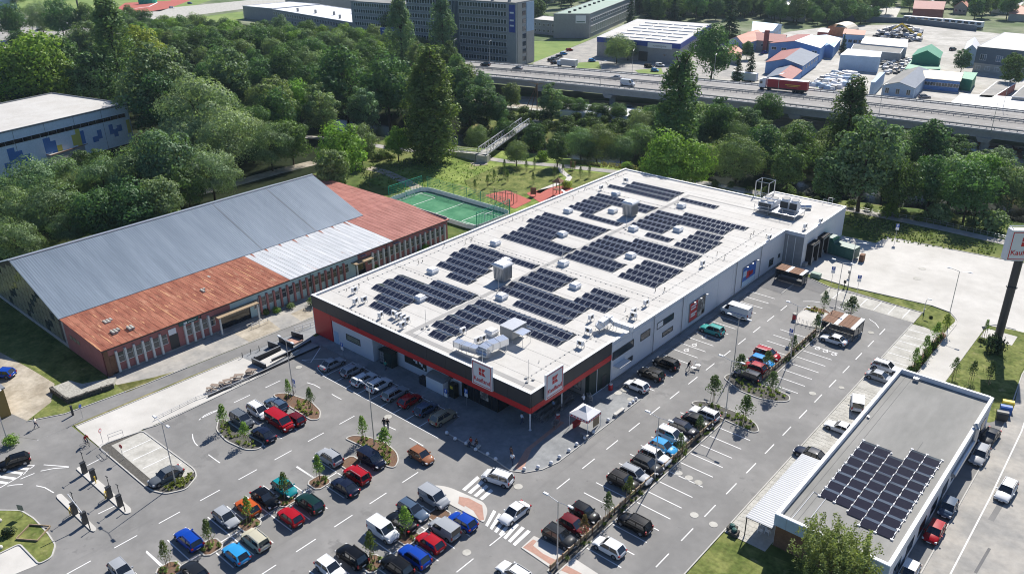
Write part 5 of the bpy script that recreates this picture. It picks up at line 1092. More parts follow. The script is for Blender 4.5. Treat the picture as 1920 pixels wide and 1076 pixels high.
bo = gable('blue_office', 'long pale blue wing with cream roof and joined windows', 'office', quadpx((1735,147),(1800,153),(1806,137),(1728,130),4),4,4.9, 'blue_wall', 'cream_roof', axis=1, win=[(3,0,6,1.6,1.8,1.2)])
blk('green_shed', 'dark green windowless shed right of the pale blue wing', 'shed', quadpx((1801,148),(1823,152),(1832,138),(1808,136),4),4.2, 'green_roof', 'green_roof', .1, 'green_roof')
blk('container_wall', 'tall narrow pale container standing on end of the scrap yard', 'container', quadpx((1633,155),(1641,155),(1660,136),(1649,136),5),5, 'pale_blue_wall', 'pale_blue_wall', 0)
Z = 10; a = V2(G(1833,88, Z)); b = V2(G(1925,97, Z)); c_ = V2(G(1884,61, Z)); dl = (c_-a); 
sl_ = blk('slate_hall', 'dark slate blue office hall with pale roof at the right edge', 'hall', [a, b, b+dl, a+dl], Z, 'slate_wall', 'roof_membrane', .1, 'slate_wall')
facade(sl_, a, b,[5.0],3,2.2,2.2, mull=2); facade(sl_, a, b,[1.2],5,1.8,1.4); onwall(b,(b-a).normalized(),-(b-a).length,0,0,3.6, 'beige_wall', 'ground_floor', sl_,.1)
gable('white_gable_shed', 'white gabled shed left of the slate hall', 'shed', quadpx((1808,95),(1834,96),(1836,83),(1815,78),6),6,8.4, 'pale_blue_wall', 'bare_white')
blk('roof_terrace', 'wide low white roof just beyond the highway at the right edge', 'hall', quadpx((1783,193),(1960,213),(1960,186),(1803,176),3),3, 'beige_wall', 'bare_white', .05)
blk('brick_yard_shed', 'long low shed with broken grey roof and brick end wall', 'shed', quadpx((1833,182),(1860,184),(1905,156),(1870,153),3),3, 'brick_red_roof', 'old_asphalt', .1)
blk('flat_yard_house', 'flat grey roofed house at the right edge behind the white roof', 'house', quadpx((1897,182),(1960,188),(1960,165),(1920,162),4),4, 'beige_wall', 'roof_grey', .2)
# houses beyond the railway
gable('red_villa', 'big brick red villa with white roof at the top of the picture', 'house', quadpx((1712,20),(1768,22),(1772,12),(1714,9),5),6,9, 'brick_red_roof', 'brick_red_roof', 'bare_white', axis=1)
gable('white_villa', 'white gabled house with red trim behind the rail wagons', 'house', quadpx((1858,8),(1894,12),(1896,0),(1862,-2),5),6,11, 'bare_white', 'brick_red_roof')
gable('red_roof_villa', 'small red roofed house at the top right corner', 'house', quadpx((1892,26),(1925,28),(1925,16),(1895,14),4),4,7, 'beige_wall', 'salmon_roof', axis=1)
for i,(x, y, w_, rf_, l) in enumerate(((1580,6,26, 'brick_red_roof', 'red roofed garden house left of the pale lane at the top'),(1625,2,22, 'slate_wall', 'dark roofed garden house at the top edge'),(1790,3,24, 'salmon_roof', 'salmon roofed house at the top edge right of the villa'),(1905,5,26, 'slate_wall', 'dark roofed house in the top right corner'),(1535,-2,26, 'brick_red_roof', 'red roofed house right of the grey works building'),(1740,-8,26, 'bare_white', 'pale roofed house behind the brick red villa'),(1395,2,26, 'roof_grey', 'grey roofed store at the top behind the warehouse belt'))):
 gable('garden_house', l, 'house', quadpx((x, y+9),(x+w_, y+11),(x+w_+2, y),(x+2, y-2),4.5),4.5,7.5,('beige_wall', 'bare_white')[i % 2], rf_, axis=i % 2, win=[(0,1,3,1.5,1.4,1.3)])
blk('grey_flats', 'grey concrete works building at the top right of centre', 'works building', quadpx((1442,12),(1512,20),(1516,-6),(1445,-12),7),8, 'office_wall', 'bare_white', .2)
blk('white_store', 'low white roofed store beside the grey works building', 'store', quadpx((1473,21),(1505,23),(1506,15),(1476,13),4),4, 'beige_wall', 'bare_white', .2)
gable('far_house', 'house with pale roof at the upper right behind the trees', 'house', quadpx((1812,2),(1850,4),(1852,-5),(1815,-7),5),6,9, 'beige_wall', 'slate_wall')
# railway: concrete wall and white wagons
q = MB(); strip(q, G2([(1570,40),(1700,44),(1830,59)]),.6,0,3.0); tag(q.build('yard_wall', 'slate_wall'), 'long dark concrete wall behind the scrap yard', 'wall')
for k in range(2):
 a = V2(G(1694+k*75,43+k*6,0)); b = V2(G(1766+k*75,49+k*7,0)); t = empty('rail_wagon', (0,0,0),0,('left white rail wagon behind the yard wall', 'right white rail wagon behind the yard wall')[k], 'rail wagon', 'white rail wagons'); q = MB()
 q.beam((a.x, a.y,2.6),(b.x, b.y,2.6),3,2.8); q.build('body', 'bare_white', t); facade(t, a+Vector((0,-1.5)), b+Vector((0,-1.5)),[2.4],6,2.4,1.2, glass='dark_glass', mull=0); q = MB(); q.beam((a.x, a.y,.7),(b.x, b.y,.7),2.4,.8); q.build('undercarriage', 'dark_metal', t)
# the billboard and stand by the running track
t = empty('billboard', tuple(G(147,17,0)),.3, 'large two sided billboard on a dark post by the sports field', 'billboard'); q = MB(); q.tube((0,0,0),(0,0,11),.6,8); q.build('post', 'dark_metal', t); q = MB(); q.box(-8,8,-.5,.5,11,16.5); q.build('board', 'pale_blue_roof', t)
p = G(0,18,0); q = MB(); q.box(p.x-30, p.x+6, p.y-8, p.y+10,0,10).box(p.x-31, p.x+7, p.y-9, p.y+11,10,10.5); tag(q.build('white_grandstand', 'pale_blue_wall'), 'white building cut off at the top left corner', 'building')
q = MB(); p = G(118,55,0); q.box(p.x-4, p.x+6, p.y-3, p.y+3,0,3.5); tag(q.build('white_kiosk', 'bare_white'), 'small white kiosk beside the road junction', 'kiosk')
tri_poly('sports_field', G2([(20,20),(60,-30),(420,-40),(400,0),(330,22),(130,24)]),.02, 'sport_grass')
tri_poly('running_track', G2([(220,16),(235,6),(320,2),(326,-20),(420,-24),(340,8),(300,22),(240,24)]),.03, 'play_red')
q = MB(); strip(q, G2([(250,17),(280,13),(294,6),(290,-2)]),1.2,.0,.05); tag(q.build('track_line', 'paint_white'), kind='structure')
p = G(272,6,0); t = empty('throwing_cage', tuple(p),0, 'green netted throwing cage on the running track', 'cage'); q = MB()
for k in range(8): a0 = math.pi*k/8-1; a1 = math.pi*(k+1)/8-1; q.quad((9*math.cos(a0),9*math.sin(a0),0),(9*math.cos(a1),9*math.sin(a1),0),(9*math.cos(a1),9*math.sin(a1),6),(9*math.cos(a0),9*math.sin(a0),6))
q.build('net', 'net_green', t)
tri_poly('junction_road', G2([(-60,44),(60,40),(200,34),(330,46),(280,60),(150,68),(70,84),(0,92),(-80,100)]),.025, 'old_asphalt')
tri_poly('embankment_road', G2([(200,36),(330,14),(540,-6),(560,4),(360,30),(260,46)]),.03, 'concrete_block')
tri_poly('verge', G2([(75,55),(120,45),(150,52),(90,60)]),.035, 'sport_grass'); tri_poly('verge', G2([(80,75),(125,68),(125,95),(85,100)]),.035, 'sport_grass')
tri_poly('school_lawn', G2([(300,42),(455,22),(457,38),(380,45)]),.03, 'sport_grass'); tri_poly('lawn_field', G2([(1000,78),(1108,74),(1066,92),(1000,118)]),.03, 'sport_grass')
tri_poly('works_yard', G2([(1000,118),(1066,92),(1120,70),(1370,84),(1380,150),(1200,142),(1000,134)]),.02, 'old_asphalt'); tri_poly('verge', G2([(1085,118),(1122,116),(1128,130),(1080,128)]),.035, 'sport_grass'); tri_poly('verge', G2([(1190,132),(1240,128),(1244,140),(1200,140)]),.035, 'sport_grass')
tri_poly('estate_yard', G2([(1340,120),(1370,96),(1480,60),(1560,50),(1700,46),(1860,62),(1990,80),(2000,240),(1700,200),(1340,152)]),.015, 'ground_yard')
tri_poly('verge', G2([(1530,165),(1560,138),(1570,138),(1548,165)]),.035, 'sport_grass')
tri_poly('far_lane', G2([(1636,12),(1690,14),(1680,34),(1640,42)]),.03, 'concrete')
tri_poly('storage_roof', G2([(1060,192),(1230,207),(1226,222),(1050,208)],2.0),2.0, 'bare_white', t=2.0, kind=None); tag(bpy.data.objects['storage_roof'], 'long white flat roof just below the viaduct', 'shed')
for i, pts in enumerate(([(950,205),(1120,222),(1280,240),(1400,250)],[(1000,228),(1100,240),(1185,247),(1240,252)])):
 q = MB(); strip(q, G2(pts),2.2,0,.9 if i == 0 else .5); tag(q.build('river_pipe_wall', 'concrete_block'),('long pale pipe casing running along the far river bank', 'short concrete ramp wall at the far end of the footbridge')[i], 'wall')
# ================================================================== viaduct
ZD = 7.0
near = [G(x, y, ZD) for x, y in ((790,131),(850,138),(914,146),(1080,160),(1280,178),(1313,182),(1450,197),(1614,215),(1780,235),(1920,252),(2060,270))]
far = [G(x, y, ZD) for x, y in ((740,107),(800,111),(841,115),(974,124),(1108,134),(1242,145),(1313,150),(1460,163),(1614,178),(1780,196),(1920,212),(2060,228))]
def resample(P, n):
 P = [Vector(p) for p in P]; L = [0]
 for a, b in zip(P[:-1], P[1:]): L.append(L[-1]+(b-a).length)
 out = []
 for k in range(n):
  s = L[-1]*k/(n-1); i = max(j for j in range(len(L)) if L[j] <= s+1e-9); i = min(i, len(P)-2); t = (s-L[i])/(L[i+1]-L[i]); out.append(P[i].lerp(P[i+1], t))
 return out
NP_ = 60
def fit_line(P, n):   # smooth cubic through the points so that the deck has no kinks
 xs_ = np.array([p.x for p in P]); ys_ = np.array([p.y for p in P]); c = np.polyfit(xs_, ys_,2); X = np.linspace(xs_.min(), xs_.max(), n); return [Vector((x, float(np.polyval(c, x)), ZD)) for x in X]
nr, fr_ = fit_line(near, NP_), fit_line(far, NP_)
va = empty('viaduct', (0,0,0),0, 'long concrete motorway viaduct with steel guard rails crossing the picture', 'viaduct')
q = MB()
for i in range(NP_-1):
 a, b, c, d = nr[i], nr[i+1], fr_[i+1], fr_[i]; q.add([a, b, c, d, a-Vector((0,0,.5)), b-Vector((0,0,.5)), c-Vector((0,0,.5)), d-Vector((0,0,.5))],[(0,1,2,3),(7,6,5,4),(0,4,5,1),(2,6,7,3)])
part('deck', q, 'highway_asphalt', va)
q = MB(); off = lambda P, d, z: [(p.x, p.y+d, p.z+z) for p in P]
for P, d in ((nr,-.15),(fr_,.15)): q = MB(); strip(q,[(p.x, p.y+d) for p in P],1.1, ZD-.6, ZD+.18); part('edge_beam', q, 'viaduct_concrete', va)
for d in (.6,9,17,25): q = MB(); strip(q,[(p.x, p.y+d) for p in nr],1.2, ZD-2.3, ZD-.5); part('girder', q, 'viaduct_concrete', va)
mid = [nr[i].lerp(fr_[i],.5) for i in range(NP_)]
def rail(P, d, name='guard_rail'):
 q = MB(); pts = off(P, d,.62)
 for a, b in zip(pts[:-1], pts[1:]): q.beam(a, b,.10,.34)
 r_ = part(name, q, 'grey_metal', va); q = MB()
 for a, b in zip(pts[:-1], pts[1:]):
  for k in range(2): c = Vector(a).lerp(Vector(b), k/2); q.box(c.x-.07, c.x+.07, c.y-.07, c.y+.07, ZD, ZD+.75)
 part('rail_post', q, 'grey_metal', r_, kind='stuff')
rail(nr,.7); rail(fr_,-.5); rail(mid,-1.1); rail(mid,1.1)
q = MB(); pts = off(nr,-.3,1.05)
for a, b in zip(pts[:-1], pts[1:]): q.tube(a, b,.04,4); q.tube((a[0], a[1], ZD+.1), a,.04,4)
part('hand_rail', q, 'grey_metal', va)
for fr2, ph in ((.08,0),(.25,.5),(.58,0),(.75,.5),(.92,0)):
 q = MB(); P = [nr[i].lerp(fr_[i], fr2) for i in range(NP_)]
 if fr2 in (.08,.92): strip(q,[(p.x, p.y) for p in P],.16, ZD+.001, ZD+.012)
 else:
  for a, b in zip(P[:-1], P[1:]): strip(q,[(a.x, a.y),(a.lerp(b,.45).x, a.lerp(b,.45).y)],.14, ZD+.001, ZD+.012)
 part('lane_marking', q, 'paint_white', va)
for i, px_ in enumerate((985,1117,1478,1838,1650,1300)):
 a = min(nr, key=lambda p: abs((p-Vector(G(px_,170+.1*(px_-985),5))).x)); q = MB(); q.box(a.x-1.3, a.x+1.3, a.y-.2, a.y+30, ZD-3.6, ZD-2.3, top=(a.x-2, a.x+2, a.y-.4, a.y+30)); p_ = part('pier_cap', q, 'viaduct_concrete', va)
 for dy in (3,24): q = MB(); q.tube((a.x, a.y+dy,-1),(a.x, a.y+dy, ZD-3.6),1.1,10); part('pier', q, 'viaduct_concrete', va)
# ================================================================== footbridge
A_, B_ = G(905,289,2.2), G(985,232,2.2); d = (B_-A_); L = d.length; ang = math.atan2(d.y, d.x)
fb = empty('footbridge', (A_.x, A_.y,0), ang, 'silver steel truss footbridge over the river', 'footbridge'); q = MB(); q.box(0, L,-1.2,1.2,2.0,2.15); part('deck', q, 'concrete_block', fb)
n = 14
for s in (-1.3,1.3):
 q = MB(); q.beam((0, s,2.1),(L, s,2.1),.2,.3).beam((0, s,3.9),(L, s,3.9),.2,.25); part('chord', q, 'galv', fb)
 for k in range(n+1): q = MB(); q.beam((L*k/n, s,2.2),(L*k/n, s,3.8),.14,.14); part('truss_post', q, 'galv', fb)
 for k in range(n): q = MB(); z = (2.2,3.8) if k % 2 else (3.8,2.2); q.beam((L*k/n, s, z[0]),(L*(k+1)/n, s, z[1]),.1,.1); part('truss_diagonal', q, 'galv', fb)
q = MB()
for k in range(n*2): q.box(L*k/n/2, L*k/n/2+.25,-1.2,1.2,2.15,2.2)
part('deck_plank', q, 'galv', fb, kind='stuff')
q = MB()
for x in (0, L): q.box(x-1, x+1,-1.6,1.6,-2,2.0)
part('abutment', q, 'concrete_block', fb)
C_ = G(812,279,.2); 
rp = empty('bridge_ramp', (0,0,0),0, 'long access ramp with white railings left of the footbridge', 'ramp'); a, b = C_, G(895,288,2.0); q = MB(); dd = (V2(b)-V2(a)).normalized(); nn = Vector((-dd.y, dd.x))*.9
q.add([(a.x+nn.x, a.y+nn.y,.2),(b.x+nn.x, b.y+nn.y,2.1),(b.x-nn.x, b.y-nn.y,2.1),(a.x-nn.x, a.y-nn.y,.2),(a.x+nn.x, a.y+nn.y,-.3),(b.x+nn.x, b.y+nn.y,-.3),(b.x-nn.x, b.y-nn.y,-.3),(a.x-nn.x, a.y-nn.y,-.3)],[(3,2,1,0),(0,1,5,4),(2,3,7,6),(1,2,6,5)]); part('ramp_slab', q, 'concrete_block', rp)
for s in (1,-1):
 q = MB()
 for h in (.5,1.0): q.tube((a.x+s*nn.x, a.y+s*nn.y,.2+h),(b.x+s*nn.x, b.y+s*nn.y,2.1+h),.05,5)
 for k in range(12): t_ = k/11; q.tube((a.x+(b.x-a.x)*t_+s*nn.x, a.y+(b.y-a.y)*t_+s*nn.y,.2+1.9*t_),(a.x+(b.x-a.x)*t_+s*nn.x, a.y+(b.y-a.y)*t_+s*nn.y,1.2+1.9*t_),.04,4)
 part('railing', q, 'white_metal', rp)
st = empty('bridge_stairs', (0,0,0),0, 'short concrete stairs with white railings at the near end of the footbridge', 'stairs'); e = G(915,298,0); s0 = A_
for k in range(8): t_ = k/8; x, y = s0.x+(e.x-s0.x)*t_, s0.y+(e.y-s0.y)*t_; q = MB(); q.box(x-1.1, x+1.1, y-.3, y+.3,-.1,2.0*(1-t_)); part('step', q, 'concrete_block', st)
q = MB()
for s in (-1.1,1.1): q.path([(s0.x+s, s0.y,3.1),(e.x+s, e.y,1.0)],.05,4).path([(s0.x+s, s0.y,2.6),(e.x+s, e.y,.5)],.04,4)
part('railing', q, 'white_metal', st)
# frame mast over the far river bank
p = G(1007,218,0); t = empty('cable_mast', tuple(p),0, 'tall leaning wooden mast frame on the far river bank', 'mast'); q = MB(); q.tube((0,0,0),(0,0,11),.18,6).tube((-6,0,0),(-.2,0,10.5),.12,5).tube((-3,0,0),(-.2,0,10),.12,5); q.build('pole', 'wood', t); q = MB()
for k in range(7): q.tube((0,0,10.5),(math.cos(k)*3, math.sin(k)*3,11.5+.4*(k % 3)),.06,4)
q.build('arm', 'wood_pale', t)
# ================================================================== sports pitch
PX0, PX1, PY0, PY1 = -42.0,-12.2,51.8,64.6
oc = rounded([(PX0, PY0),(PX1, PY0),(PX1, PY1),(PX0, PY1)],2.5,5)
tri_poly('sports_pitch', oc,.06, 'turf', t=.06)
q = MB()
for a, b in (((-40.8,52.8),(-13.4,52.8)),((-40.8,63.6),(-13.4,63.6)),((-40.8,52.8),(-40.8,63.6)),((-13.4,52.8),(-13.4,63.6)),((-27.1,52.8),(-27.1,63.6)),((-35.4,54.4),(-35.4,62)),((-18.8,54.4),(-18.8,62)),((-40.8,54.4),(-35.4,54.4)),((-40.8,62),(-35.4,62)),((-18.8,54.4),(-13.4,54.4)),((-18.8,62),(-13.4,62))): strip(q,[a, b],.14,.061,.075)
tag(q.build('pitch_lines', 'paint_white'), kind='structure')
bd = empty('rink_boards', (0,0,0),0, 'pale grey boards running round the green pitch', 'boards'); n = len(oc); tot = []
pp = resample([Vector((x, y,0)) for x, y in oc+oc[:1]],46)
for a, b in zip(pp[:-1], pp[1:]):
 q = MB(); strip(q,[(a.x, a.y),(a.lerp(b,.985).x, a.lerp(b,.985).y)],.10,.06,1.1); part('board_panel', q, 'bare_white', bd)
for (xx, s, w) in ((PX0+.3,-1, 'far left'),(PX1-.3,1, 'near right')):
 t = empty('ball_net', (xx,58.2,0),0, 'tall green ball net with posts behind the %s end of the pitch' % w, 'net'); q = MB()
 for y in (-5.5,0,5.5): q.tube((0, y,0),(0, y,4.0),.08,5)
 q.path([(0,-5.5,4),(0,5.5,4)],.06,4); q.build('post', 'net_green', t); q = MB()
 for y in np.arange(-5.5,5.5,.5): q.box(-.012,.012, y, y+.05,1.1,4)
 for z in np.arange(1.1,4,.5): q.box(-.012,.012,-5.5,5.5, z, z+.05)
 q.build('netting', 'net_green', t)
 t = empty('football_goal', (xx-s*1.4,58.2,.06),0, 'white football goal at the %s end of the pitch' % w, 'goal'); q = MB(); q.path([(0,-1.5,0),(0,-1.5,2),(0,1.5,2),(0,1.5,0)],.06,5).path([(0,-1.5,2),(s,-1.5,0),(s,1.5,0),(0,1.5,2)],.03,4); q.build('frame', 'bare_white', t)
t = empty('ball_net', (0, PY1+.2,0),0, 'tall green ball net along the far side of the pitch', 'net'); q = MB()
for x in np.arange(PX0+1, PX1,4.6): q.tube((x,0,0),(x,0,3.6),.07,5)
q.build('post', 'net_green', t); q = MB()
for x in np.arange(PX0+1, PX1-1,.42): q.box(x, x+.05,-.012,.012,1.1,3.6)
for z in np.arange(1.1,3.7,.42): q.box(PX0+1, PX1-1,-.012,.012, z, z+.05)
q.build('netting', 'net_green', t)
# playground
tri_poly('play_surface', rounded(G2([(908,366),(950,357),(998,376),(965,392)]),1),.03, 'play_red'); tri_poly('play_surface', rounded(G2([(985,362),(1052,348),(1085,356),(1050,378),(1020,385)]),1.5),.035, 'play_red')
tri_poly('play_surface', rounded(G2([(880,305),(912,302),(915,309),(890,312)]),1),.03, 'dirt')
p = G(945,378,0); t = empty('workout_frame', tuple(p),.3, 'dark workout frame with bars on the left red play surface', 'workout frame'); q = MB()
for x in (-3,-1.5,0,1.5,3):
 for y in (-1,1): q.tube((x, y,0),(x, y,2.6),.07,5)
for y in (-1,1): q.tube((-3, y,2.5),(3, y,2.5),.05,4)
for x in np.arange(-3,3.1,.6): q.tube((x,-1,2.5),(x,1,2.5),.04,4)
q.build('frame', 'dark_metal', t)
p = G(1046,366,0); t = empty('climbing_tower', tuple(p),.2, 'climbing tower with white slide on the right red play surface', 'climbing tower'); q = MB()
for x in (-.9,.9):
 for y in (-.9,.9): q.tube((x, y,0),(x, y,3.6),.09,5)
q.box(-.9,.9,-.9,.9,1.5,1.6); q.build('tower', 'wood', t); q = MB(); q.add([(.9,-.4,1.6),(.9,.4,1.6),(3.6,.4,.2),(3.6,-.4,.2)],[(0,3,2,1)]).box(3.5,4.0,-.4,.4,.15,.22); q.build('slide', 'bare_white', t); q = MB(); q.add([(-1.2,-1.2,3.5),(1.2,-1.2,3.5),(1.2,1.2,3.5),(-1.2,1.2,3.5),(0,0,4.5)],[(0,1,4),(1,2,4),(2,3,4),(3,0,4)]); q.build('tower_roof', 'wood', t)
for i,(x, y) in enumerate(((1074,318),(1000,368))):
 p = G(x, y,0); t = empty('information_board', tuple(p),.5,('dark wooden information board beside the riverside path', 'dark play board near the park path')[i], 'board'); q = MB(); q.box(-.7,.7,-.08,.08,.5,2.2).tube((-.6,0,0),(-.6,0,.6),.06,4).tube((.6,0,0),(.6,0,.6),.06,4); q.build('board', 'wood', t)
# rapids: pale foam and stones along the river bank
q = MB(); rr = random.Random(11)
for px_, py_ in [(1350+i*6,372+i*1.25) for i in range(60)]:
 for k in range(7):
  p = G(px_+rr.uniform(-6,6), py_-7+rr.uniform(-4,6),-2.3); e = rr.uniform(.3,1.0); q.box(p.x-e, p.x+e, p.y-e*.6, p.y+e*.6,-2.6,-2.42+rr.uniform(0,.35), top=(p.x-e*.5, p.x+e*.6, p.y-e*.3, p.y+e*.3))
tag(q.build('river_stones', 'rapids'), 'pale stones and broken water along the near river bank', kind='stuff')
# ================================================================== pylon sign
p = Vector((87.5,70.3,0)); t = empty('pylon_sign', tuple(p),.66, 'tall pylon with a big white sign box at the right edge', 'pylon sign'); q = MB(); q.tube((0,0,.0),(0,0,14.2),.62,16).tube((0,0,9.2),(0,0,9.4),.82,16); part('mast', q, 'fascia_dark', t, smooth=True)
q = MB(); q.box(-2.5,2.5,-.7,.7,14.0,19.0); bx = part('sign_box', q, 'sign_white', t); q = MB(); q.path([(-2.4,-.6,19.3),(2.4,-.6,19.3),(2.4,.6,19.3),(-2.4,.6,19.3),(-2.4,-.6,19.3)],.07,4)
for x in (-2.4,0,2.4): q.tube((x,-.6,19),(x,-.6,19.3),.06,4).tube((x,-.6,19.3),(x,.6,19.3),.05,4)
part('top_frame', q, 'bare_white', t)
fc = bpy.data.objects.new('sign_face', None); link(fc, t); fc.location = (0,-.7,14.0); fc.scale = (1.3,1,1.3); brand_face(fc,3.74,3.8,1.0,-.0)
q = MB(); q.box(-2.2,2.4,-2.2,1.6,.0,.05); o = tag(q.build('pylon_base', 'concrete'), kind='structure'); o.location = (87.4,71.2,.03)
# ================================================================== lamps
def lamp_proto(h=9.1, span=1.6, name='street_lamp', double=True):
 t = empty(name); q = MB(); q.tube((0,0,0),(0,0, h),.085,8,.05).tube((0,0,0),(0,0,.9),.12,8); q.build('pole', 'galv', t)
 q = MB(); q.tube((0,0, h),(span,0, h+.25),.035,5)
 if double: q.tube((0,0, h),(-span,0, h+.25),.035,5)
 q.build('arm', 'galv', t)
 for s in ((1,-1) if double else (1,)): q = MB(); q.box(s*span-.35, s*span+.35,-.16,.16, h+.2, h+.32, top=(s*span-.3, s*span+.3,-.12,.12)); q.build('lamp_head', 'white_metal', t)
 return t
LP = lamp_proto(); first = True
LPS = [(A('bl', 985,572), 'beside the silver saloon at the lower left'),(A('ml', 1646,1140), 'in the planted bed left of the shop front'),(A('bm', 186,352), 'in front of the row of cars before the shop'),(A('bm', 1210,1048), 'at the bottom beside the red paved crossing'),(A('bm', 1755,545), 'in the hedge strip beside the white car'),
       (A('br', 238,200), 'in the centre bed of the right hand lot'),(A('mr', 282,1005), 'beside the four cars of the upper right lot'),(A('mr', 603,930), 'by the hedge of the upper right lot'),(A('mr', 852,665), 'behind the bicycle shelter'),(A('mr', 1487,720), 'on the grass corner of the pale yard'),(A('mr', 925,540), 'between the blue parking signs by the loading yard')]
def _base(t, x0, y0): return A(t, x0, y0)
LPS[1] = (G(551,741,0), LPS[1][1])
for p, w in LPS:
 lb = 'tall two armed lamp post '+w
 if first: LP.location = (p.x, p.y,0); tag(LP, lb, 'street lamp', 'two armed lamp posts of the car park'); first = False
 else: copy_tree(LP,(p.x, p.y,0),0, lb)
HL = lamp_proto(8.5,1.8, double=False); first = True
for x, y, z, w in ((1048,152, ZD, 'on the near viaduct edge left of the office block corner'),(1126,163, ZD, 'on the near viaduct edge left of the white van'),(1456,190, ZD, 'on the near viaduct edge below the red lorry'),(1648,213, ZD, 'on the near viaduct edge beside the tall poplar'),(1858,248, ZD, 'on the near viaduct edge at the right'),
     (918,119, ZD, 'on the far viaduct edge before the office block'),(853,116, ZD, 'on the far viaduct edge at the left end'),(1185,139, ZD, 'on the far viaduct edge by the two birches'),(1338,149, ZD, 'on the far viaduct edge beside the big dark tree'),(1880,205, ZD, 'on the far viaduct edge at the right'),(577,90,0, 'rising out of the wood by the pale school'),(450,88,0, 'rising out of the wood left of the school'),(706,112,0, 'beside the blue road gantry'),
     (782,110,0, 'before the left part of the office block'),(112,52,0, 'right of the tanker lorry'),(178,46,0, 'beside the junction near the tanker lorry')):
 p = G(x, y, z); lb = 'lamp post '+w
 if first: HL.location = p; tag(HL, lb, 'street lamp', 'lamp posts along the highway'); first = False
 else: copy_tree(HL, p,1.9 if y < 150 else 1.2, lb)
p = G(1245,392,0)
p = A('mr', 1232,95); t = lamp_proto(5.5,.8, double=False); t.location = A('mr', 1232,90); tag(t, 'short path lamp beside the river path at the right', 'street lamp')
p = A('bl', 55,350); t = lamp_proto(7.5,1.2, double=False); t.location = A('bl', 50,352); t.rotation_euler = (0,0,2.2); tag(t, 'lamp post on the verge at the lower left edge', 'street lamp')
# blue direction gantry
p = G(738,100,0); t = empty('road_gantry', tuple(p),.5, 'blue motorway direction sign above the trees', 'road sign'); q = MB(); q.box(-6,7,-.1,.1,7.5,12); q.build('sign_board', 'sign_blue', t); q = MB(); q.box(-5,-2,-.13,-.1,10.4,10.9).box(-5,-3,-.13,-.1,9,9.5).box(1,5,-.13,-.1,10.4,10.9).box(1,4,-.13,-.1,9.1,9.5).box(.2,.4,-.13,-.1,7.7,11.8); q.build('lettering', 'sign_white', t); q = MB(); q.tube((-5,.2,0),(-5,.2,12),.2,6).tube((6,.2,0),(6,.2,12),.2,6); q.build('post', 'galv', t)
q = MB(); a = G(-20,45,9); b = G(56,35,9); q.tube(a, b,.35,5).tube(b,(b.x, b.y,0),.3,6); tag(q.build('gantry_beam', 'galv'), 'long grey gantry beam across the road at the top left', 'gantry')
# parking signs
def psign(p, lab, kind='P', h=2.9, rz=0.0):
 t = empty('parking_sign', tuple(p), rz, lab, 'sign'); q = MB(); q.tube((0,0,0),(0,0, h),.035,6); q.build('pole', 'galv', t); q = MB(); q.box(-.32,.32,-.05,-.03, h-.7, h); q.build('board', 'sign_blue', t)
 q = MB(); q.box(-.12,-.04,-.062,-.05, h-.6, h-.1).box(-.04,.12,-.062,-.05, h-.18, h-.1).box(.05,.12,-.062,-.05, h-.34, h-.18).box(-.04,.12,-.062,-.05, h-.42, h-.34); q.build('letter_p', 'sign_white', t); q = MB(); q.box(-.32,.32,-.05,-.03, h-1.3, h-.74); q.build('extra_plate', 'sign_white', t)
psign(A('bm', 590,135), 'blue parking sign before the shop front at the middle of the row'); psign(A('bm', 703,135), 'blue parking sign beside the dark entrance glazing'); psign(G(644,672,0), 'blue parking sign beside the narrow framed window')
psign(A('mr', 828,540), 'large blue parking sign left of the yard lamp post', h=4.4, rz=.4); psign(A('mr', 972,590), 'large blue parking sign right of the yard lamp post', h=4.4, rz=.4); psign(A('mr', 1188,280), 'tall blue sign at the far end of the pale yard', h=4.0, rz=.4); psign(G(554,735,0), 'small blue sign on the lamp post bed left of the shop', h=2.2)
psign(A('mr', 600,845), 'blue sign on the lamp post of the upper right lot', h=2.6)
def round_sign(p, lab, m='sign_red', h=2.4, rz=.5):
 t = empty('road_sign', tuple(p), rz, lab, 'sign'); q = MB(); q.tube((0,0,0),(0,0, h),.03,6); q.build('pole', 'galv', t); q = MB(); q.tube((0,-.05, h-.3),(0,-.03, h-.3),.32,16); q.build('disc', m, t); q = MB(); q.tube((0,-.06, h-.3),(0,-.05, h-.3),.22,14); q.build('inner_disc', 'sign_white' if m == 'sign_red' else 'sign_blue', t)
round_sign(A('bl', 693,435), 'round sign standing in the concrete bays at the lower left', rz=3.4); round_sign(A('bl', 578,345), 'narrow sign post at the corner of the left plaza', rz=2.2); round_sign(A('bl', 466,205), 'round sign seen from behind on the plaza verge', m='grey_metal', rz=2)
p = A('mr', 1670,830); t = empty('give_way_sign', tuple(p),.5, 'triangular give way sign seen from behind by the pylon lawn', 'sign'); q = MB(); q.tube((0,0,0),(0,0,2.4),.03,6); q.build('pole', 'galv', t); q = MB(); q.add([(-.4,0,2.5),(.4,0,2.5),(0,0,1.8),(-.4,.03,2.5),(.4,.03,2.5),(0,.03,1.8)],[(0,2,1),(3,4,5),(0,1,4,3)]); q.build('plate', 'grey_metal', t)
p = A('bl', 130,755); t = empty('road_sign', tuple(p),.5, 'grey square sign seen from behind on the lower left island', 'sign'); q = MB(); q.tube((0,0,0),(0,0,1.6),.03,6); q.build('pole', 'galv', t); q = MB(); q.box(-.4,.4,-.03,.0,1.0,1.8); q.build('plate', 'grey_metal', t)
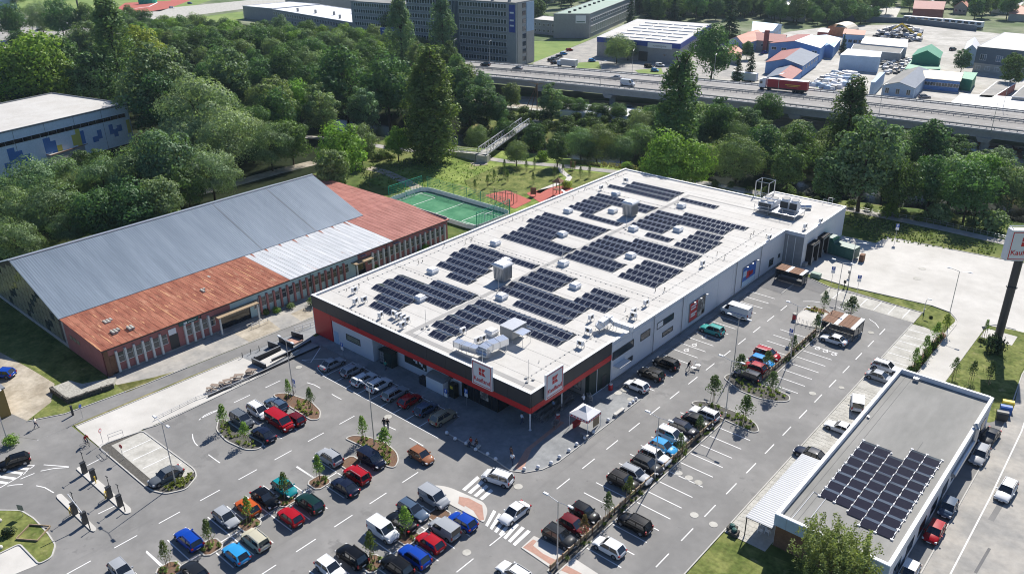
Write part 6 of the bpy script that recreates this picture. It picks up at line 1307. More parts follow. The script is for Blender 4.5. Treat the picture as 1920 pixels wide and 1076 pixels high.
# barrier posts
def ticket(p, lab, arm=None, boom=False):
 t = empty('ticket_machine', (p.x, p.y,.13),.1, lab, 'ticket machine', 'machines on the barrier isles'); q = MB(); q.box(-.22,.22,-.3,.3,0,1.5, top=(-.2,.2,-.26,.26)); q.build('casing', 'dark_metal', t); q = MB(); q.box(-.23,.23,-.31,.31,1.5,1.62); q.build('lid', 'dark_metal', t); q = MB(); q.box(-.15,.15,-.32,-.3,.9,1.3); q.build('screen', 'bare_white' if boom else 'window_glass', t)
 if arm: q = MB(); q.tube((0,.2,1.6),(0,.2,3.0),.04,6).tube((-.25,.2,3.0),(.25,.2,3.0),.05,6); q.build('camera_mast', 'dark_metal', t)
 if arm == 2: q = MB(); q.path([(-.5,-.2,0),(-.5,-.2,.9),(-.2,-.5,.9),(-.2,-.5,0)],.05,6); q.build('guard_hoop', 'paint_yellow', t)
 if boom: q = MB(); q.beam((0,0,1.3),(-1.0,-.6,4.2),.07,.1); q.build('boom', 'bare_white', t)
for (x, y, l, a_, b_) in ((478,512, 'ticket machine at the upper end of the long barrier isle', 1,0),(530,552, 'second machine down the long barrier isle', 0,0),(620,650, 'third machine on the long barrier isle with a camera mast', 2,0),(678,698, 'machine with a lit screen near the lower end of the long barrier isle', 1,1 if False else 0),(424,742, 'machine with a yellow hoop on the short barrier isle', 2,0),(482,795, 'barrier cabinet with a raised white boom on the short isle', 0,1)): ticket(A('bl', x, y), l, a_, b_)
for i,(x, y) in enumerate(((703,728),(508,832),(540,570))):
 p = A('bl', x, y); t = empty('guard_post', (p.x, p.y,.12),0,('dark post at the tip of the long barrier isle', 'dark post at the tip of the short barrier isle', 'yellow hoop post beside the second machine')[i], 'post'); q = MB(); q.tube((0,0,0),(0,0,.95),.06,8).tube((0,0,.9),(0,0,1.0),.09,8); q.build('post', 'paint_yellow' if i == 2 else 'dark_metal', t)
# white ball bollards
q = MB(); q.dome((0,0,.24),.26,.26,12,7); BM = q.mesh('ball_bollard', 'bare_white', smooth=60)
for i,(x, y) in enumerate(((591,293),(638,326),(700,352),(753,386),(820,412),(865,440),(1025,495),(1102,484),(1175,461),(1222,427),(1276,391),(1318,357),(1495,221),(1412,289),(1365,321),(1617,130),(1634,117),(1650,102),(1533,190),(1578,163))):
 p = A('bm', x, y); o = obj('ball_bollard', BM, None,(p.x, p.y,.05)); o.rotation_euler = (0,0, i)
 tag(o, 'white ball bollard, '+['first from the left below the parked cars', 'second from the left below the parked cars', 'beside the left end of the stone bench', 'beside the right end of the stone bench', 'second before the dark corner', 'last before the dark corner in shade', 'first round the sunny corner', 'second round the sunny corner', 'third round the sunny corner', 'fourth on the sunny kerb', 'fifth on the sunny kerb', 'sixth, left of the tent shadow', 'alone between tent and bench', 'right leg of the tent', 'under the front of the tent', 'nearest of three near the white hatchback', 'middle of three near the white hatchback', 'farthest of three near the white hatchback', 'at the near end of the white bench', 'at the far end of the white bench'][i], 'bollard', 'white ball bollards along the kerb')
for i,(x, y, l) in enumerate(((1556,180, 'white stone block bench on the sunny pavement'),(742,358, 'grey stone bench with people in the shade'))):
 p = A('bm', x, y); t = empty('bench', (p.x, p.y,.05),1.57 if i == 0 else 0, l, 'bench'); q = MB(); q.box(-1.1,1.1,-.25,.25,.3,.48); q.build('seat', 'concrete', t)
 for s in (-.8,.8): q = MB(); q.box(s-.15, s+.15,-.22,.22,0,.3); q.build('leg', 'concrete', t)
# red bins
for i,(x, y) in enumerate(((1212,215),(1508,45))):
 p = A('bm', x, y); t = empty('litter_bin', (p.x, p.y,.05),0,('red litter bin by the trolley bay', 'red litter bin by the dark corner block')[i], 'bin'); q = MB(); q.tube((0,0,0),(0,0,.95),.33,12); q.build('body', 'bin_red', t, smooth=True); q = MB(); q.tube((0,0,.95),(0,0,1.15),.3,12,.22); q.build('lid', 'galv', t)
p = A('mr', 626,715); t = empty('litter_bin', (p.x, p.y,.1),0, 'red bin at the corner of the bicycle island', 'bin'); q = MB(); q.box(-.3,.3,-.3,.3,0,.9); q.build('body', 'bin_red', t); q = MB(); q.box(-.33,.33,-.33,.33,.9,1.1); q.build('lid', 'concrete_block', t)
# street bins
for (x, y, m, l) in ((1815,152, 'bin_yellow', 'yellow wheeled bin at the head of the street'),(1803,180, 'bin_blue', 'blue wheeled bin between the yellow and the grey one'),(1783,212, 'dark_metal', 'dark grey wheeled bin behind the parked dark car')):
 p = A('br', x, y); t = empty('wheeled_bin', (p.x, p.y,.02),.3, l, 'bin', 'big wheeled bins by the street'); q = MB(); q.box(-.65,.65,-.5,.5,.15,1.1, top=(-.7,.7,-.55,.55)); q.build('body', m, t); q = MB()
 for k in range(6): a0, a1 = math.pi*k/6, math.pi*(k+1)/6; q.quad((-.72,.56*math.cos(a0),1.1+.32*math.sin(a0)),(-.72,.56*math.cos(a1),1.1+.32*math.sin(a1)),(.72,.56*math.cos(a1),1.1+.32*math.sin(a1)),(.72,.56*math.cos(a0),1.1+.32*math.sin(a0)))
 q.build('lid', m, t); q = MB()
 for sx in (-.5,.5):
  for sy in (-.4,.4): q.tube((sx-.04, sy,.1),(sx+.04, sy,.1),.1,8)
 q.build('wheel', 'rubber', t)
# promotion tent
p = Vector((51.3,8.6,.05)); T0, T1 = A('bm', 1385,150,3.4), None
c = A('bm', 1385,262); t = empty('promotion_tent', (50.9,7.1,.05),0, 'white pointed tent with red trimmed valance on the pavement', 'tent'); q = MB(); w = 1.55
q.add([(-w,-w,2.35),(w,-w,2.35),(w, w,2.35),(-w, w,2.35),(0,0,3.45),(-w*.45,-w*.45,2.8),(w*.45,-w*.45,2.8),(w*.45, w*.45,2.8),(-w*.45, w*.45,2.8)],[(0,1,6,5),(1,2,7,6),(2,3,8,7),(3,0,5,8),(5,6,4),(6,7,4),(7,8,4),(8,5,4)]); q.build('canopy', 'fabric_white', t)
q = MB(); q.box(-w, w,-w-.01,-w+.01,1.98,2.35).box(w-.01, w+.01,-w+.01, w,1.98,2.35).box(-w, w, w-.01, w+.01,1.98,2.35).box(-w-.01,-w+.01,-w+.01, w,1.98,2.35); q.build('valance', 'fabric_white', t)
q = MB(); q.box(-w, w,-w-.02,-w+.02,1.9,1.98).box(w-.02, w+.02,-w+.02, w,1.9,1.98); 
for k in range(6): q.box(-w+.3+k*.5,-w+.6+k*.5,-w-.025,-w-.01,2.06,2.24).box(w+.01, w+.025,-w+.2+k*.5,-w+.5+k*.5,2.06,2.24)
q.build('red_trim', 'sign_red', t)
for sx in (-w, w):
 for sy in (-w, w): q = MB(); q.tube((sx*.98, sy*.98,0),(sx*.98, sy*.98,2.4),.035,6); q.build('leg', 'white_metal', t)
q = MB(); q.box(w-.35, w-.3,.2, w,.2,1.9); q.build('side_curtain', 'wood_pale', t)
o = MB().box(49.9,50.1,5.6,7.2,.1,.95).box(49.8,50.6,5.5,7.3,.95,1.0).build('counter', 'tarp_red'); tag(o, 'red covered counter at the left side of the tent', 'counter')
o = MB().box(51.9,53.1,4.6,5.0,.7,.75).box(51.95,52.0,4.65,4.95,.05,.7).box(53,53.05,4.65,4.95,.05,.7).build('folding_table', 'grey_metal'); tag(o, 'small grey table in front of the tent', 'table')
# ---- things along the shop front
t = empty('parcel_locker', (16.2,.9,.05),0, 'dark green parcel cabinet in the front recess of the shop', 'cabinet'); q = MB(); q.box(-.2,2.6,-.5,.6,0,2.4); q.build('casing', 'cabinet_green', t); q = MB(); q.box(-.3,2.7,-.6,.7,2.4,2.5); q.build('lid', 'cabinet_green', t)
for k in range(8): q = MB(); q.box(-.1+(k % 2)*.5,.3+(k % 2)*.5,-.53,-.5,.3+(k//2)*.5,.72+(k//2)*.5); q.build('door', 'grey_metal', t)
t = empty('vending_cabinet', (26.8,.6,.05),0, 'wide white cabinet standing against the shop front', 'cabinet'); q = MB(); q.box(0,3.6,-.5,.6,0,2.0); q.build('casing', 'bare_white', t); q = MB(); q.box(-.05,3.65,-.55,1.1,2.0,2.35, top=(-.05,3.65,.3,1.1)); q.build('hood', 'grey_metal', t)
t = empty('bottle_machine', (31.2,.9,.05),0, 'black vending machine with yellow print beside the white cabinet', 'vending machine'); q = MB(); q.box(0,1.1,-.4,.5,0,2.2); q.build('casing', 'panel_black', t); q = MB(); q.box(.3,.8,-.43,-.4,1.5,1.95); q.build('print', 'bin_yellow', t)
t = empty('waste_box', (25.3,.5,.05),0, 'black waste box against the front wall', 'box'); q = MB(); q.box(0,1.3,-.4,.4,0,1.1).box(-.05,1.35,-.45,.45,1.1,1.2); q.build('body', 'dark_metal', t)
o = MB().tube((18.9,1.76,3.1),(18.9,1.8,3.1),.55,9).box(19.0,19.5,1.75,1.8,3.0,3.6).build('green_wall_emblem', 'green_plastic'); tag(o, 'green cut out emblem on the white front wall', 'emblem')
o = MB().box(30.0,30.9,1.7,1.8,2.3,3.6).build('notice_board', 'panel_black'); tag(o, 'small black notice board above the white cabinet', 'notice board')
# nested trolleys
def trolley_row(x, y0, n, rz=0.0, lab=''):
 t = empty('trolley_row', (x, y0,.06), rz, lab, 'trolley row', 'rows of nested shopping trolleys')
 for k in range(n): obj('trolley', TROL, t,(0, k*.27,0))
q = MB()
for z, w, a, b in ((1.0,.28,-.42,.42),(.55,.24,-.34,.40)): q.path([(-w, a, z),(w, a, z),(w, b, z),(-w, b, z),(-w, a, z)],.02,3)
for s in (-.26,.26): q.tube((s,-.42,1.0),(s*.9,-.36,.1),.02,3).tube((s,.42,1.0),(s*.9,.36,.1),.02,3).tube((s,-.36,.12),(s,.4,.12),.02,3).tube((s,-.5,1.05),(-s,-.5,1.05),.02,3)
q.box(-.24,.24,-.34,.40,.53,.56); TROL = q.mesh('trolley', 'galv')
for i in range(6): trolley_row(41.2+i*.95,5.2-.2*i,25,0, 'row of nested shopping trolleys under the canopy, '+('innermost', 'second from inside', 'third from inside', 'third from outside', 'second from outside', 'outermost')[i])
trolley_row(47.9,4.2,4,.3, 'short loose row of trolleys in front of the canopy column'); trolley_row(47.9,12.4,3,.9, 'few loose trolleys by the poster wall')
# trolley / bicycle shelters
def shelter(x0, x1, y0, y1, lab, ribs=True):
 t = empty('bike_shelter', (x0, y0,.05),0, lab, 'shelter'); w, l = x1-x0, y1-y0; n = max(4, int(w/.9)); m = max(3, int(l/.9))
 nn = int(w/.62)
 for k in range(nn): q = MB(); q.box(k*w/nn,(k+1)*w/nn-.03,-.15, l+.15,2.3+.0,2.38); q.build('roof_board', 'bare_white' if k % 4 == 3 and ribs else 'wood', t)
 for xx in (0.05, w-.05):
  for yy in (.05, l/2, l-.05): q = MB(); q.tube((xx, yy,0),(xx, yy,2.3),.05,6); q.build('post', 'dark_metal', t)
 for (a, b, c, d_) in ((0.1, w-.1, l-.1, l-.06),): q = MB(); q.box(a, b, c, d_,.3,2.0); q.build('glass_wall', 'window_glass', t)
 q = MB(); q.box(.05,.09,.2, l-.2,.3,2.0).box(w-.09, w-.05,.2, l-.2,.3,2.0); q.build('glass_wall', 'window_glass', t); return t
shelter(49.6,54.9,69.0,71.6, 'low glazed shelter with wooden roof at the end of the shop wall'); shelter(64.6,70.0,54.0,58.4, 'glazed bicycle shelter with red brown roof beside the white saloon')
def hoops(P, rz, lab, n=5, sp=.8, grp='bicycle hoops'):
 t = empty('bicycle_stand', (P.x, P.y, P.z), rz, lab, 'bicycle stand', grp)
 for k in range(n): q = MB(); q.path([(k*sp,-.35,0),(k*sp,-.35,.7),(k*sp,-.2,.85),(k*sp,.2,.85),(k*sp,.35,.7),(k*sp,.35,0)],.028,5); q.build('hoop', 'galv', t)
hoops(Vector((60.4,55.0,.11)),0, 'row of steel bicycle hoops on the pale island by the shelter', 6,.75); hoops(Vector((65.2,55.0,.12)),0, 'row of bicycle hoops inside the shelter', 6,.75)
# railings left of the shop and along the plaza
def railing(pts, lab, h=1.0, mt='white_metal', z=0, posts=1.3, name='railing'):
 t = empty(name,(0,0,0),0, lab, 'railing'); q = MB()
 P = [Vector((p[0], p[1],0)) for p in pts]
 for a, b in zip(P[:-1], P[1:]):
  for hh in (h, h*.55): q.tube((a.x, a.y, z+hh),(b.x, b.y, z+hh),.03,5)
  n = max(1, int((b-a).length/posts))
  for k in range(n+1): c = a.lerp(b, k/n); q.tube((c.x, c.y, z),(c.x, c.y, z+h),.03,5)
 q.build('rail', mt, t)
railing([(-3.0,-2.2),(-1.6,5.0),(-1.4,9)], 'white railing behind the red corner of the shop')
railing(A2('bl', [(868,215),(1100,100),(1400,-5)]), 'low grey railing along the plaza edge above the kerb', .5, 'galv'); railing(A2('bl', [(612,332),(692,302)]), 'steel hoop railing at the left plaza corner', 1.0, 'galv', .05)
railing(A2('bl', [(570,395),(600,425),(615,420)]), 'small steel hoop at the edge of the concrete bays', .8, 'galv'); railing(G2([(1600,395),(1750,420),(1890,452)]), 'wire fence along the river path at the right', 1.0, 'galv')
# dark retaining walls, ramps and steps
rw = empty('ramp_walls', (0,0,0),0, 'black walled ramp and steps between the plaza and the shop corner', 'ramp')
def zz(x, y): p = G(380+x*260/1916,600+y*260/1916,0); return (p.x, p.y)
for i,(pts, h) in enumerate((([(690,600),(880,690)],1.0),([(735,580),(1080,425)],.9),([(912,370),(1050,420)],1.1),([(1062,300),(1250,395)],1.0),([(1235,225),(1390,275)],1.0),([(960,595),(1290,440),(1500,320)],.7),([(80,1065),(880,705),(1290,515),(1610,375)],.35),([(690,600),(735,575)],1.0))):
 q = MB(); strip(q,[zz(*p) for p in pts],.18,0, h); w_ = part('retaining_wall', q, 'fascia_dark', rw); q = MB(); strip(q,[zz(*p) for p in pts],.2, h, h+.05); part('wall_coping', q, 'grey_metal', w_)
q = MB(); q.prism([zz(*p) for p in ((780,600),(1100,440),(1190,460),(960,590),(1160,520),(890,670))],0,.35); part('ramp_slab', q, 'concrete', rw)
q = MB(); q.prism([zz(*p) for p in ((1290,500),(1600,370),(1500,330),(1220,460))],0,.3); part('ramp_slab', q, 'walkway_grey', rw)
for k in range(5): q = MB(); q.prism([zz(*p) for p in ((1190+k*8,530-k*9),(1290+k*8,480-k*9),(1310+k*8,490-k*9),(1210+k*8,545-k*9))],0,.12+.1*k); part('step', q, 'concrete_block', rw)
q = MB(); q.prism([zz(*p) for p in ((1130,300),(1240,270),(1390,290),(1270,350))],0,.25); part('landing', q, 'red_paving', rw)
# picnic tables
TB = empty('picnic_table'); q = MB(); q.box(-.75,.75,-.38,.38,.70,.76); q.build('table_top', 'wood_grey', TB)
for s in (-.75,.75): q = MB(); q.box(-.75,.75, s-.13, s+.13,.40,.45); q.build('bench_seat', 'wood_grey', TB)
q = MB()
for s in (-.55,.55): q.beam((s,-.8,.0),(s,-.1,.7),.08,.08).beam((s,.8,0),(s,.1,.7),.08,.08).beam((s,-.85,.38),(s,.85,.38),.06,.06)
q.build('leg', 'wood_grey', TB)
for i,(x, y) in enumerate(((675,735),(500,810),(345,880),(175,950),(640,760),(430,845),(270,915),(100,990))):
 a = zz(x, y); lb = 'wooden picnic table on the plaza, '+('nearest the ramp walls', 'reddish one in the middle', 'third down the row', 'fourth down the row', 'small seat set beside the first table', 'bench set beside the reddish table', 'bench set between the lower tables', 'last at the lower left end')[i]
 if i == 0: TB.location = (a[0], a[1],.03); TB.rotation_euler = (0,0,.5); TB.scale = (.85,.85,.9); tag(TB, lb, 'picnic table', 'picnic tables on the plaza')
 else: c_ = copy_tree(TB,(a[0], a[1],.03),.5+.3*(i % 3), lb); c_.scale = (.85,.85,.9) if i < 4 else (.6,.6,.9)
for i,(x, y) in enumerate(((553,520),(668,468),(785,425))):
 a = zz(x, y); o = MB().tube((a[0], a[1],0),(a[0], a[1],.9),.06,8).build('path_post', 'dark_metal'); tag(o, 'thin dark post between path and plaza, '+('nearest', 'middle one', 'beside the first black wall')[i], 'post', 'thin posts between path and plaza')
p = A('bl', 410,186); o = MB().tube((p.x, p.y,0),(p.x, p.y,1.6),.16,10).build('dark_post', 'dark_metal'); tag(o, 'stout dark post on the path junction', 'post')
# green compactor and odd boxes in the yard
t = empty('waste_compactor', (54.6,88.6,.02),-.12, 'dark green waste compactor container at the loading wall', 'compactor'); q = MB(); q.box(-3.2,3.2,-1.3,1.3,.3,2.5); q.build('container', 'green_metal', t); q = MB(); q.box(-3.1,-1.0,-1.2,1.2,2.5,3.5, top=(-3.1,-1.6,-1.2,1.2)); q.build('hopper', 'green_metal', t)
q = MB()
for k in range(9): q.box(-3.0+k*.75,-2.9+k*.75,-1.36,-1.3,.4,2.4)
q.box(3.2,3.26,-1.2,1.2,.5,2.3).box(-2.6,2.6,-.9,.9,0,.3); q.build('rib', 'green_metal', t); q = MB(); q.add([(-1.4,-1.2,3.0),(-.4,-1.2,4.1),(-.4,1.2,4.1),(-1.4,1.2,3.0)],[(0,1,2,3)]); q.build('flap', 'turf', t)
o = MB().box(58.6,59.4,87.6,88.8,.05,1.5).build('rusty_crate', 'wood'); tag(o, 'rusty brown crate beside the green compactor', 'crate')
p = A('mr', 745,478); o = MB().box(p.x-.9, p.x+.9, p.y-.5, p.y+.5,0,.9).build('electric_cabinet', 'pale_green_roof'); tag(o, 'low pale green electric cabinet on the lawn strip', 'cabinet')
for i,(x, y, l) in enumerate(((930,480, 'grey meter box on a post by the yard lamp'),(905,535, 'dark charging post at the row of concrete bays'))):
 p = A('mr', x, y); t = empty('post_box', tuple(p),0, l, 'post'); q = MB(); q.tube((0,0,0),(0,0,1.2),.07,6); q.build('post', 'dark_metal', t); q = MB(); q.box(-.2,.2,-.15,.15,.9,1.5); q.build('box', 'grey_metal' if i == 0 else 'dark_metal', t)
t = lamp_proto(2.6,.5, double=False); t.location = A('mr', 1350,680); tag(t, 'short bent path lamp at the row of concrete bays', 'street lamp')
# hedge-strip timber rail
for (y0, y1, l) in ((-17,20.4, 'long low timber fence in the planted strip of the right hand lot'),(33.7,54.2, 'low timber fence in the planted strip of the upper right lot')):
 t = empty('timber_fence', (64.1, y0,.1),0, l, 'fence')
 for k in range(int((y1-y0)/1.1)):
  q = MB(); q.box(-.05,.05, k*1.1, k*1.1+.9,.25,.75); q.build('fence_board', 'wood_pale', t)
 q = MB()
 for k in range(int((y1-y0)/1.1)+1): q.box(-.05,.05, k*1.1-.08, k*1.1+.02,0,.85)
 q.build('fence_post', 'wood', t, kind='stuff')
# scrap heaps of the trading estate
def heap(name, lab, pts, n, s, hmax, m='scrap', seed=1, mats=('scrap', 'bare_white', 'dark_metal', 'galv')):
 rr = random.Random(seed); P = [V2(G(*p)) for p in pts]; x0, x1 = min(p.x for p in P), max(p.x for p in P); y0, y1 = min(p.y for p in P), max(p.y for p in P); PT = [tuple(p) for p in P]
 q = MB(); k = 0; cx, cy = (x0+x1)/2,(y0+y1)/2
 while k < n:
  x, y = rr.uniform(x0, x1), rr.uniform(y0, y1); k += .2
  if not inside(x, y, PT): continue
  k += .8; e = s*rr.uniform(.4,1.4); z = rr.uniform(0, hmax)*max(.1,1-math.hypot((x-cx)/(x1-x0),(y-cy)/(y1-y0))*1.6); mi = rr.randrange(4)
  q.box(x-e, x+e, y-e*rr.uniform(.3,1), y+e*.6, z, z+e*rr.uniform(.3,1.1), mi, top=(x-e*rr.uniform(.3,1), x+e*.8, y-e*.3, y+e*.5))
 o = q.build(name, mats); tag(o, lab, kind='stuff')
heap('scrap_heap', 'big heap of scrap metal before the dark yard wall', [(1640,72),(1660,57),(1725,66),(1728,78),(1690,80)],420,1.1,6, seed=2)
heap('scrap_parts', 'clutter of stacked metal goods beside the white storage hall', [(1650,128),(1665,108),(1720,114),(1700,130),(1668,145)],260,.8,1.5, seed=3)
heap('stacked_sheets', 'pale sheets and frames laid out in the yard beside the highway', [(1520,162),(1568,134),(1610,140),(1600,160),(1560,170)],220,1.2,.3, mats=('bare_white', 'pale_blue_wall', 'scrap', 'white_metal'), seed=4)
heap('yard_clutter', 'dark odds and ends under the left spans of the viaduct', [(1060,190),(1230,205),(1300,225),(1290,240),(1050,205)],160,.9,.5, seed=5, mats=('dark_metal', 'wood', 'scrap', 'dark_metal'))
heap('yard_clutter', 'parked scrap and materials under the right span of the viaduct', [(1790,285),(1800,265),(1960,285),(1960,305)],150,.8,.6, seed=6, mats=('dark_metal', 'wood', 'scrap', 'bare_white'))
tri_poly('under_viaduct_ground', G2([(860,178),(1060,184),(1280,200),(1500,222),(1700,250),(1960,280),(1960,320),(1750,300),(1500,262),(1250,244),(1040,214),(880,196)]),.02, 'dirt')
t = empty('excavator', tuple(G(1718,74,0)),.4, 'yellow excavator with raised arm on the scrap heap', 'excavator'); q = MB(); q.box(-2,2,-1.3,1.3,.9,2.6); q.build('body', 'paint_yellow', t); q = MB(); q.beam((-1,0,2.4),(-8,0,7.5),.6,.8).beam((-8,0,7.5),(-12,0,4.5),.5,.6); q.build('arm', 'paint_yellow', t); q = MB(); q.box(-2.3,2.3,-1.7,-1.1,0,.9).box(-2.3,2.3,1.1,1.7,0,.9); q.build('track', 'rubber', t)
# garden plot fence on the lower left island
t = empty('wooden_edging', tuple(A('bl', 190,850)),.6, 'square wooden edging in the lower left lawn island', 'edging'); t.location.z = .1
for a, b in (((-1.3,-1.2),(1.3,-1.2)),((1.3,-1.2),(1.3,1.2)),((1.3,1.2),(-1.3,1.2)),((-1.3,1.2),(-1.3,-1.2))): q = MB(); q.beam((a[0], a[1],.12),(b[0], b[1],.12),.08,.2); q.build('plank', 'wood_pale', t)
for i,(x, y) in enumerate(((0,785),(5,935))): p = A('bl', x, y); o = MB().dome((p.x, p.y,.25),.28,.28,10,5).build('ball_bollard', 'concrete'); tag(o,('white ball bollard at the top of the lower left lawn island', 'white ball bollard at the left edge by the concrete slab')[i], 'bollard')
# ================================================================== trees
def leafcloud(P, Nn, size, rnd, name, rng, aspect=.75):
 """one small quad per point P, facing roughly along Nn"""
 n = len(P); Nn = Nn/np.maximum(1e-6, np.linalg.norm(Nn, axis=1, keepdims=True))
 t = rng.normal(size=(n,3)); t -= (t*Nn).sum(1, keepdims=True)*Nn; t /= np.maximum(1e-6, np.linalg.norm(t, axis=1, keepdims=True)); b = np.cross(Nn, t)
 s = (size*rng.uniform(.6,1.35, n))[:, None]
 a = P-t*s*.5; c = P+t*s*.5; w = b*s*.5*aspect
 V_ = np.stack([a, P+w+Nn*s*.10, c, P-w+Nn*s*.10],1).reshape(-1,3)
 me = bpy.data.meshes.new(name); me.vertices.add(n*4); me.vertices.foreach_set('co', V_.astype('f').ravel()); me.loops.add(n*4); me.loops.foreach_set('vertex_index', np.arange(n*4, dtype='i')); me.polygons.add(n)
 me.polygons.foreach_set('loop_start', np.arange(0, n*4,4, dtype='i')); me.update(calc_edges=True); me.materials.append(M['leaf'])
 at = me.attributes.new('rnd', 'FLOAT', 'FACE'); at.data.foreach_set('value', rnd.astype('f')); me.validate(); return me
def sph(n, rng): v = rng.normal(size=(n,3)); return v/np.linalg.norm(v, axis=1, keepdims=True)
def crown_broad(seed, r=5.0, h=14.0, nb=44, nl=170, leaf=.44, zc=.54, zr=.45, br=(.24,.38), jit=.38, name='crown'):
 rng = np.random.default_rng(seed); C = np.array([0,0, h*zc]); E = np.array([r, r, h*zr]); P = []; Nn = []; Rn = []
 d = sph(nb*3, rng); d = d[d[:, 2] > -.82][:nb]
 for i, u in enumerate(d):
  k = rng.uniform(.55,.86); c = C+u*E*k*rng.uniform(.85,1.12,3); rb = r*rng.uniform(*br); tint = rng.uniform(.15,.75)
  v = sph(nl, rng); v = v[(v[:, 2] > -.45) | (rng.random(nl) < .4)]
  rad = rb*(1+.10*rng.normal(size=len(v)))*(1+.12*np.sin(5*v[:, 0]+seed)*np.cos(4*v[:, 1]))
  P.append(c+v*rad[:, None]*np.array([1,1,.85])); Nn.append(v*1.0+u*.35+rng.normal(size=v.shape)*jit); Rn.append(np.clip(tint+rng.normal(size=len(v))*.16,0,1))
 v = sph(nb*18, rng); P.append(C+v*E*rng.uniform(.2,.8,(len(v),1))); Nn.append(v+rng.normal(size=v.shape)*.6); Rn.append(rng.uniform(.1,.5, len(v)))  # inner leaves get a darker tint, crown shade painted into the colour
 return leafcloud(np.concatenate(P), np.concatenate(Nn), leaf, np.concatenate(Rn), name, rng)
def crown_poplar(seed, r=3.9, h=26.0, name='crown'):
 rng = np.random.default_rng(seed); P = []; Nn = []; Rn = []
 for i in range(210):
  t = rng.uniform(.03,.97); z = h*t; env = r*(min(1,(t+.05)/.22)**.6)*(1-max(0, t-.62)/.45)**.8; a = rng.uniform(0,6.28); rr_ = env*rng.uniform(.3,.82)
  c = np.array([rr_*math.cos(a), rr_*math.sin(a), z]); v = sph(64, rng); rb = rng.uniform(.6,1.0)*(1.1-.35*t); tint = rng.uniform(.1,.75)
  P.append(c+v*np.array([rb, rb, rb*2.1])); Nn.append(v+np.array([math.cos(a), math.sin(a),.3])*.5+rng.normal(size=v.shape)*.4); Rn.append(np.clip(tint+rng.normal(size=len(v))*.15,0,1))
 return leafcloud(np.concatenate(P), np.concatenate(Nn),.40, np.concatenate(Rn), name, rng)
def crown_conifer(seed, r=3.0, h=14.0, name='crown'):
 rng = np.random.default_rng(seed); P = []; Nn = []; Rn = []
 for k in range(22):
  z = h*(.06+.92*k/22); R_ = r*(1-k/22)**.85+.25; nb = max(5, int(13*(1-k/24)))
  for j in range(nb):
   a = rng.uniform(0,6.28); L = R_*rng.uniform(.75,1.12); n = max(8, int(L*20)); s = rng.uniform(.15,1, n); x = np.outer(s*L,[math.cos(a), math.sin(a),-.22]); x[:, 2] += z; x += rng.normal(size=x.shape)*.16*(1.2-s)[:, None]
   P.append(x); Nn.append(np.tile([math.cos(a)*.5, math.sin(a)*.5,.8],(n,1))+rng.normal(size=(n,3))*.45); Rn.append(rng.uniform(.1,.8, n))
 return leafcloud(np.concatenate(P), np.concatenate(Nn),.36, np.concatenate(Rn), name, rng)
def crown_birch(seed, r=5.4, h=12.5, name='crown'):
 rng = np.random.default_rng(seed); P = []; Nn = []; Rn = []
 for i in range(300):
  u = sph(1, rng)[0]; u[2] = abs(u[2])*1.0; k = rng.uniform(.35,1); c = np.array([0,0, h*.52])+u*np.array([r, r, h*.46])*k; L = rng.uniform(1.2,3.2); n = int(L*26); s = rng.random(n); a = rng.uniform(0,6.28)
  x = c+np.stack([.45*s*math.cos(a)+rng.normal(size=n)*.16,.45*s*math.sin(a)+rng.normal(size=n)*.16,-L*s+rng.normal(size=n)*.1],1); P.append(x); Nn.append(rng.normal(size=(n,3))+np.array([0,0,.5])); Rn.append(np.clip(rng.uniform(.2,.8)+rng.normal(size=n)*.15,0,1))
 return leafcloud(np.concatenate(P), np.concatenate(Nn),.24, np.concatenate(Rn), name, rng)
def bush_mesh(seed, nb=9, nl=130, r=1.0, leaf=.17, name='foliage'):
 rng = np.random.default_rng(seed); P = []; Nn = []; Rn = []
 for i in range(nb):
  a = rng.uniform(0,6.28); k = rng.uniform(0,.6)*r; c = np.array([k*math.cos(a), k*math.sin(a), r*rng.uniform(.35,.75)]); v = sph(nl, rng); v = v[v[:, 2] > -.6]; rb = r*rng.uniform(.38,.55); t = rng.uniform(.2,.75)
  P.append(c+v*rb*(1+.1*rng.normal(size=(len(v),1)))); Nn.append(v+rng.normal(size=v.shape)*.45); Rn.append(np.clip(t+rng.normal(size=len(v))*.15,0,1))
 P_ = np.concatenate(P); P_[:, 2] = np.maximum(P_[:, 2],.03)
 return leafcloud(P_, np.concatenate(Nn), leaf, np.concatenate(Rn), name, rng)
def trunk_mesh(h, r, seed, limbs=6, up=.5, spread=.35, name='trunk'):
 rr = random.Random(seed); q = MB(); z = 0; p = Vector((0,0,-.3)); rad = r
 for k in range(5):
  n_ = Vector((rr.uniform(-.12,.12)*h*.06, rr.uniform(-.12,.12)*h*.06, h*up*(k+1)/5)); q.tube(p, n_, rad,7, rad*.82, cap=False); p = n_; rad *= .82
 for k in range(limbs):
  a = k*6.28/limbs+rr.uniform(-.3,.3); b = Vector((0,0, h*up*rr.uniform(.55,1))); e = b+Vector((math.cos(a)*h*spread, math.sin(a)*h*spread, h*rr.uniform(.12,.3))); m_ = b.lerp(e,.5)+Vector((0,0,.04*h)); q.tube(b, m_, r*.42,5, r*.28, cap=False); q.tube(m_, e, r*.28,5, r*.08, cap=False)
  e2 = m_+Vector((math.cos(a+.8)*h*spread*.5, math.sin(a+.8)*h*spread*.5, h*.1)); q.tube(m_, e2, r*.2,4, r*.05, cap=False)
 q.tube(p,(p.x, p.y, h*.85), rad,5, rad*.2, cap=False); return q.mesh(name, 'bark', 60)
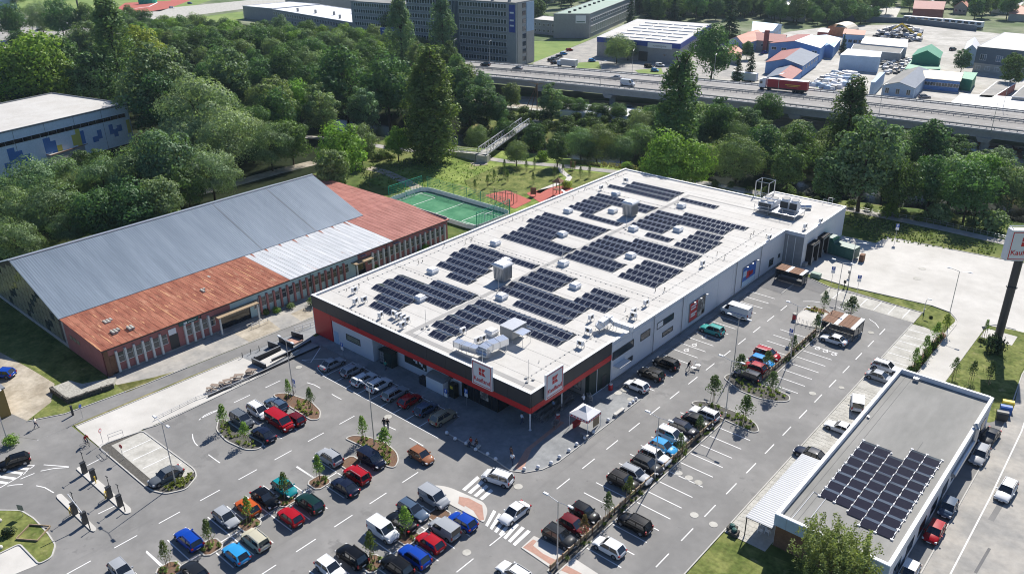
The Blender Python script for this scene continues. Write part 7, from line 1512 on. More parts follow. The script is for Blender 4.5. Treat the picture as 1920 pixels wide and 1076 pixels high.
CRW = dict(B=[crown_broad(s) for s in (1,2,3,4)], W=[crown_broad(s, r=5.5, h=12.5, nb=50, nl=300, leaf=.30, zc=.52, zr=.48, br=(.22,.38), jit=.25) for s in (11,12,13)],
   D=[crown_broad(s, r=4.4, h=15, nb=84, nl=86, leaf=.42, zc=.51, zr=.49, br=(.15,.27)) for s in (21,22,23)], P=[crown_poplar(s) for s in (31,32)], C=[crown_conifer(s) for s in (41,42)], X=[crown_birch(51)])
HT = dict(B=14.0, W=12.5, D=15.0, P=26.0, C=14.0, X=12.5); RD = dict(B=5.0, W=5.5, D=4.4, P=3.1, C=3.0, X=5.4); ZCT = dict(B=.54, W=.52, D=.51, P=.50, C=.45, X=.55)
TRK = {k: trunk_mesh(HT[k], {'P': .55, 'C': .25, 'X': .24}.get(k,.34), i, up={'P': .8, 'C': .8}.get(k,.5), spread={'P': .08, 'C': .05}.get(k,.3), limbs={'P': 8, 'C': 3}.get(k,6)) for i, k in enumerate(HT)}
KN = dict(B='broadleaf_tree', W='willow_tree', D='leafy_tree', P='poplar_tree', C='spruce_tree', X='birch_tree')
TREES = []; tr_rng = random.Random(99)
BASE = dict(B=(.088,.16,.055), W=(.25,.335,.185), D=(.092,.155,.065), P=(.125,.185,.060), C=(.045,.085,.052), X=(.17,.215,.085))
def tree(x, y, kind, r, h, label, group=None, tint=1.0, col=None):
 i = tr_rng.randrange(len(CRW[kind])); c = col or BASE[kind]; j = tr_rng.uniform(.82,1.2)*tint; hue = tr_rng.uniform(-.12,.12)
 c = (c[0]*j*(1+hue), c[1]*j, c[2]*j*(1-hue)); z = ground_h(x, y)-.05
 t = empty(KN[kind],(x, y, z), tr_rng.uniform(0,6.28), label, 'tree', group); sx, sz = r/RD[kind], h/HT[kind]
 o = obj('crown', CRW[kind][i], t); o.scale = (sx*tr_rng.uniform(.92,1.08), sx*tr_rng.uniform(.92,1.08), sz); o.color = (*c,1)
 o = obj('trunk', TRK[kind], t); o.scale = ((sx+sz)/2*.8,(sx+sz)/2*.8, sz); TREES.append((x, y, r)); return t
def ptree(px, py, rpx, kind, label, hr=None, group=None, tint=1.0, col=None):
 if kind in 'WB': rpx *= 1.15
 """tree whose crown is centred on a photo point: size from its distance"""
 hr = hr or {'B': 2.5, 'W': 2.1, 'D': 2.9, 'P': 5.3, 'C': 4.4, 'X': 2.3}[kind]; z = 6.0; r = 4
 for _ in range(5): p = G(px, py, z); r = rpx*px_size(p)*1.05; h = r*hr; z = h*ZCT[kind]
 return tree(p.x, p.y, kind, r, h, label, group, tint, col)
BR = (.165,.275,.05); YG = (.23,.29,.055); GG = (.165,.235,.11)
key = [ # left group before and beside the mural hall
 (376,218,66, 'W', 'huge pale willow rising highest between the mural hall and the river wood', None),(428,262,52, 'W', 'pale rounded willow right of the huge one', None),(345,265,40, 'W', 'pale willow below the huge one', None),(395,325,44, 'W', 'pale willow at the wood edge above the hall ridge', None),(470,262,34, 'W', 'rounded pale tree above the far hall roof', GG),(505,275,36, 'W', 'round topped tree above the middle of the hall ridge', GG),(545,262,30, 'B', 'dark tree beyond the far hall roof', None),
 (255,330,50, 'W', 'broad green tree before the right corner of the mural hall', GG),(310,305,52, 'B', 'tall dark tree right of the mural hall corner', GG),(195,345,46, 'W', 'tree overlapping the painted wall of the mural hall', GG),(155,318,30, 'D', 'narrow dark tree before the painted wall', None),(60,350,50, 'W', 'leafy tree at the left end before the painted wall', GG),(20,400,42, 'W', 'tree at the far left edge below the painted wall', GG),(95,395,46, 'W', 'tree standing before the left gable of the long hall', GG),(30,455,40, 'W', 'lowest tree at the left edge by the hall gable', GG),(130,430,30, 'W', 'small round tree close to the left end of the hall ridge', GG),(180,400,40, 'B', 'dark tree behind the left end of the hall ridge', None),(240,390,40, 'B', 'dark tree behind the second part of the hall ridge', None),(300,375,38, 'B', 'dark tree behind the middle of the hall ridge', GG),(350,352,30, 'B', 'tree beside the dirt lane behind the hall', None),
 (640,285,42, 'B', 'bright green tree left of the meadow beyond the hall', BR),(622,320,34, 'D', 'loose birch like tree at the far end of the hall roof', GG),(676,268,26, 'B', 'tree at the corner of the riverside path', GG),(745,268,22, 'B', 'low round bush like tree on the riverside path', BR),
 # middle wood
 (215,105,36, 'P', 'dark poplar rising from the wood at the upper left', None),(262,98,34, 'B', 'yellow green tree beside the dark poplar at the upper left', YG),(290,165,58, 'B', 'big domed tree in the middle of the left wood', GG),(60,130,55, 'B', 'big light green tree at the upper left edge', BR),(120,130,45, 'B', 'green tree behind the mural hall roof', None),(40,150,40, 'D', 'dark tree left behind the mural hall roof', None),(180,150,40, 'B', 'dark tree right behind the mural hall roof', None),(300,195,45, 'B', 'dark tree beside the mural hall corner ladder', None),(35,85,22, 'D', 'small dark tree by the road junction at the left edge', None),(165,80,32, 'D', 'grey green tree right of the road junction', GG),(165,38,22, 'B', 'dark tree before the running track', None),(240,30,14, 'B', 'small tree at the curve of the running track', None),(75,34,26, 'W', 'bushy tree below the sports field at the left', None),(112,34,26, 'B', 'second bushy tree below the sports field', None),(20,40,24, 'B', 'bushy tree by the white building at the top left', None),(205,34,24, 'B', 'bushy tree before the red track', None),
 (645,140,50, 'B', 'broad domed tree in the river wood before the school', None),(725,150,46, 'B', 'broad tree left of the two great poplars', None),(560,190,30, 'B', 'small bright tree deep in the dark clearing', BR),(600,205,34, 'D', 'grey green tree on the near side of the dark clearing', GG),(515,195,40, 'D', 'brownish grey tree left of the dark clearing', GG),(430,150,48, 'D', 'leafy tree at the upper edge of the dark clearing', GG),(680,190,34, 'D', 'young leafy tree right of the dark clearing', GG),
 (812,200,39, 'P', 'great dark poplar standing by the near end of the footbridge', None),(788,212,32, 'P', 'second stem of the great poplar by the footbridge', None),(830,60,24, 'P', 'tall poplar before the office block', GG),(752,75,26, 'P', 'pale poplar beside the blue motorway sign', GG),(740,40,24, 'B', 'round tree before the grey wing of the office block', GG),(880,185,34, 'D', 'dark full tree at the left end of the viaduct', None),(912,195,26, 'D', 'tree below the first viaduct pier', None),(935,205,22, 'D', 'tree right of the path of the far bank', None),(958,180,20, 'D', 'light tree before the first pier', GG),(870,150,26, 'D', 'pale willow like tree covering the viaduct end', GG),(905,165,24, 'D', 'second grey tree covering the viaduct end', GG),
 (1034,190,24, 'D', 'loose tree beside the leaning mast', GG),(968,286,20, 'W', 'rounded pale tree between footbridge and path', GG),(1045,280,22, 'D', 'small spreading tree on the near river bank', None),(895,258,20, 'W', 'round bush like tree left of the footbridge', GG),(1000,250,22, 'D', 'tree right of the far end of the footbridge', None),(945,232,20, 'B', 'tree left of the far end of the footbridge', None),(1050,245,14, 'D', 'small dark tree on the far bank', None),(1120,250,32, 'W', 'wide pale willow on the far bank', GG),(1090,262,26, 'W', 'pale willow left of the wide one on the far bank', GG),(1165,262,24, 'W', 'pale willow right of the wide one', GG),(1205,245,28, 'W', 'willow beside the second great poplar', GG),
 (1274,196,41, 'P', 'great poplar cutting across the middle of the viaduct', None),(1250,300,40, 'B', 'bright yellow green tree behind the shop roof', BR),(1300,310,34, 'B', 'bright green tree right of the yellow green one', BR),(1325,280,28, 'W', 'pale tree below the great poplar', GG),(1385,290,40, 'W', 'pale spreading tree behind the steel stair tower', GG),(1440,205,24, 'B', 'round tree touching the lower edge of the viaduct', None),(1440,260,34, 'B', 'dark tree behind the pale spreading one', None),(1500,265,34, 'B', 'dark tree left of the slim poplar', None),(1480,310,34, 'D', 'dark green tree before the shaded river', None),(1350,235,30, 'B', 'tree below the viaduct right of the great poplar', None),(1400,235,28, 'D', 'tree below the viaduct before its dark span', GG),(1310,245,24, 'D', 'small tree beside the foot of the great poplar', GG),
 (1592,232,35, 'P', 'tall slim poplar crossing the right part of the viaduct', None),(1625,300,66, 'D', 'very large grey green willow before the right part of the viaduct', GG),(1670,280,44, 'D', 'right half of the large grey green willow group', GG),(1560,330,40, 'D', 'left lower tree of the large grey green group', None),(1743,275,40, 'D', 'dark full tree right of the grey green group', None),(1790,320,38, 'B', 'green tree before the right viaduct pier', GG),(1850,310,40, 'B', 'light green tree before the right viaduct pier', BR),(1905,330,44, 'W', 'green tree at the right edge before the viaduct', GG),(1750,340,36, 'B', 'dark tree over the shaded river at the right', None),(1690,345,36, 'B', 'dark tree over the shaded river right of the big willow', None),(1820,355,40, 'B', 'dark low tree at the shaded bank', None),(1675,365,20, 'C', 'bright young tree beside the path lamp', BR),
 (1338,98,37, 'B', 'big dark tree left of the trading estate', None),(1157,90,22, 'W', 'left birch before the blue banded warehouse', GG),(1178,94,15, 'W', 'right birch before the blue banded warehouse', GG),(1384,132,14, 'C', 'left small spruce beside the highway', None),(1408,122,14, 'C', 'right small spruce beside the highway', None),(1402,93,12, 'D', 'round dark shrub before the red roofed house', None),(1806,112,16, 'D', 'dark tree left of the slate hall', None),(1582,82,8, 'C', 'thin dark conifer beside the pale blue hall', None),(1900,130,24, 'D', 'bushy tree before the slate hall', None),(1183,20,14, 'C', 'dark spruce left of the warehouse roof', None),(1370,35,20, 'C', 'tall very dark spruce behind the warehouse', None),(1008,20,18, 'D', 'dark tree right behind the office block', None),
]
for px_, py_, rp_, k_, lab, col in key: ptree(px_, py_, rp_, k_, lab, col=col, hr={'P': None}.get(k_) if k_ == 'P' else None)
# rows of trees that read alike
def rowtrees(n, poly, rng_r, kinds, label, group, seed, col=None, gap=6.5, tint=1.0, hr=None):
 rr = random.Random(seed); P = G2(poly); x0, x1 = min(p[0] for p in P), max(p[0] for p in P); y0, y1 = min(p[1] for p in P), max(p[1] for p in P); k = 0; tries = 0; mine = []
 c0 = sum(G(*q_)[0] for q_ in poly)/len(poly); rows = []
 while k < n and tries < n*60:
  tries += 1; x, y = rr.uniform(x0, x1), rr.uniform(y0, y1)
  if not inside(x, y, P) or (-200 < x < -128 and -20 < y < 52) or any((x-a)**2+(y-b)**2 < gap*gap for a, b in mine) or dist_path(x, y, RIV) < 6: continue
  mine.append((x, y)); kd = rr.choice(kinds); r = rr.uniform(*rng_r); c = rr.choice(col) if col else None
  u, v = (x-x0)/(x1-x0),(y-y0)/(y1-y0); tone = {BR: 'bright', GG: 'pale grey', BASE['B']: 'dark'}.get(c, 'deep') if col else 'dark'; kw = {'B': 'round', 'D': 'loose leafed', 'W': 'willow like', 'C': 'pointed'}[kd]
  lb = '%s %s %s, %s %s' % (tone, kw, label,('left', 'middle', 'right')[min(2, int(u*3))],('near part', 'middle part', 'far part')[min(2, int(v*3))])
  tree(x, y, kd, r, r*(hr or {'B': 2.5, 'W': 2.2, 'D': 2.9, 'C': 4.2}[kd])*rr.uniform(.85,1.15), lb, group, tint, c); k += 1
rowtrees(150,[(-260,150),(0,160),(130,120),(330,112),(560,112),(700,122),(850,155),(890,195),(800,225),(700,230),(640,240),(560,180),(470,180),(450,215),(560,270),(480,290),(400,300),(330,270),(300,230),(200,205),(0,225),(-260,270)],(4.2,6.4), 'BBBD', 'tree of the river wood', 'trees of the dense river wood', 5,[None, None, GG, BASE['B']], gap=8.0)
rowtrees(110,[(235,62),(330,66),(460,78),(560,84),(700,94),(790,104),(800,120),(700,120),(560,116),(330,116),(245,100)],(4.0,6.0), 'BBD', 'tree before the pale school', 'trees in the rank before the school', 6,[BR, GG, None], gap=6.5, hr=2.3)
rowtrees(26,[(-200,430),(-20,430),(100,425),(230,395),(330,372),(400,352),(430,345),(400,335),(300,350),(180,375),(60,400),(-200,420)],(3.6,5), 'BW', 'tree behind the long hall', 'trees in the belt behind the long hall', 7,[GG, None], gap=6.5)
rowtrees(70,[(1230,45),(1340,38),(1500,30),(1560,40),(1560,28),(1440,15),(1180,18)],(4.5,7), 'BDC', 'tree behind the warehouse', 'trees behind the warehouse', 8, gap=7.5)
rowtrees(20,[(1440,45),(1560,50),(1640,48),(1650,38),(1560,36),(1440,36)],(3.5,6), 'BD', 'tree along the railway', 'trees along the railway', 9, gap=8)
rowtrees(80,[(1640,42),(1700,30),(1960,50),(1960,-10),(1700,-20),(1560,-10),(1580,30)],(4,6.5), 'BBD', 'garden tree beyond the railway', 'garden trees beyond the railway', 10,[None, GG, BR], gap=8)
rowtrees(16,[(850,108),(960,118),(965,108),(850,96),(780,96)],(3.5,5), 'BD', 'tree at the foot of the office block', 'trees at the foot of the office block', 12,[BR, GG, None], gap=6)
rowtrees(22,[(1060,218),(1180,232),(1230,238),(1230,226),(1060,212)],(2.2,3.2), 'BD', 'low tree below the white flat roof', 'low trees along the far bank', 13, gap=4.5, hr=1.9)
rowtrees(22,[(1000,20),(1170,14),(1190,2),(1000,-4)],(5,7), 'BD', 'tree behind the sports hall', 'trees behind the sports hall', 14, gap=10)
rowtrees(24,[(1240,262),(1430,285),(1540,312),(1700,345),(1960,372),(1960,330),(1700,300),(1500,262),(1300,240)],(3.8,5.2), 'BD', 'tree on the shaded far bank', 'trees on the far bank of the shaded river', 15,[None, GG], gap=7, hr=1.9)
rowtrees(26,[(-300,60),(0,40),(250,22),(420,0),(700,-20),(700,-50),(0,-60),(-300,0)],(5,8), 'BD', 'tree beyond the sports field', 'far trees beyond the sports field', 16, gap=16)
# bottom-right birch
p = G(1566,1052,4.5); tree(p.x, p.y, 'X', 4.2,10.2, 'drooping birch overlapping the near corner of the small flat building', col=(.21,.265,.11))
# bushes
BUSH = [bush_mesh(s) for s in (61,62,63)]
def bush(px, py, rm, lab, col=(.11,.155,.045), grp=None, hz=1.0):
 p = G(px, py,0); z = ground_h(p.x, p.y); o = obj('bush', BUSH[tr_rng.randrange(3)], None,(p.x, p.y, z), tr_rng.uniform(0,6)); o.scale = (rm, rm, rm*hz); j = tr_rng.uniform(.85,1.2); o.color = (col[0]*j, col[1]*j, col[2]*j,1); u = ('left end', 'left part', 'middle', 'right part', 'right end')[int(max(0, min(4,(px-700)//200)))] if grp else ''; tag(o, lab+(', '+u+(', low' if rm < 1.6 else ', broad') if grp else ''), 'bush', grp); return o
bush(1755,415,3.4, 'big loose shrub beside the fence on the river path', GG); bush(1752,402,2.2, 'grey green shrub between lamp and river', GG); bush(1480,358,2.0, 'round grey shrub behind the steel stair tower', GG); bush(1860,432,3.8, 'wide loose shrub behind the pylon sign', GG); bush(1700,408,1.0, 'small dark shrub near the path lamp'); bush(1722,414,1.3, 'small dark shrub right of the path lamp')
bush(755,275,2.6, 'pale hedge bush on the riverside path beside the poplar', BR); bush(735,273,2.4, 'pale hedge bush left along the riverside path', BR); bush(712,300,1.8, 'bush beside the meadow path', None or (.07,.11,.03)); bush(695,292,1.8, 'bush at the corner of the wood'); bush(1060,352,1.6, 'bright flowering bush by the park path', YG); bush(1018,300,2.2, 'low bush on the near bank', BR); bush(1175,318,1.8, 'reedy bush on the near bank', BR); bush(1220,328,1.8, 'second reedy bush on the near bank', BR); bush(580,548,1.2, 'tall weedy bush before the hall wall beside the red corner', BR); bush(590,572,1.5, 'bush at the white corner of the shop', (.08,.12,.03)); bush(497,590,.9, 'left round shrub by the hall porch'); bush(519,586,.9, 'bright round shrub by the hall porch', BR); bush(545,578,.9, 'third round shrub by the hall porch', GG); bush(702,505,1.0, 'small bush at the second hall porch', BR); bush(797,470,1.2, 'tall weedy bush before the pink wall', BR); bush(786,478,.9, 'low weedy bush before the pink wall', BR); bush(15,1003,.9, 'dark shrub in the lower left lawn island', (.03,.05,.02)); bush(22,833,1.2, 'bush at the foot of the left edge lamp post', BR); bush(1745,597,.4, 'tiny dark shrub on the grass corner of the yard', (.03,.05,.02)); bush(1838,640,.5, 'tiny shrub beside the pylon base', (.05,.07,.02))
q0 = bush(1862,660,1.9, 'dark spreading pine shrub in the shade of the pylon', (.035,.06,.03), hz=1.3)
for i in range(34):
 x = 640+i*8.5 if i < 12 else 1180+(i-12)*32; y = 300+i*1.0 if i < 12 else 330+(i-12)*5.2
 bush(x, y-9+tr_rng.uniform(-5,5), tr_rng.uniform(.8,2.0), 'low bush in the scrub along the near river bank', (.075,.11,.035), 'bushes along the near river bank')
for i in range(120):
 x = tr_rng.uniform(860,1240); y = 228+(x-900)*.06+tr_rng.uniform(-18,34); bush(x, y, tr_rng.uniform(1.5,3.0), 'bush in the thicket on the far river bank', (.06,.095,.03), 'bushes on the far river bank')
# meadow tufts: countless weeds
def scatter_tufts(name, poly, n, seed, h=.5, col=(.09,.12,.03), lab='rough weeds and tall grass of the meadow'):
 P = G2(poly); tufts(name,[tuple(p) for p in P], n,.0, col, seed, h); 
scatter_tufts('meadow', [(710,290),(860,300),(1000,318),(960,345),(880,352),(760,360),(700,330)],500,31,.25,(.3,.38,.1))
scatter_tufts('meadow', [(690,300),(720,300),(770,350),(720,360),(660,350)],200,32,.3,(.22,.27,.08))
scatter_tufts('bank', [(1580,400),(1700,418),(1900,470),(1890,485),(1640,452),(1560,420)],500,33,.35,(.28,.33,.12))
scatter_tufts('bank', [(1050,306),(1250,325),(1340,342),(1340,338),(1200,312),(1050,298)],400,34,.6,(.3,.28,.12))
rowtrees(26,[(1190,262),(1430,300),(1560,335),(1560,318),(1400,280),(1200,248)],(3.4,4.8), 'BDW', 'tree of the near river belt behind the shop', 'trees behind the shop', 17,[BR, GG, None], gap=5.5)
# young staked trees
YC = []
for s in (71,72,73):
 rng = np.random.default_rng(s); P = []; Nn = []; Rn = []
 for i in range(13):
  t_ = i/12; z = 1.5+1.75*t_; c = np.array([rng.normal()*.2*(1-t_), rng.normal()*.2*(1-t_), z]); rb = (.5-.32*t_)*rng.uniform(.8,1.15); v = sph(60, rng); P.append(c+v*rb); Nn.append(v+rng.normal(size=v.shape)*.5); Rn.append(np.clip(rng.uniform(.2,.7)+rng.normal(size=60)*.15,0,1))
 YC.append(leafcloud(np.concatenate(P), np.concatenate(Nn),.13, np.concatenate(Rn), 'crown', rng))
q = MB(); q.tube((0,0,0),(0,0,2.4),.035,5,.015); YT = q.mesh('trunk', 'bark'); q = MB()
for k in range(3): a = k*2.09; q.tube((.32*math.cos(a),.32*math.sin(a),0),(.28*math.cos(a),.28*math.sin(a),1.5),.03,4); b = a+2.09; q.tube((.3*math.cos(a),.3*math.sin(a),1.35),(.3*math.cos(b),.3*math.sin(b),1.35),.025,4)
YS = q.mesh('stake', 'wood_pale')
def young(p, lab, s=1.0, col=(.13,.2,.045), wide=1.0, grp='young staked trees of the car park'):
 t = empty('young_tree', (p.x, p.y,.08), tr_rng.uniform(0,6), lab, 'tree', grp); o = obj('crown', YC[tr_rng.randrange(3)], t); o.scale = (s*wide*1.15, s*wide*1.15, s); j = tr_rng.uniform(.85,1.15); o.color = (col[0]*j, col[1]*j, col[2]*j,1); obj('trunk', YT, t).scale = (s, s, s); obj('stake', YS, t)
DG = (.085,.13,.045)
for t_, x, y, lab, s, c, w in (('bl', 1262,265, 'young tree at the left end of the upper left planted bed', 1.15, BR,1.1),('bl', 1382,345, 'young tree at the lower end of the upper left planted bed', 1.0, BR,1.2),('bl', 1622,100, 'young tree beside the blue sign in the bed left of the shop', 1.0, BR,.9),('bl', 1745,160, 'dark young tree at the right end of the bed left of the shop', 1.1, DG,.95),
 ('bl', 1400,790, 'young tree in the pit beside the orange hatchback', 1.1, BR,.9),('bl', 1605,655, 'young tree in the pit between teal and red cars', 1.15,(.10,.14,.03),1.0),('bl', 1792,550, 'young tree in the pit beside the navy car', 1.1, BR,1.0),('bl', 1180,920, 'young tree in the pit right of the blue estate', 1.1,(.1,.14,.03),.95),('bl', 943,1040, 'young tree in the pit at the bottom left of the lot', 1.1,(.1,.14,.03),.9),
 ('bm', 365,860, 'young tree in the pit between white van and red hatchback', 1.2, BR,1.1),('bm', 172,1005, 'young tree in the pit at the lower middle of the lot', 1.2,(.1,.14,.03),.95),('bm', 125,325, 'young tree at the left end of the bed before the shop', 1.1, BR,1.05),('bm', 252,400, 'young tree at the right end of the bed before the shop', 1.15, BR,1.4),
 ('bm', 1492,770, 'young tree in the hedge strip beside the black four by four', 1.15, DG,.9),('bm', 1360,895, 'young tree with red leaves in the hedge strip near the dark hatchback', 1.1,(.14,.10,.04),.9),('bm', 1612,660, 'young tree in the hedge strip beside the brown car', 1.0,(.1,.13,.03),1.0),('bm', 1895,425, 'young tree in the hedge strip between white and blue cars', 1.1, DG,1.0),
 ('br', 168,110, 'young tree at the far end of the centre bed of the right lot', 1.25, DG,1.5),('br', 345,225, 'young tree at the near end of the centre bed of the right lot', 1.25,(.07,.12,.025),1.4),('br', 92,295, 'young tree behind the dark blue car in the hedge strip', .9, DG,1.1),('br', 495,75, 'young tree at the near end of the second centre bed', 1.15, DG,1.4),('mr', 318,1045, 'dark young tree beside the blue car of the upper right lot', 1.2, DG,1.5),('mr', 470,1010, 'young tree behind the red cars of the upper right lot', 1.1, DG,1.2),
 ('mr', 612,920, 'young tree in the hedge of the upper right lot beside the lamp', 1.1, DG,1.0),('mr', 745,800, 'young tree at the corner of the bicycle shelter', 1.1, DG,1.1),('mr', 785,685, 'slim young tree in the bed behind the bicycle island', 1.3, DG,.9),('mr', 935,710, 'round young tree right behind the bicycle shelter', 1.2, DG,1.8),
 ('mr', 1462,800, 'first young tree of the strip beside the yard drive, by the lamp', 1.1, YG,1.3),('mr', 1410,850, 'second young tree of the strip beside the yard drive', 1.1, BR,1.1),('mr', 1350,925, 'third young tree of the strip beside the yard drive', 1.1, BR,1.1),('mr', 1292,995, 'fourth young tree of the strip, nearest the white cars', 1.1, BR,1.0),('mr', 1515,1040, 'young tree on the lawn left of the pylon shadow', 1.0, DG,1.1),('mr', 1690,810, 'young tree behind the give way sign', .9, BR,.8),('mr', 1615,1060, 'lower young tree on the lawn beside the drive', 1.0, DG,1.1),('mr', 1712,1076, 'young tree at the bottom of the pylon lawn', 1.1, DG,1.1)):
 young(A(t_, x, y), lab, s, c, w)
for i,(x, y) in enumerate(((751,1076),(820,1050),(857,1020),(932,1020),(915,960),(1037,965),(1083,950),(1075,1035),(1195,1000),(1298,970),(1340,1000),(1390,995),(1243,980),(915,995))):
 p = A('tm', x, y); young(p, 'small staked sapling on the park lawn, '+('nearest the green pitch', 'second from the green pitch', 'upper one in the group of three', 'right one in the group of three', 'by the meadow edge', 'by the riverside path', 'small one near the path', 'beside the winding path', 'left of the winding path bend', 'beside the dark board', 'right of the dark board', 'last before the shop roof', 'at the head of the winding path', 'in the middle of the lawn')[i],.95,(.11,.17,.05),.9, 'saplings on the park lawn')
# ================================================================== cars
def car_meshes(kind):
 """parts of one body style, x forwards, origin on the ground under the centre"""
 K = dict(hatch=(4.1,1.78,1.48), small=(3.7,1.68,1.5), sedan=(4.6,1.82,1.46), wagon=(4.65,1.82,1.50), suv=(4.5,1.88,1.68), mpv=(4.4,1.84,1.68), van=(4.4,1.85,1.85), bigvan=(5.6,2.05,2.45), minibus=(5.3,1.98,1.98), coupe=(4.5,1.8,1.36))
 L, Wd, H = K[kind]; hw = Wd/2; x0, x1 = -L/2, L/2; zb = .24
 belt = H*.62 if kind not in ('van', 'bigvan', 'minibus') else H*.56
 hood = {'suv': .70*H-.12, 'bigvan': 1.35, 'minibus': 1.2, 'van': 1.12, 'mpv': 1.05}.get(kind, belt*.93)
 # windscreen foot, roof front, roof rear, rear-window foot
 g = dict(hatch=(.95,.25,-1.5,-1.95), small=(.95,.35,-1.35,-1.72), sedan=(.95,.2,-1.05,-1.75), wagon=(.95,.2,-1.9,-2.2), suv=(.95,.3,-1.75,-2.1), mpv=(1.3,.45,-1.85,-2.1), van=(1.25,.6,-2.05,-2.15), bigvan=(2.1,1.3,-2.72,-2.76), minibus=(1.9,1.1,-2.5,-2.6), coupe=(.85,.15,-.95,-1.8))[kind]
 f0, f1, r1, r0 = g; parts = []
 # body: stations rear -> front
 st = [(x0,.40, belt*.74,.58),(x0+.05,.34, belt*.84,.80),(x0+.16, zb, belt*.94,.92),(x0+.42, zb, belt,.985),(r0+.35, zb, belt,1.0),(0, zb, belt*.985,1.0),(f0-.25, zb, belt*.975,1.0),(f0+.12, zb, hood*.995,.99),(f0+(x1-f0)*.5, zb, hood*.945,.975),(x1-.40, zb, hood*.86,.94),(x1-.20, zb, hood*.77,.87),(x1-.06,.3, hood*.66,.73),(x1,.38, hood*.55,.50)]
 sec = lambda x, a, b, w: [(x, s*hw*w*k, a+(b-a)*t) for s in (1,) for k, t in ((.86,0),(.99,.10),(1.0,.42),(.985,.72),(.93,.93),(.78,1.0))]
 V_ = []; F_ = []; m = 13
 for x, a, b, w in st:
  h_ = sec(x, a, b, w); c = .015 if x > f0 else .0
  V_ += h_+[(x,0, b+.035)]+[(x,-y, z) for x, y, z in reversed(h_)]
 n = len(st)
 for i in range(n-1):
  for j in range(m):
   k = (j+1) % m; F_.append((i*m+j,(i+1)*m+j,(i+1)*m+k, i*m+k))
 F_ += [tuple(range(m)), tuple((n-1)*m+j for j in reversed(range(m)))]
 q = MB(); q.add(V_, F_); parts.append(('body', q.mesh('body', 'car_paint', 50)))
 zr = H-.04; tw = .77 if kind not in ('van', 'bigvan', 'minibus') else .90; bw = .93; gz = belt*.985
 gb = [(f0, gz*.985),(r0, gz)]; gt = [(f1, zr-.02),(r1, zr-.05)]
 def quad_(n_, a, b, c, d, m_='car_glass'): q = MB(); q.quad(a, b, c, d); parts.append((n_, q.mesh(n_, m_)))
 FL, FR = (f0, hw*bw*.92, gz-.02),(f0,-hw*bw*.92, gz-.02); TL_, TR_ = (f1, hw*tw*.97, zr),(f1,-hw*tw*.97, zr); RL_, RR_ = (r1, hw*tw*.97, zr-.03),(r1,-hw*tw*.97, zr-.03); BL, BR_ = (r0, hw*bw*.90, gz-.02),(r0,-hw*bw*.90, gz-.02)
 quad_('windscreen', FR, FL, TL_, TR_)
 if kind not in ('bigvan',): quad_('rear_window', BL, BR_, RR_, RL_)
 cargo = kind in ('van', 'bigvan')
 for s in (1,-1):
  a, b, c, d = (f0-.12, s*hw*bw*.955, gz-.01),(f1-.04, s*hw*tw*1.0, zr-.05),(r1+.05, s*hw*tw*1.0, zr-.08),(r0+.15, s*hw*bw*.945, gz-.01)
  if cargo:
   t = .42 if kind == 'van' else .30; mid_b = tuple(b[i]+(c[i]-b[i])*t for i in range(3)); mid_a = tuple(a[i]+(d[i]-a[i])*t for i in range(3)); 
   if s > 0: quad_('side_window', mid_a, a, b, mid_b); quad_('side_panel', d, mid_a, mid_b, c, 'car_paint')
   else: quad_('side_window', a, mid_a, mid_b, b); quad_('side_panel', mid_a, d, c, mid_b, 'car_paint')
  else:
   if s > 0: quad_('side_window', d, a, b, c)
   else: quad_('side_window', a, d, c, b)
 # roof skin with pillars
 q = MB(); nx_, ny_ = 6,6; vs = []
 for i in range(nx_+1):
  for j in range(ny_+1):
   u, v = i/nx_, j/ny_*2-1; x = r1+(f1-r1)*u; w = hw*tw*(1.0-.03*abs(2*u-1)**3); vs.append((x+.03*(2*u-1), v*w*1.02, zr+.045*(1-v*v)*(1-.5*(2*u-1)**2)-.02*(1-u)))
 fs = [(i*(ny_+1)+j,(i+1)*(ny_+1)+j,(i+1)*(ny_+1)+j+1, i*(ny_+1)+j+1) for i in range(nx_) for j in range(ny_)]; q.add(vs, fs)
 for s in (1,-1):
  q.beam((f0-.02, s*hw*bw*.94, gz-.02),(f1, s*hw*tw*.99, zr-.0),.07,.06); q.beam((r0+.04, s*hw*bw*.92, gz-.02),(r1-.0, s*hw*tw*.98, zr-.03),.12 if kind not in ('suv', 'mpv', 'hatch', 'small') else .2,.07)
  q.beam((f1, s*hw*tw*.995, zr-.01),(r1, s*hw*tw*.995, zr-.03),.06,.07)
  xm = (f1+r1)/2+.1; q.beam((xm, s*hw*bw*.962, gz),(xm-.05, s*hw*tw*1.0, zr-.02),.05,.08)
 parts.append(('roof', q.mesh('roof', 'car_paint', 40)))
 if kind in ('wagon', 'suv', 'mpv'): q = MB(); [q.beam((f1-.1, s*hw*tw*.9, zr+.05),(r1+.1, s*hw*tw*.9, zr+.03),.04,.05) for s in (1,-1)]; parts.append(('roof_rail', q.mesh('roof_rail', 'galv' if kind == 'mpv' else 'trim_black')))
 # lower trim, bumpers, arches
 wx = (x1-.82, x0+.78); wr = .33 if kind not in ('bigvan', 'suv', 'minibus') else .36
 q = MB(); q.box(x0+.25, x1-.25,-hw*.9, hw*.9,.18,.30).box(x1-.14, x1+.02,-hw*.62, hw*.62,.26,.42).box(x0-.02, x0+.12,-hw*.74, hw*.74,.28,.46); parts.append(('bumper', q.mesh('bumper', 'trim_black')))
 q = MB(); q.box(x1-.06, x1+.012,-hw*.42, hw*.42, hood*.42, hood*.54); parts.append(('grille', q.mesh('grille', 'trim_black')))
 W_ = []
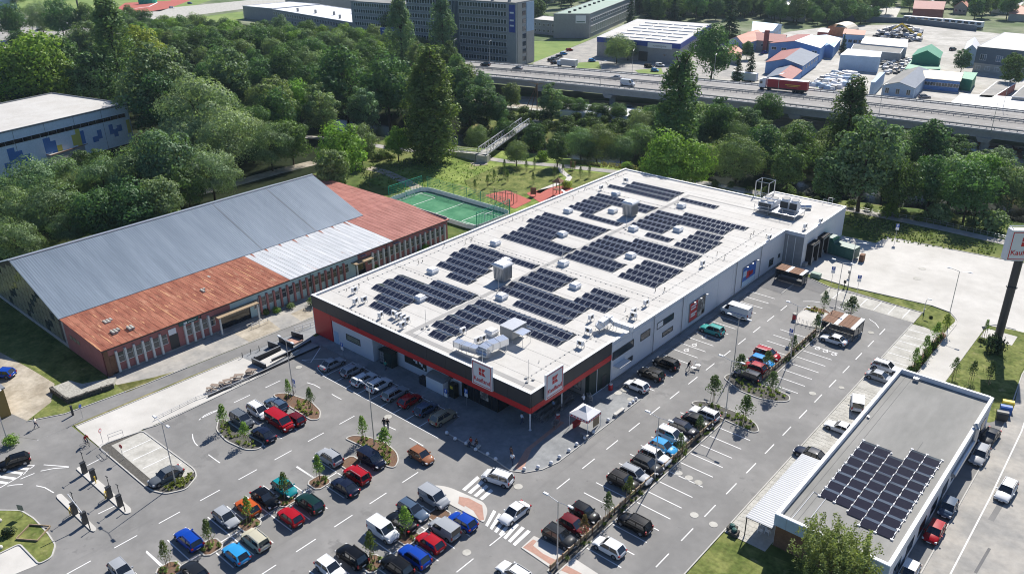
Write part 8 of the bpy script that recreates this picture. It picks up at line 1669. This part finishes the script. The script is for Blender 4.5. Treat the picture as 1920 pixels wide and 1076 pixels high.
 for x in wx:
  for s in (1,-1):
   q = MB(); y = s*hw; q.tube((x, y-s*.20, wr),(x, y+s*.012, wr), wr,16, mi=0); q.tube((x, y+s*.010, wr),(x, y+s*.02, wr), wr*.64,12, mi=1)
   q.add([(x+(wr+.06)*math.cos(a), y+s*.004, wr+(wr+.06)*math.sin(a)) for a in [k*.3142 for k in range(11)]],[tuple(range(11)) if s < 0 else tuple(reversed(range(11)))],2); parts.append(('wheel', q.mesh('wheel', ['rubber', 'rim', 'trim_black'])))
 for s in (1,-1):
  q = MB(); q.box(x1-.30, x1-.04, s*hw*.80-.14, s*hw*.80+.12, hood*.60, hood*.76, top=(x1-.42, x1-.14, s*hw*.80-.14, s*hw*.80+.09)); parts.append(('headlight', q.mesh('headlight', 'lamp_clear')))
  q = MB(); q.box(x0-.01, x0+.22, s*hw*.82-.13, s*hw*.82+.13, belt*.72, belt*.93) if kind not in ('van', 'bigvan', 'suv', 'mpv', 'minibus') else q.box(x0-.0, x0+.14, s*hw*.84-.08, s*hw*.84+.11, belt*.62, belt*1.0); parts.append(('taillight', q.mesh('taillight', 'lamp_red')))
  q = MB(); q.box(f0-.28, f0-.10, s*(hw+.02)-.03, s*(hw+.02)+.13*s+.03 if s > 0 else s*(hw+.02)+.03, gz+.0, gz+.14) if s > 0 else q.box(f0-.28, f0-.10,-(hw+.17),-(hw-.0), gz+.0, gz+.14); parts.append(('mirror', q.mesh('mirror', 'car_paint')))
 q = MB(); q.box(x0-.03, x0-.0,-.26,.26, belt*.48, belt*.60); parts.append(('number_plate', q.mesh('number_plate', 'sign_white'))); q = MB(); q.box(x1+.02, x1+.035,-.26,.26,.34,.45); parts.append(('number_plate', q.mesh('number_plate', 'sign_white')))
 if kind == 'bigvan':
  q = MB(); q.box(x0+.05, f1-.2,-hw*.97, hw*.97, belt*.97, zr-.25, top=(x0+.08, f1-.35,-hw*.93, hw*.93)); parts.append(('cargo_body', q.mesh('cargo_body', 'car_paint')))
  q = MB(); q.box(x0+.4,.6,-hw*1.012,-hw*.975,1.02,1.1).box(x0+.4,.6, hw*.975, hw*1.012,1.02,1.1); parts.append(('side_stripe', q.mesh('side_stripe', 'sign_blue')))
 return parts
CARM = {}
def car(kind, x, y, rz, color, label, group=None, z=.02):
 if kind not in CARM: CARM[kind] = car_meshes(kind)
 nm = {'hatch': 'hatchback', 'small': 'hatchback', 'sedan': 'saloon_car', 'wagon': 'estate_car', 'suv': 'off_road_car', 'mpv': 'people_carrier', 'van': 'small_van', 'bigvan': 'delivery_van', 'minibus': 'minibus', 'coupe': 'coupe_car'}[kind]
 t = empty(nm,(x, y, z), rz, label, 'van' if kind in ('van', 'bigvan') else ('minibus' if kind == 'minibus' else 'car'), group); c = (*lin(color),1); t.scale = (.93,.93,.93)
 for n_, me in CARM[kind]: o = obj(n_, me, t); o.color = c
 return t
COLR = dict(white='d9dbdc', silver='9a9ea3', grey='5c6268', dgrey='212428', black='08090c', navy='10192f', blue='0c3d9c', sky='2f8fc8', cyan='1f86c9', red='9e0e1a', dred='5e0c14', teal='128088', green='0e2e2a', lteal='3f9a94', orange='b5521a', bronze='8a5a3e', olive='8f9170', beige='8d8672', bluegrey='46586e', brown='1f1b18', cream='b8b49f')
XP, XM, YP, YM = 0.0, math.pi, math.pi/2,-math.pi/2
CARS = [ # tile, x, y, kind, heading, colour, label
 ('bl', 75,440, 'hatch', None, 'black', 'black hatchback driving in at the left edge towards the car park'),('bl', 928,520, 'sedan', YM, 'grey', 'silver grey saloon alone in the concrete bays'),
 ('bl', 1355,205, 'mpv', XP, 'grey', 'dark grey people carrier behind the left young tree'),('bl', 1450,158, 'mpv', XP, 'white', 'white people carrier in the upper left lot'),('bl', 1545,118, 'wagon', XM, 'bluegrey', 'grey blue estate beside the upper planted bed'),('bl', 1568,218, 'minibus', XP, 'red', 'bright red high roofed minibus'),('bl', 1652,200, 'small', XM, 'dred', 'dark red car with pale roof beside the red minibus'),('bl', 1475,283, 'sedan', XM, 'navy', 'navy saloon left of the red minibus'),
 ('bl', 1845,415, 'suv', XM, 'silver', 'silver car with glass roof in the second row'),('bm', 18,578, 'sedan', XM, 'navy', 'navy saloon in the second row beside the tree pit'),('bl', 1485,642, 'sedan', XP, 'black', 'black saloon behind the orange hatchback'),('bl', 1595,585, 'hatch', XP, 'teal', 'teal hatchback beside a young tree'),('bl', 1385,692, 'hatch', XM, 'orange', 'orange hatchback in the second row'),
 ('bl', 1265,752, 'hatch', XP, 'silver', 'silver hatchback left of the orange one'),('bl', 1733,673, 'suv', XM, 'green', 'dark green car right of the red hatchback'),('bl', 1625,745, 'hatch', XM, 'red', 'bright red hatchback beside the dark green car'),('bl', 1055,872, 'wagon', XM, 'blue', 'strong blue estate in the lower left row'),('bl', 1320,952, 'hatch', XM, 'sky', 'light bright blue hatchback in the lower left row'),
 ('bl', 1430,877, 'mpv', XM, 'cream', 'pale olive car with cream roof beside the light blue one'),('bl', 680,1050, 'hatch', XP, 'silver', 'pale silver car cut off at the bottom left'),('bl', 1085,1052, 'hatch', XM, 'dgrey', 'dark grey car cut off at the bottom below the tree pit'),('bl', 1850,1035, 'hatch', XP, 'white', 'white hatchback at the bottom beside the black car'),('bm', 58,968, 'suv', XM, 'black', 'black car at the bottom left of the tree pit'),
 ('bm', 85,515, 'mpv', XM, 'red', 'red people carrier below the planted bed'),('bm', 170,430, 'van', XP, 'navy', 'dark blue small van beside the planted bed before the shop'),('bm', 448,405, 'hatch', None, 'bronze', 'copper brown hatchback driving in the lane before the shop'),('bm', 875,530, 'mpv', None, 'white', 'pale silver people carrier driving over the upper crossing'),('bm', 970,725, 'sedan', None, 'white', 'white saloon driving between the two crossings'),
 ('bm', 520,645, 'van', XP, 'silver', 'pale silver small van at the head of its row beside the paved isle'),('bm', 402,712, 'wagon', XP, 'bluegrey', 'grey blue estate behind the silver small van'),('bm', 335,775, 'sedan', XM, 'black', 'black saloon between white van and grey blue estate'),('bm', 235,828, 'van', XP, 'white', 'plain white small van with dark rear side window'),('bm', 495,890, 'hatch', XM, 'red', 'deep red hatchback with glass roof beside the silver van'),('bm', 575,818, 'van', XM, 'silver', 'silver small van with roof bars'),('bm', 678,772, 'hatch', XM, 'blue', 'blue hatchback at the end of its row by the crossing'),('bm', 408,970, 'suv', XM, 'blue', 'blue off road car beside the deep red hatchback'),('bm', 310,1027, 'suv', XM, 'black', 'black car beside the blue off road car at the bottom'),('bm', 968,1062, 'wagon', XM, 'white', 'white car cut off at the bottom middle'),
 ('bm', 1225,862, 'suv', XP, 'dgrey', 'dark grey car at the lower end of the right hand row'),('bm', 1303,795, 'hatch', XP, 'dred', 'dark red hatchback with black roof'),('bm', 1365,725, 'hatch', XP, 'black', 'black hatchback beside the dark red one'),('bm', 1642,785, 'suv', XM, 'black', 'black off road car alone right of the hedge strip'),('bm', 1500,915, 'hatch', XM, 'white', 'white hatchback alone right of the hedge strip at the bottom'),
 ('bm', 1583,553, 'suv', XP, 'brown', 'dark brown off road car with white roof load'),('bm', 1650,512, 'wagon', XP, 'silver', 'silver estate second in the long row'),('bm', 1715,462, 'suv', XP, 'dgrey', 'dark grey car third in the long row'),('bm', 1758,412, 'suv', XP, 'white', 'white off road car fourth in the long row'),('bm', 1808,357, 'hatch', XP, 'sky', 'sky blue hatchback in the long row'),('bm', 1850,296, 'mpv', XP, 'white', 'white car above the sky blue one in the long row'),('br', 10,255, 'wagon', XP, 'navy', 'navy estate near the far end of the long row'),('br', 82,212, 'sedan', XP, 'black', 'black saloon second from the far end of the long row'),('br', 122,170, 'wagon', XM, 'white', 'white estate at the far end of the long row'),
 ('ml', 1862,955, 'sedan', YP, 'silver', 'silver saloon first in the shaded row before the shop'),('mm', 60,992, 'hatch', YP, 'silver', 'silver hatchback second in the shaded row before the shop'),('mm', 128,1040, 'wagon', YP, 'white', 'white car third in the shaded row before the shop'),('bm', 212,10, 'suv', YP, 'white', 'white off road car with black roof bars in the shaded row'),('bm', 302,55, 'wagon', YP, 'silver', 'silver estate in the middle of the shaded row'),('bm', 385,95, 'hatch', YP, 'red', 'red hatchback in the shaded row before the shop'),('bm', 475,142, 'hatch', YP, 'bluegrey', 'grey blue hatchback right of the red one in the shaded row'),('bm', 570,190, 'suv', YP, 'beige', 'beige off road car last in the shaded row'),
 ('mr', 165,768, 'suv', XM, 'lteal', 'light teal car by the side wall beside the white delivery van'),('mr', 298,672, 'bigvan', XM, 'white', 'long white delivery van by the side wall'),('mr', 475,905, 'mpv', XP, 'red', 'red people carrier, farthest of the four cars'),('mr', 445,942, 'hatch', XP, 'cyan', 'blue hatchback between the two red cars'),('mr', 400,975, 'hatch', XM, 'red', 'red car between the blue and the navy one'),('mr', 362,1020, 'wagon', XM, 'navy', 'navy estate nearest of the four cars'),('mr', 848,820, 'sedan', XM, 'white', 'white saloon beside the bicycle shelter'),('mr', 1145,975, 'wagon', XP, 'white', 'white estate in the concrete bays behind the small building'),('mr', 1112,1030, 'sedan', XP, 'silver', 'silver saloon in the concrete bays by the small building'),
 ('bm', 1655,15, 'hatch', XM, 'white', 'white hatchback nearest the ball bollards by the side wall'),('mm', 1735,1015, 'suv', XM, 'black', 'black car with silver roof beside the white hatchback'),('mm', 1820,955, 'suv', XM, 'black', 'black car by the side wall under the windows'),
 ('br', 980,112, 'van', YP+.35, 'white', 'white van with red rear print half behind the small building'),('br', 885,248, 'coupe', XM, 'white', 'white coupe nosing out beside the small building'),('br', 718,398, 'sedan', XM, 'navy', 'navy saloon half under the carport'),
 ('br', 1722,298, 'sedan', YM-.08, 'dgrey', 'dark grey car parked nearest the bins on the street'),('br', 1667,402, 'wagon', YM, 'silver', 'silver car parked second along the street'),('br', 1490,697, 'small', YM, 'bluegrey', 'blue grey car parked third along the street'),('br', 1412,832, 'hatch', YM, 'red', 'red car parked fourth along the street'),('br', 1265,1062, 'hatch', YM, 'white', 'white car cut off at the bottom beside the small building'),('br', 1815,602, 'wagon', YM-.04, 'white', 'white estate driving down the street'),
 ('bl', 15,20, 'hatch', None, 'blue', 'blue car cut off at the left edge by the ochre house')]
HD = {0: ('bl', (165,420),(0,470)),25: ('bm', (395,375),(505,440)),26: ('bm', (950,555),(800,505)),27: ('bm', (1045,675),(905,780))}
for i,(t_, x, y, k, hd, c, lab) in enumerate(CARS):
 p = A(t_, x, y,.75)
 if lab.startswith('blue car cut'): p = A('ml', 12,1010,.75); hd = XM+.6
 if hd is None and i in HD: tt, a, b = HD[i]; a, b = A(tt, *a,.7), A(tt, *b,.7); hd = math.atan2(b.y-a.y, b.x-a.x)
 zz_ = .055 if c == 'grey' and i == 1 else (.035 if p.x > 75.4 else .02)
 if i == 1: zz_ = .06
 if lab.startswith('white coupe'): p.x -= .0
 car(k, p.x, p.y, hd, COLR[c], lab, z=zz_)
# highway vehicles
def hv(kind, px, py, color, lab, flip=False, z=ZD, off=0):
 p = G(px, py, z+.8); i = min(range(NP_-1), key=lambda k: abs(nr[k].x-p.x)); d = (nr[i+1]-nr[i]); a = math.atan2(d.y, d.x)+(math.pi if flip else 0); return car(kind, p.x, p.y, a, COLR[color], lab, z=z+.01)
hv('bigvan', 1177,157, 'white', 'white delivery van driving on the near carriageway of the viaduct'); hv('sedan', 1155,144, 'silver', 'silver car on the far carriageway just behind the white van', True); hv('suv', 910,120, 'black', 'black off road car on the far carriageway', True); hv('sedan', 970,127, 'grey', 'grey saloon following the black car on the far carriageway', True); hv('hatch', 834,111, 'white', 'white car at the left end of the viaduct', True)
t = empty('articulated_lorry', (0,0,0),0, 'white lorry with a long red tarpaulin trailer on the viaduct', 'lorry'); p = G(1468,163, ZD+1.5); i = min(range(NP_-1), key=lambda k: abs(nr[k].x-p.x)); d = nr[i+1]-nr[i]; t.location = (p.x, p.y, ZD+.01); t.rotation_euler = (0,0, math.atan2(d.y, d.x)+math.pi)
q = MB(); q.box(-8.2,5.0,-1.25,1.25,1.2,3.9); tr_ = part('trailer', q, 'tarp_red', t); q = MB(); q.box(-8.25,5.05,-1.28,1.28,3.9,4.0); part('trailer_roof', q, 'bare_white', tr_); q = MB(); q.box(-6,-1,1.25,1.27,2.4,2.6).box(-5.4,-1.6,1.25,1.27,2.0,2.15); part('lettering', q, 'paint_yellow', tr_)
q = MB(); q.box(5.6,7.9,-1.22,1.22,.9,3.5, top=(5.7,7.7,-1.15,1.15)); cb = part('cab', q, 'bare_white', t); q = MB(); q.box(7.7,7.84,-1.05,1.05,2.1,3.1); part('windscreen', q, 'car_glass', cb); q = MB(); q.box(6.7,7.5,-1.25,-1.2,2.1,3.0).box(6.7,7.5,1.2,1.25,2.1,3.0); part('side_window', q, 'car_glass', cb); q = MB(); q.box(5.8,7.3,-1.1,1.1,3.5,4.0, top=(5.8,6.4,-1,1)); part('wind_deflector', q, 'bare_white', cb)
q = MB(); q.box(-8,7.6,-1.0,1.0,.6,1.2); part('chassis', q, 'dark_metal', t)
for x in (-6.6,-5.3,-4.0,4.4,6.9):
 for s in (-1,1): q = MB(); q.tube((x, s*.9,.5),(x, s*1.22,.5),.5,12); part('wheel', q, 'rubber', t)
t = empty('tanker_lorry', tuple(G(78,56,0)),-.55+math.pi, 'silver tanker lorry at the road junction', 'lorry'); q = MB(); q.tube((-7,0,2.3),(4,0,2.3),1.35,14); q.build('tank', 'white_metal', t, smooth=True); q = MB(); q.box(4.6,7.2,-1.25,1.25,.8,3.4); cb = q.build('cab', 'bare_white', t); q = MB(); q.box(7.2,7.25,-1.0,1.0,2,3.0); q.build('windscreen', 'car_glass', cb)
for x in (-6,-4.7,-3.4,3.4,6): q = MB(); q.tube((x,-1.2,.5),(x,1.2,.5),.5,10); q.build('wheel', 'rubber', t)
for (x, y, k, c, lab, a) in ((84,66, 'sedan', 'bluegrey', 'blue car turning at the road junction', .3),(14,53, 'hatch', 'white', 'white car at the left edge of the junction', .3),(8,78, 'hatch', 'white', 'white car at the left edge below the junction', .8),(180,43, 'sedan', 'dgrey', 'dark car on the road beside the trees', 1),(322,14, 'hatch', 'white', 'white car on the embankment road', .5),(356,6, 'hatch', 'blue', 'blue car on the embankment road', .5),
      (1068,93, 'hatch', 'red', 'red car farthest in the row beside the lawn field', 1.2),(1057,100, 'hatch', 'cyan', 'light blue car second in the row beside the lawn field', 1.2),(1049,105, 'hatch', 'navy', 'dark blue car third in the row beside the lawn field', 1.2),(1041,109, 'wagon', 'silver', 'silver car fourth in the row beside the lawn field', 1.2),(1035,112, 'wagon', 'brown', 'dark car fifth in the row beside the lawn field', 1.2),(1040,117, 'hatch', 'brown', 'brown car nearest the viaduct beside the lawn field', 1.2),(1110,113, 'small', 'cyan', 'small blue car on the works lane', .6),
      (1217,124, 'van', 'black', 'black and white pick up before the warehouse', 0.2),(1238,122, 'van', 'white', 'white van before the warehouse', .2),(1228,131, 'small', 'cyan', 'small blue vehicle on the verge before the warehouse', .3),(1734,180, 'wagon', 'silver', 'silver car in the yard of the blue office', .6),(1787,92, 'suv', 'black', 'black car before the white tent in the far yard', 1.3),(1434,98, 'small', 'blue', 'blue car before the long red roofed house', 1.2)):
 p = G(x, y,.8); car(k, p.x, p.y, a, COLR[c], lab, z=.03)
p = G(1066,120,1.5); t = empty('box_lorry', (p.x, p.y,.02),.1, 'white box lorry beyond the guard rail', 'lorry'); q = MB(); q.box(-3.5,4,-1.2,1.2,.8,3.4); q.build('box_body', 'corrugated_white', t); q = MB(); q.box(-5.4,-3.7,-1.1,1.1,.6,2.6); q.build('cab', 'pale_blue_wall', t)
for x in (-4.6,2.6): q = MB(); q.tube((x,-1.15,.45),(x,1.15,.45),.45,10); q.build('wheel', 'rubber', t)
p = G(1396,147,1.5); t = empty('white_trailer', (p.x, p.y,.02),.1, 'white lorry trailer behind the red one below the spruces', 'trailer'); q = MB(); q.box(-5,5,-1.2,1.2,1,3.8); q.build('box_body', 'bare_white', t); q = MB(); q.box(-4,-2,-1.1,1.1,0,1); q.build('wheels', 'rubber', t)
# ================================================================== people
def person_mesh(pose):
 J = dict(walk=dict(pel=(0,0,.93), ch=(.02,0,1.30), nk=(.04,0,1.48), hd=(.06,0,1.62), hl=(0,.10,.90), kl=(.16,.10,.50), fl=(.22,.10,.06), hr=(0,-.10,.90), kr=(-.02,-.10,.48), fr=(-.30,-.10,.10), sl=(.03,.20,1.40), el=(-.10,.25,1.12), wl=(-.08,.24,.86), sr=(.03,-.20,1.40), er=(.10,-.25,1.12), wr=(.28,-.22,.95)),
    stand=dict(pel=(0,0,.93), ch=(0,0,1.30), nk=(0,0,1.48), hd=(.02,0,1.62), hl=(0,.10,.90), kl=(.02,.11,.48), fl=(0,.12,.06), hr=(0,-.10,.90), kr=(.02,-.11,.48), fr=(0,-.12,.06), sl=(0,.20,1.40), el=(.02,.26,1.12), wl=(.14,.22,.90), sr=(0,-.20,1.40), er=(.02,-.26,1.12), wr=(.10,-.24,.88)),
    push=dict(pel=(-.1,0,.92), ch=(.06,0,1.26), nk=(.12,0,1.44), hd=(.20,0,1.56), hl=(-.1,.10,.89), kl=(.1,.10,.5), fl=(.05,.10,.06), hr=(-.1,-.10,.89), kr=(-.15,-.10,.48), fr=(-.42,-.10,.10), sl=(.1,.19,1.37), el=(.28,.24,1.15), wl=(.5,.2,1.05), sr=(.1,-.19,1.37), er=(.28,-.24,1.15), wr=(.5,-.2,1.05)),
    sit=dict(pel=(0,0,.55), ch=(.0,0,.92), nk=(.02,0,1.10), hd=(.05,0,1.24), hl=(.04,.10,.54), kl=(.42,.12,.52), fl=(.44,.12,.07), hr=(.04,-.10,.54), kr=(.42,-.12,.52), fr=(.46,-.12,.07), sl=(0,.19,1.02), el=(.1,.24,.78), wl=(.3,.16,.66), sr=(0,-.19,1.02), er=(.1,-.24,.78), wr=(.3,-.16,.66)),
    ride=dict(pel=(-.15,0,.98), ch=(.12,0,1.30), nk=(.22,0,1.46), hd=(.32,0,1.58), hl=(-.12,.10,.96), kl=(.22,.12,.74), fl=(.08,.12,.30), hr=(-.12,-.10,.96), kr=(.18,-.12,.58), fr=(.0,-.12,.12), sl=(.18,.19,1.40), el=(.38,.24,1.18), wl=(.6,.22,1.05), sr=(.18,-.19,1.40), er=(.38,-.24,1.18), wr=(.6,-.22,1.05)))[pose]
 names_ = list(J); toe = {s: tuple(a+b for a, b in zip(J['f'+s],(.17,0,-.02))) for s in 'lr'}; hand = {s: tuple(J['w'+s][i]+(J['w'+s][i]-J['e'+s][i])*.28 for i in range(3)) for s in 'lr'}
 J['tl'], J['tr'], J['xl'], J['xr'] = toe['l'], toe['r'], hand['l'], hand['r']; names_ = list(J); idx = {n: i for i, n in enumerate(names_)}
 E_ = [('pel', 'ch'),('ch', 'nk'),('nk', 'hd')]+[e for s in 'lr' for e in (('pel', 'h'+s),('h'+s, 'k'+s),('k'+s, 'f'+s),('f'+s, 't'+s),('ch', 's'+s),('s'+s, 'e'+s),('e'+s, 'w'+s),('w'+s, 'x'+s))]
 rad = dict(pel=.15, ch=.165, nk=.065, hd=.105, h=.10, k=.065, f=.05, t=.04, s=.075, e=.05, w=.035, x=.04)
 me = bpy.data.meshes.new('person'); me.from_pydata([J[n] for n in names_],[(idx[a], idx[b]) for a, b in E_],[]); o = bpy.data.objects.new('tmp', me); COL.objects.link(o)
 m = o.modifiers.new('s', 'SKIN'); sv = me.skin_vertices[0].data
 for n in names_:
  r_ = rad.get(n) or rad[n[0]]; sv[idx[n]].radius = (r_, r_*(1.2 if n in ('ch', 'pel') else 1))
  sv[idx[n]].use_root = (n == 'pel')
 sd = o.modifiers.new('d', 'SUBSURF'); sd.levels = 1; sd.render_levels = 1
 bpy.context.view_layer.update(); m2 = bpy.data.meshes.new_from_object(o.evaluated_get(bpy.context.evaluated_depsgraph_get())); bpy.data.objects.remove(o)
 m2.materials.clear(); [m2.materials.append(M[k]) for k in ('cloth', 'denim', 'skin', 'rubber')]
 PJ = {n: Vector(J[n]) for n in names_}; seg = [(PJ[a], PJ[b],1 if b[0] in 'hkf' and b not in ('hd',) or a[0] in 'hk' and a != 'hd' else (2 if b in ('hd',) or b[0] in 'xw' or a[0] == 'w' else (3 if b[0] == 't' else 0))) for a, b in E_]
 mi = []
 for f in m2.polygons:
  c = f.center; best = (1e9,0)
  for a, b, k in seg:
   d = b-a; t_ = max(0, min(1,(c-a).dot(d)/d.length_squared)); dd = (c-a-d*t_).length; best = min(best,(dd, k))
  mi.append(best[1])
 m2.polygons.foreach_set('material_index', mi); m2.polygons.foreach_set('use_smooth', [True]*len(mi)); m2.name = 'person'; return m2, PJ['hd']
PM = {}
def person(p, rz, pose, col, lab, z=.03, hair=True, cap=None):
 if pose not in PM: PM[pose] = person_mesh(pose)
 me, hd = PM[pose]; o = obj('person', me, None,(p.x, p.y, z), rz); o.color = (*lin(col),1); tag(o, lab, 'person')
 q = MB(); q.dome((hd.x-.012,0, hd.z+.045),.112,.105,10,4, full=False); h = q.build('cap' if cap else 'hair', cap or 'hair', o, smooth=True)
 q = MB(); q.box(hd.x+.10, hd.x+.128,-.015,.015, hd.z-.02, hd.z+.02).box(hd.x+.092, hd.x+.10,-.05,-.025, hd.z+.025, hd.z+.04).box(hd.x+.092, hd.x+.10,.025,.05, hd.z+.025, hd.z+.04); q.build('face', 'skin', o); return o
person(A('bl', 205,258),.9, 'walk', 'e0d8d0', 'person jogging on the path junction in a white top and dark shorts')
person(A('bm', 262,265),2.2, 'walk', '15171a', 'person in black walking beside the lamp post before the parked row'); person(A('bm', 242,262),2.2, 'walk', '2a2a2e', 'smaller person in dark clothes walking left of the one in black')
person(A('bm', 960,460),-1.2, 'walk', 'dde3ea', 'person in a white shirt at the tip of the shaded pavement', .06); person(A('bm', 952,425),1.5, 'stand', '6a5550', 'person in a brown top in the shade behind the one in white', .06)
person(A('bm', 1012,235),1.2, 'walk', 'c8d4e6', 'person in a pale shirt bending in the shade before the entrance', .06); person(A('bm', 1357,130),2.4, 'push', 'eef0f2', 'person in a white shirt pushing trolleys by the poster wall', .06, cap='sign_white'); person(A('bm', 1188,160),1.6, 'stand', '7f9dc0', 'person in a light blue shirt among the trolleys', .06)
person(A('mm', 250,1000),1.6, 'walk', '3d8f7d', 'person in a green top walking on the pavement by the parcel cabinet', .06)
person(Vector((37.2,-5.2,0)) if False else A('bm', 728,352,.05),-1.57, 'sit', 'b03a30', 'person in a red top sitting on the shaded bench', .0); person(A('bm', 760,362,.05),-1.57, 'sit', '4a4038', 'person in dark clothes sitting on the shaded bench right of the red one', .0)
person(A('mr', 32,998),.3, 'push', '1b1c20', 'person in black pushing a shopping trolley along the lane')
p = A('mr', 45,1000); o = obj('shopping_trolley', TROL, None,(p.x+.35, p.y+.25,.03),-1.2); tag(o, 'shopping trolley pushed along the lane by the side wall', 'trolley')
p = A('mr', 62,985); o = obj('shopping_trolley', TROL, None,(p.x+.5, p.y+.3,.03),-1.2); tag(o, 'second shopping trolley just ahead in the lane', 'trolley')
# cyclist
p = A('bl', 488,350); rz = math.atan2(*(lambda v: (v.y, v.x))(A('bl', 600,420)-A('bl', 488,350)))
t = empty('bicycle', (p.x, p.y,.03), rz, 'dark bicycle ridden across the road at the left', 'bicycle')
for x in (-.52,.52):
 q = MB(); n = 18; q.path([(x+.34*math.cos(k*2*math.pi/n),0,.34+.34*math.sin(k*2*math.pi/n)) for k in range(n+1)],.022,5)
 for k in range(6): q.tube((x,0,.34),(x+.33*math.cos(k*1.047),0,.34+.33*math.sin(k*1.047)),.006,3)
 q.build('wheel', 'rubber', t)
q = MB(); q.path([(-.52,0,.34),(-.18,0,.84),(.40,0,.86),(.0,0,.32),(-.18,0,.84)],.022,5).path([(-.52,0,.34),(0,0,.32)],.02,5).path([(.52,0,.34),(.40,0,.86),(.38,0,1.02)],.022,5); q.build('frame', 'dark_metal', t)
q = MB(); q.tube((.40,-.26,1.03),(.40,.26,1.03),.018,5); q.build('handlebar', 'dark_metal', t); q = MB(); q.box(-.30,-.06,-.07,.07,.88,.93); q.build('saddle', 'dark_metal', t)
person(Vector((p.x, p.y,0)), rz, 'ride', 'a02626', 'cyclist in a red and black top riding at the left', .03, cap='dark_metal')
# ================================================================== thin summer haze
hm = bpy.data.materials.new('haze'); hm.use_nodes = True; t_ = hm.node_tree
for n_ in list(t_.nodes): t_.nodes.remove(n_)
ou = t_.nodes.new('ShaderNodeOutputMaterial'); pv = t_.nodes.new('ShaderNodeVolumePrincipled'); pv.inputs['Color'].default_value = (.66,.84,1,1); pv.inputs['Density'].default_value = HAZE; pv.inputs['Anisotropy'].default_value = .3; t_.links.new(pv.outputs[0], ou.inputs['Volume']); M['haze'] = hm
o = MB().box(-1400,700,-500,1600,-4.5,68).build('haze', 'haze'); tag(o, kind='stuff')
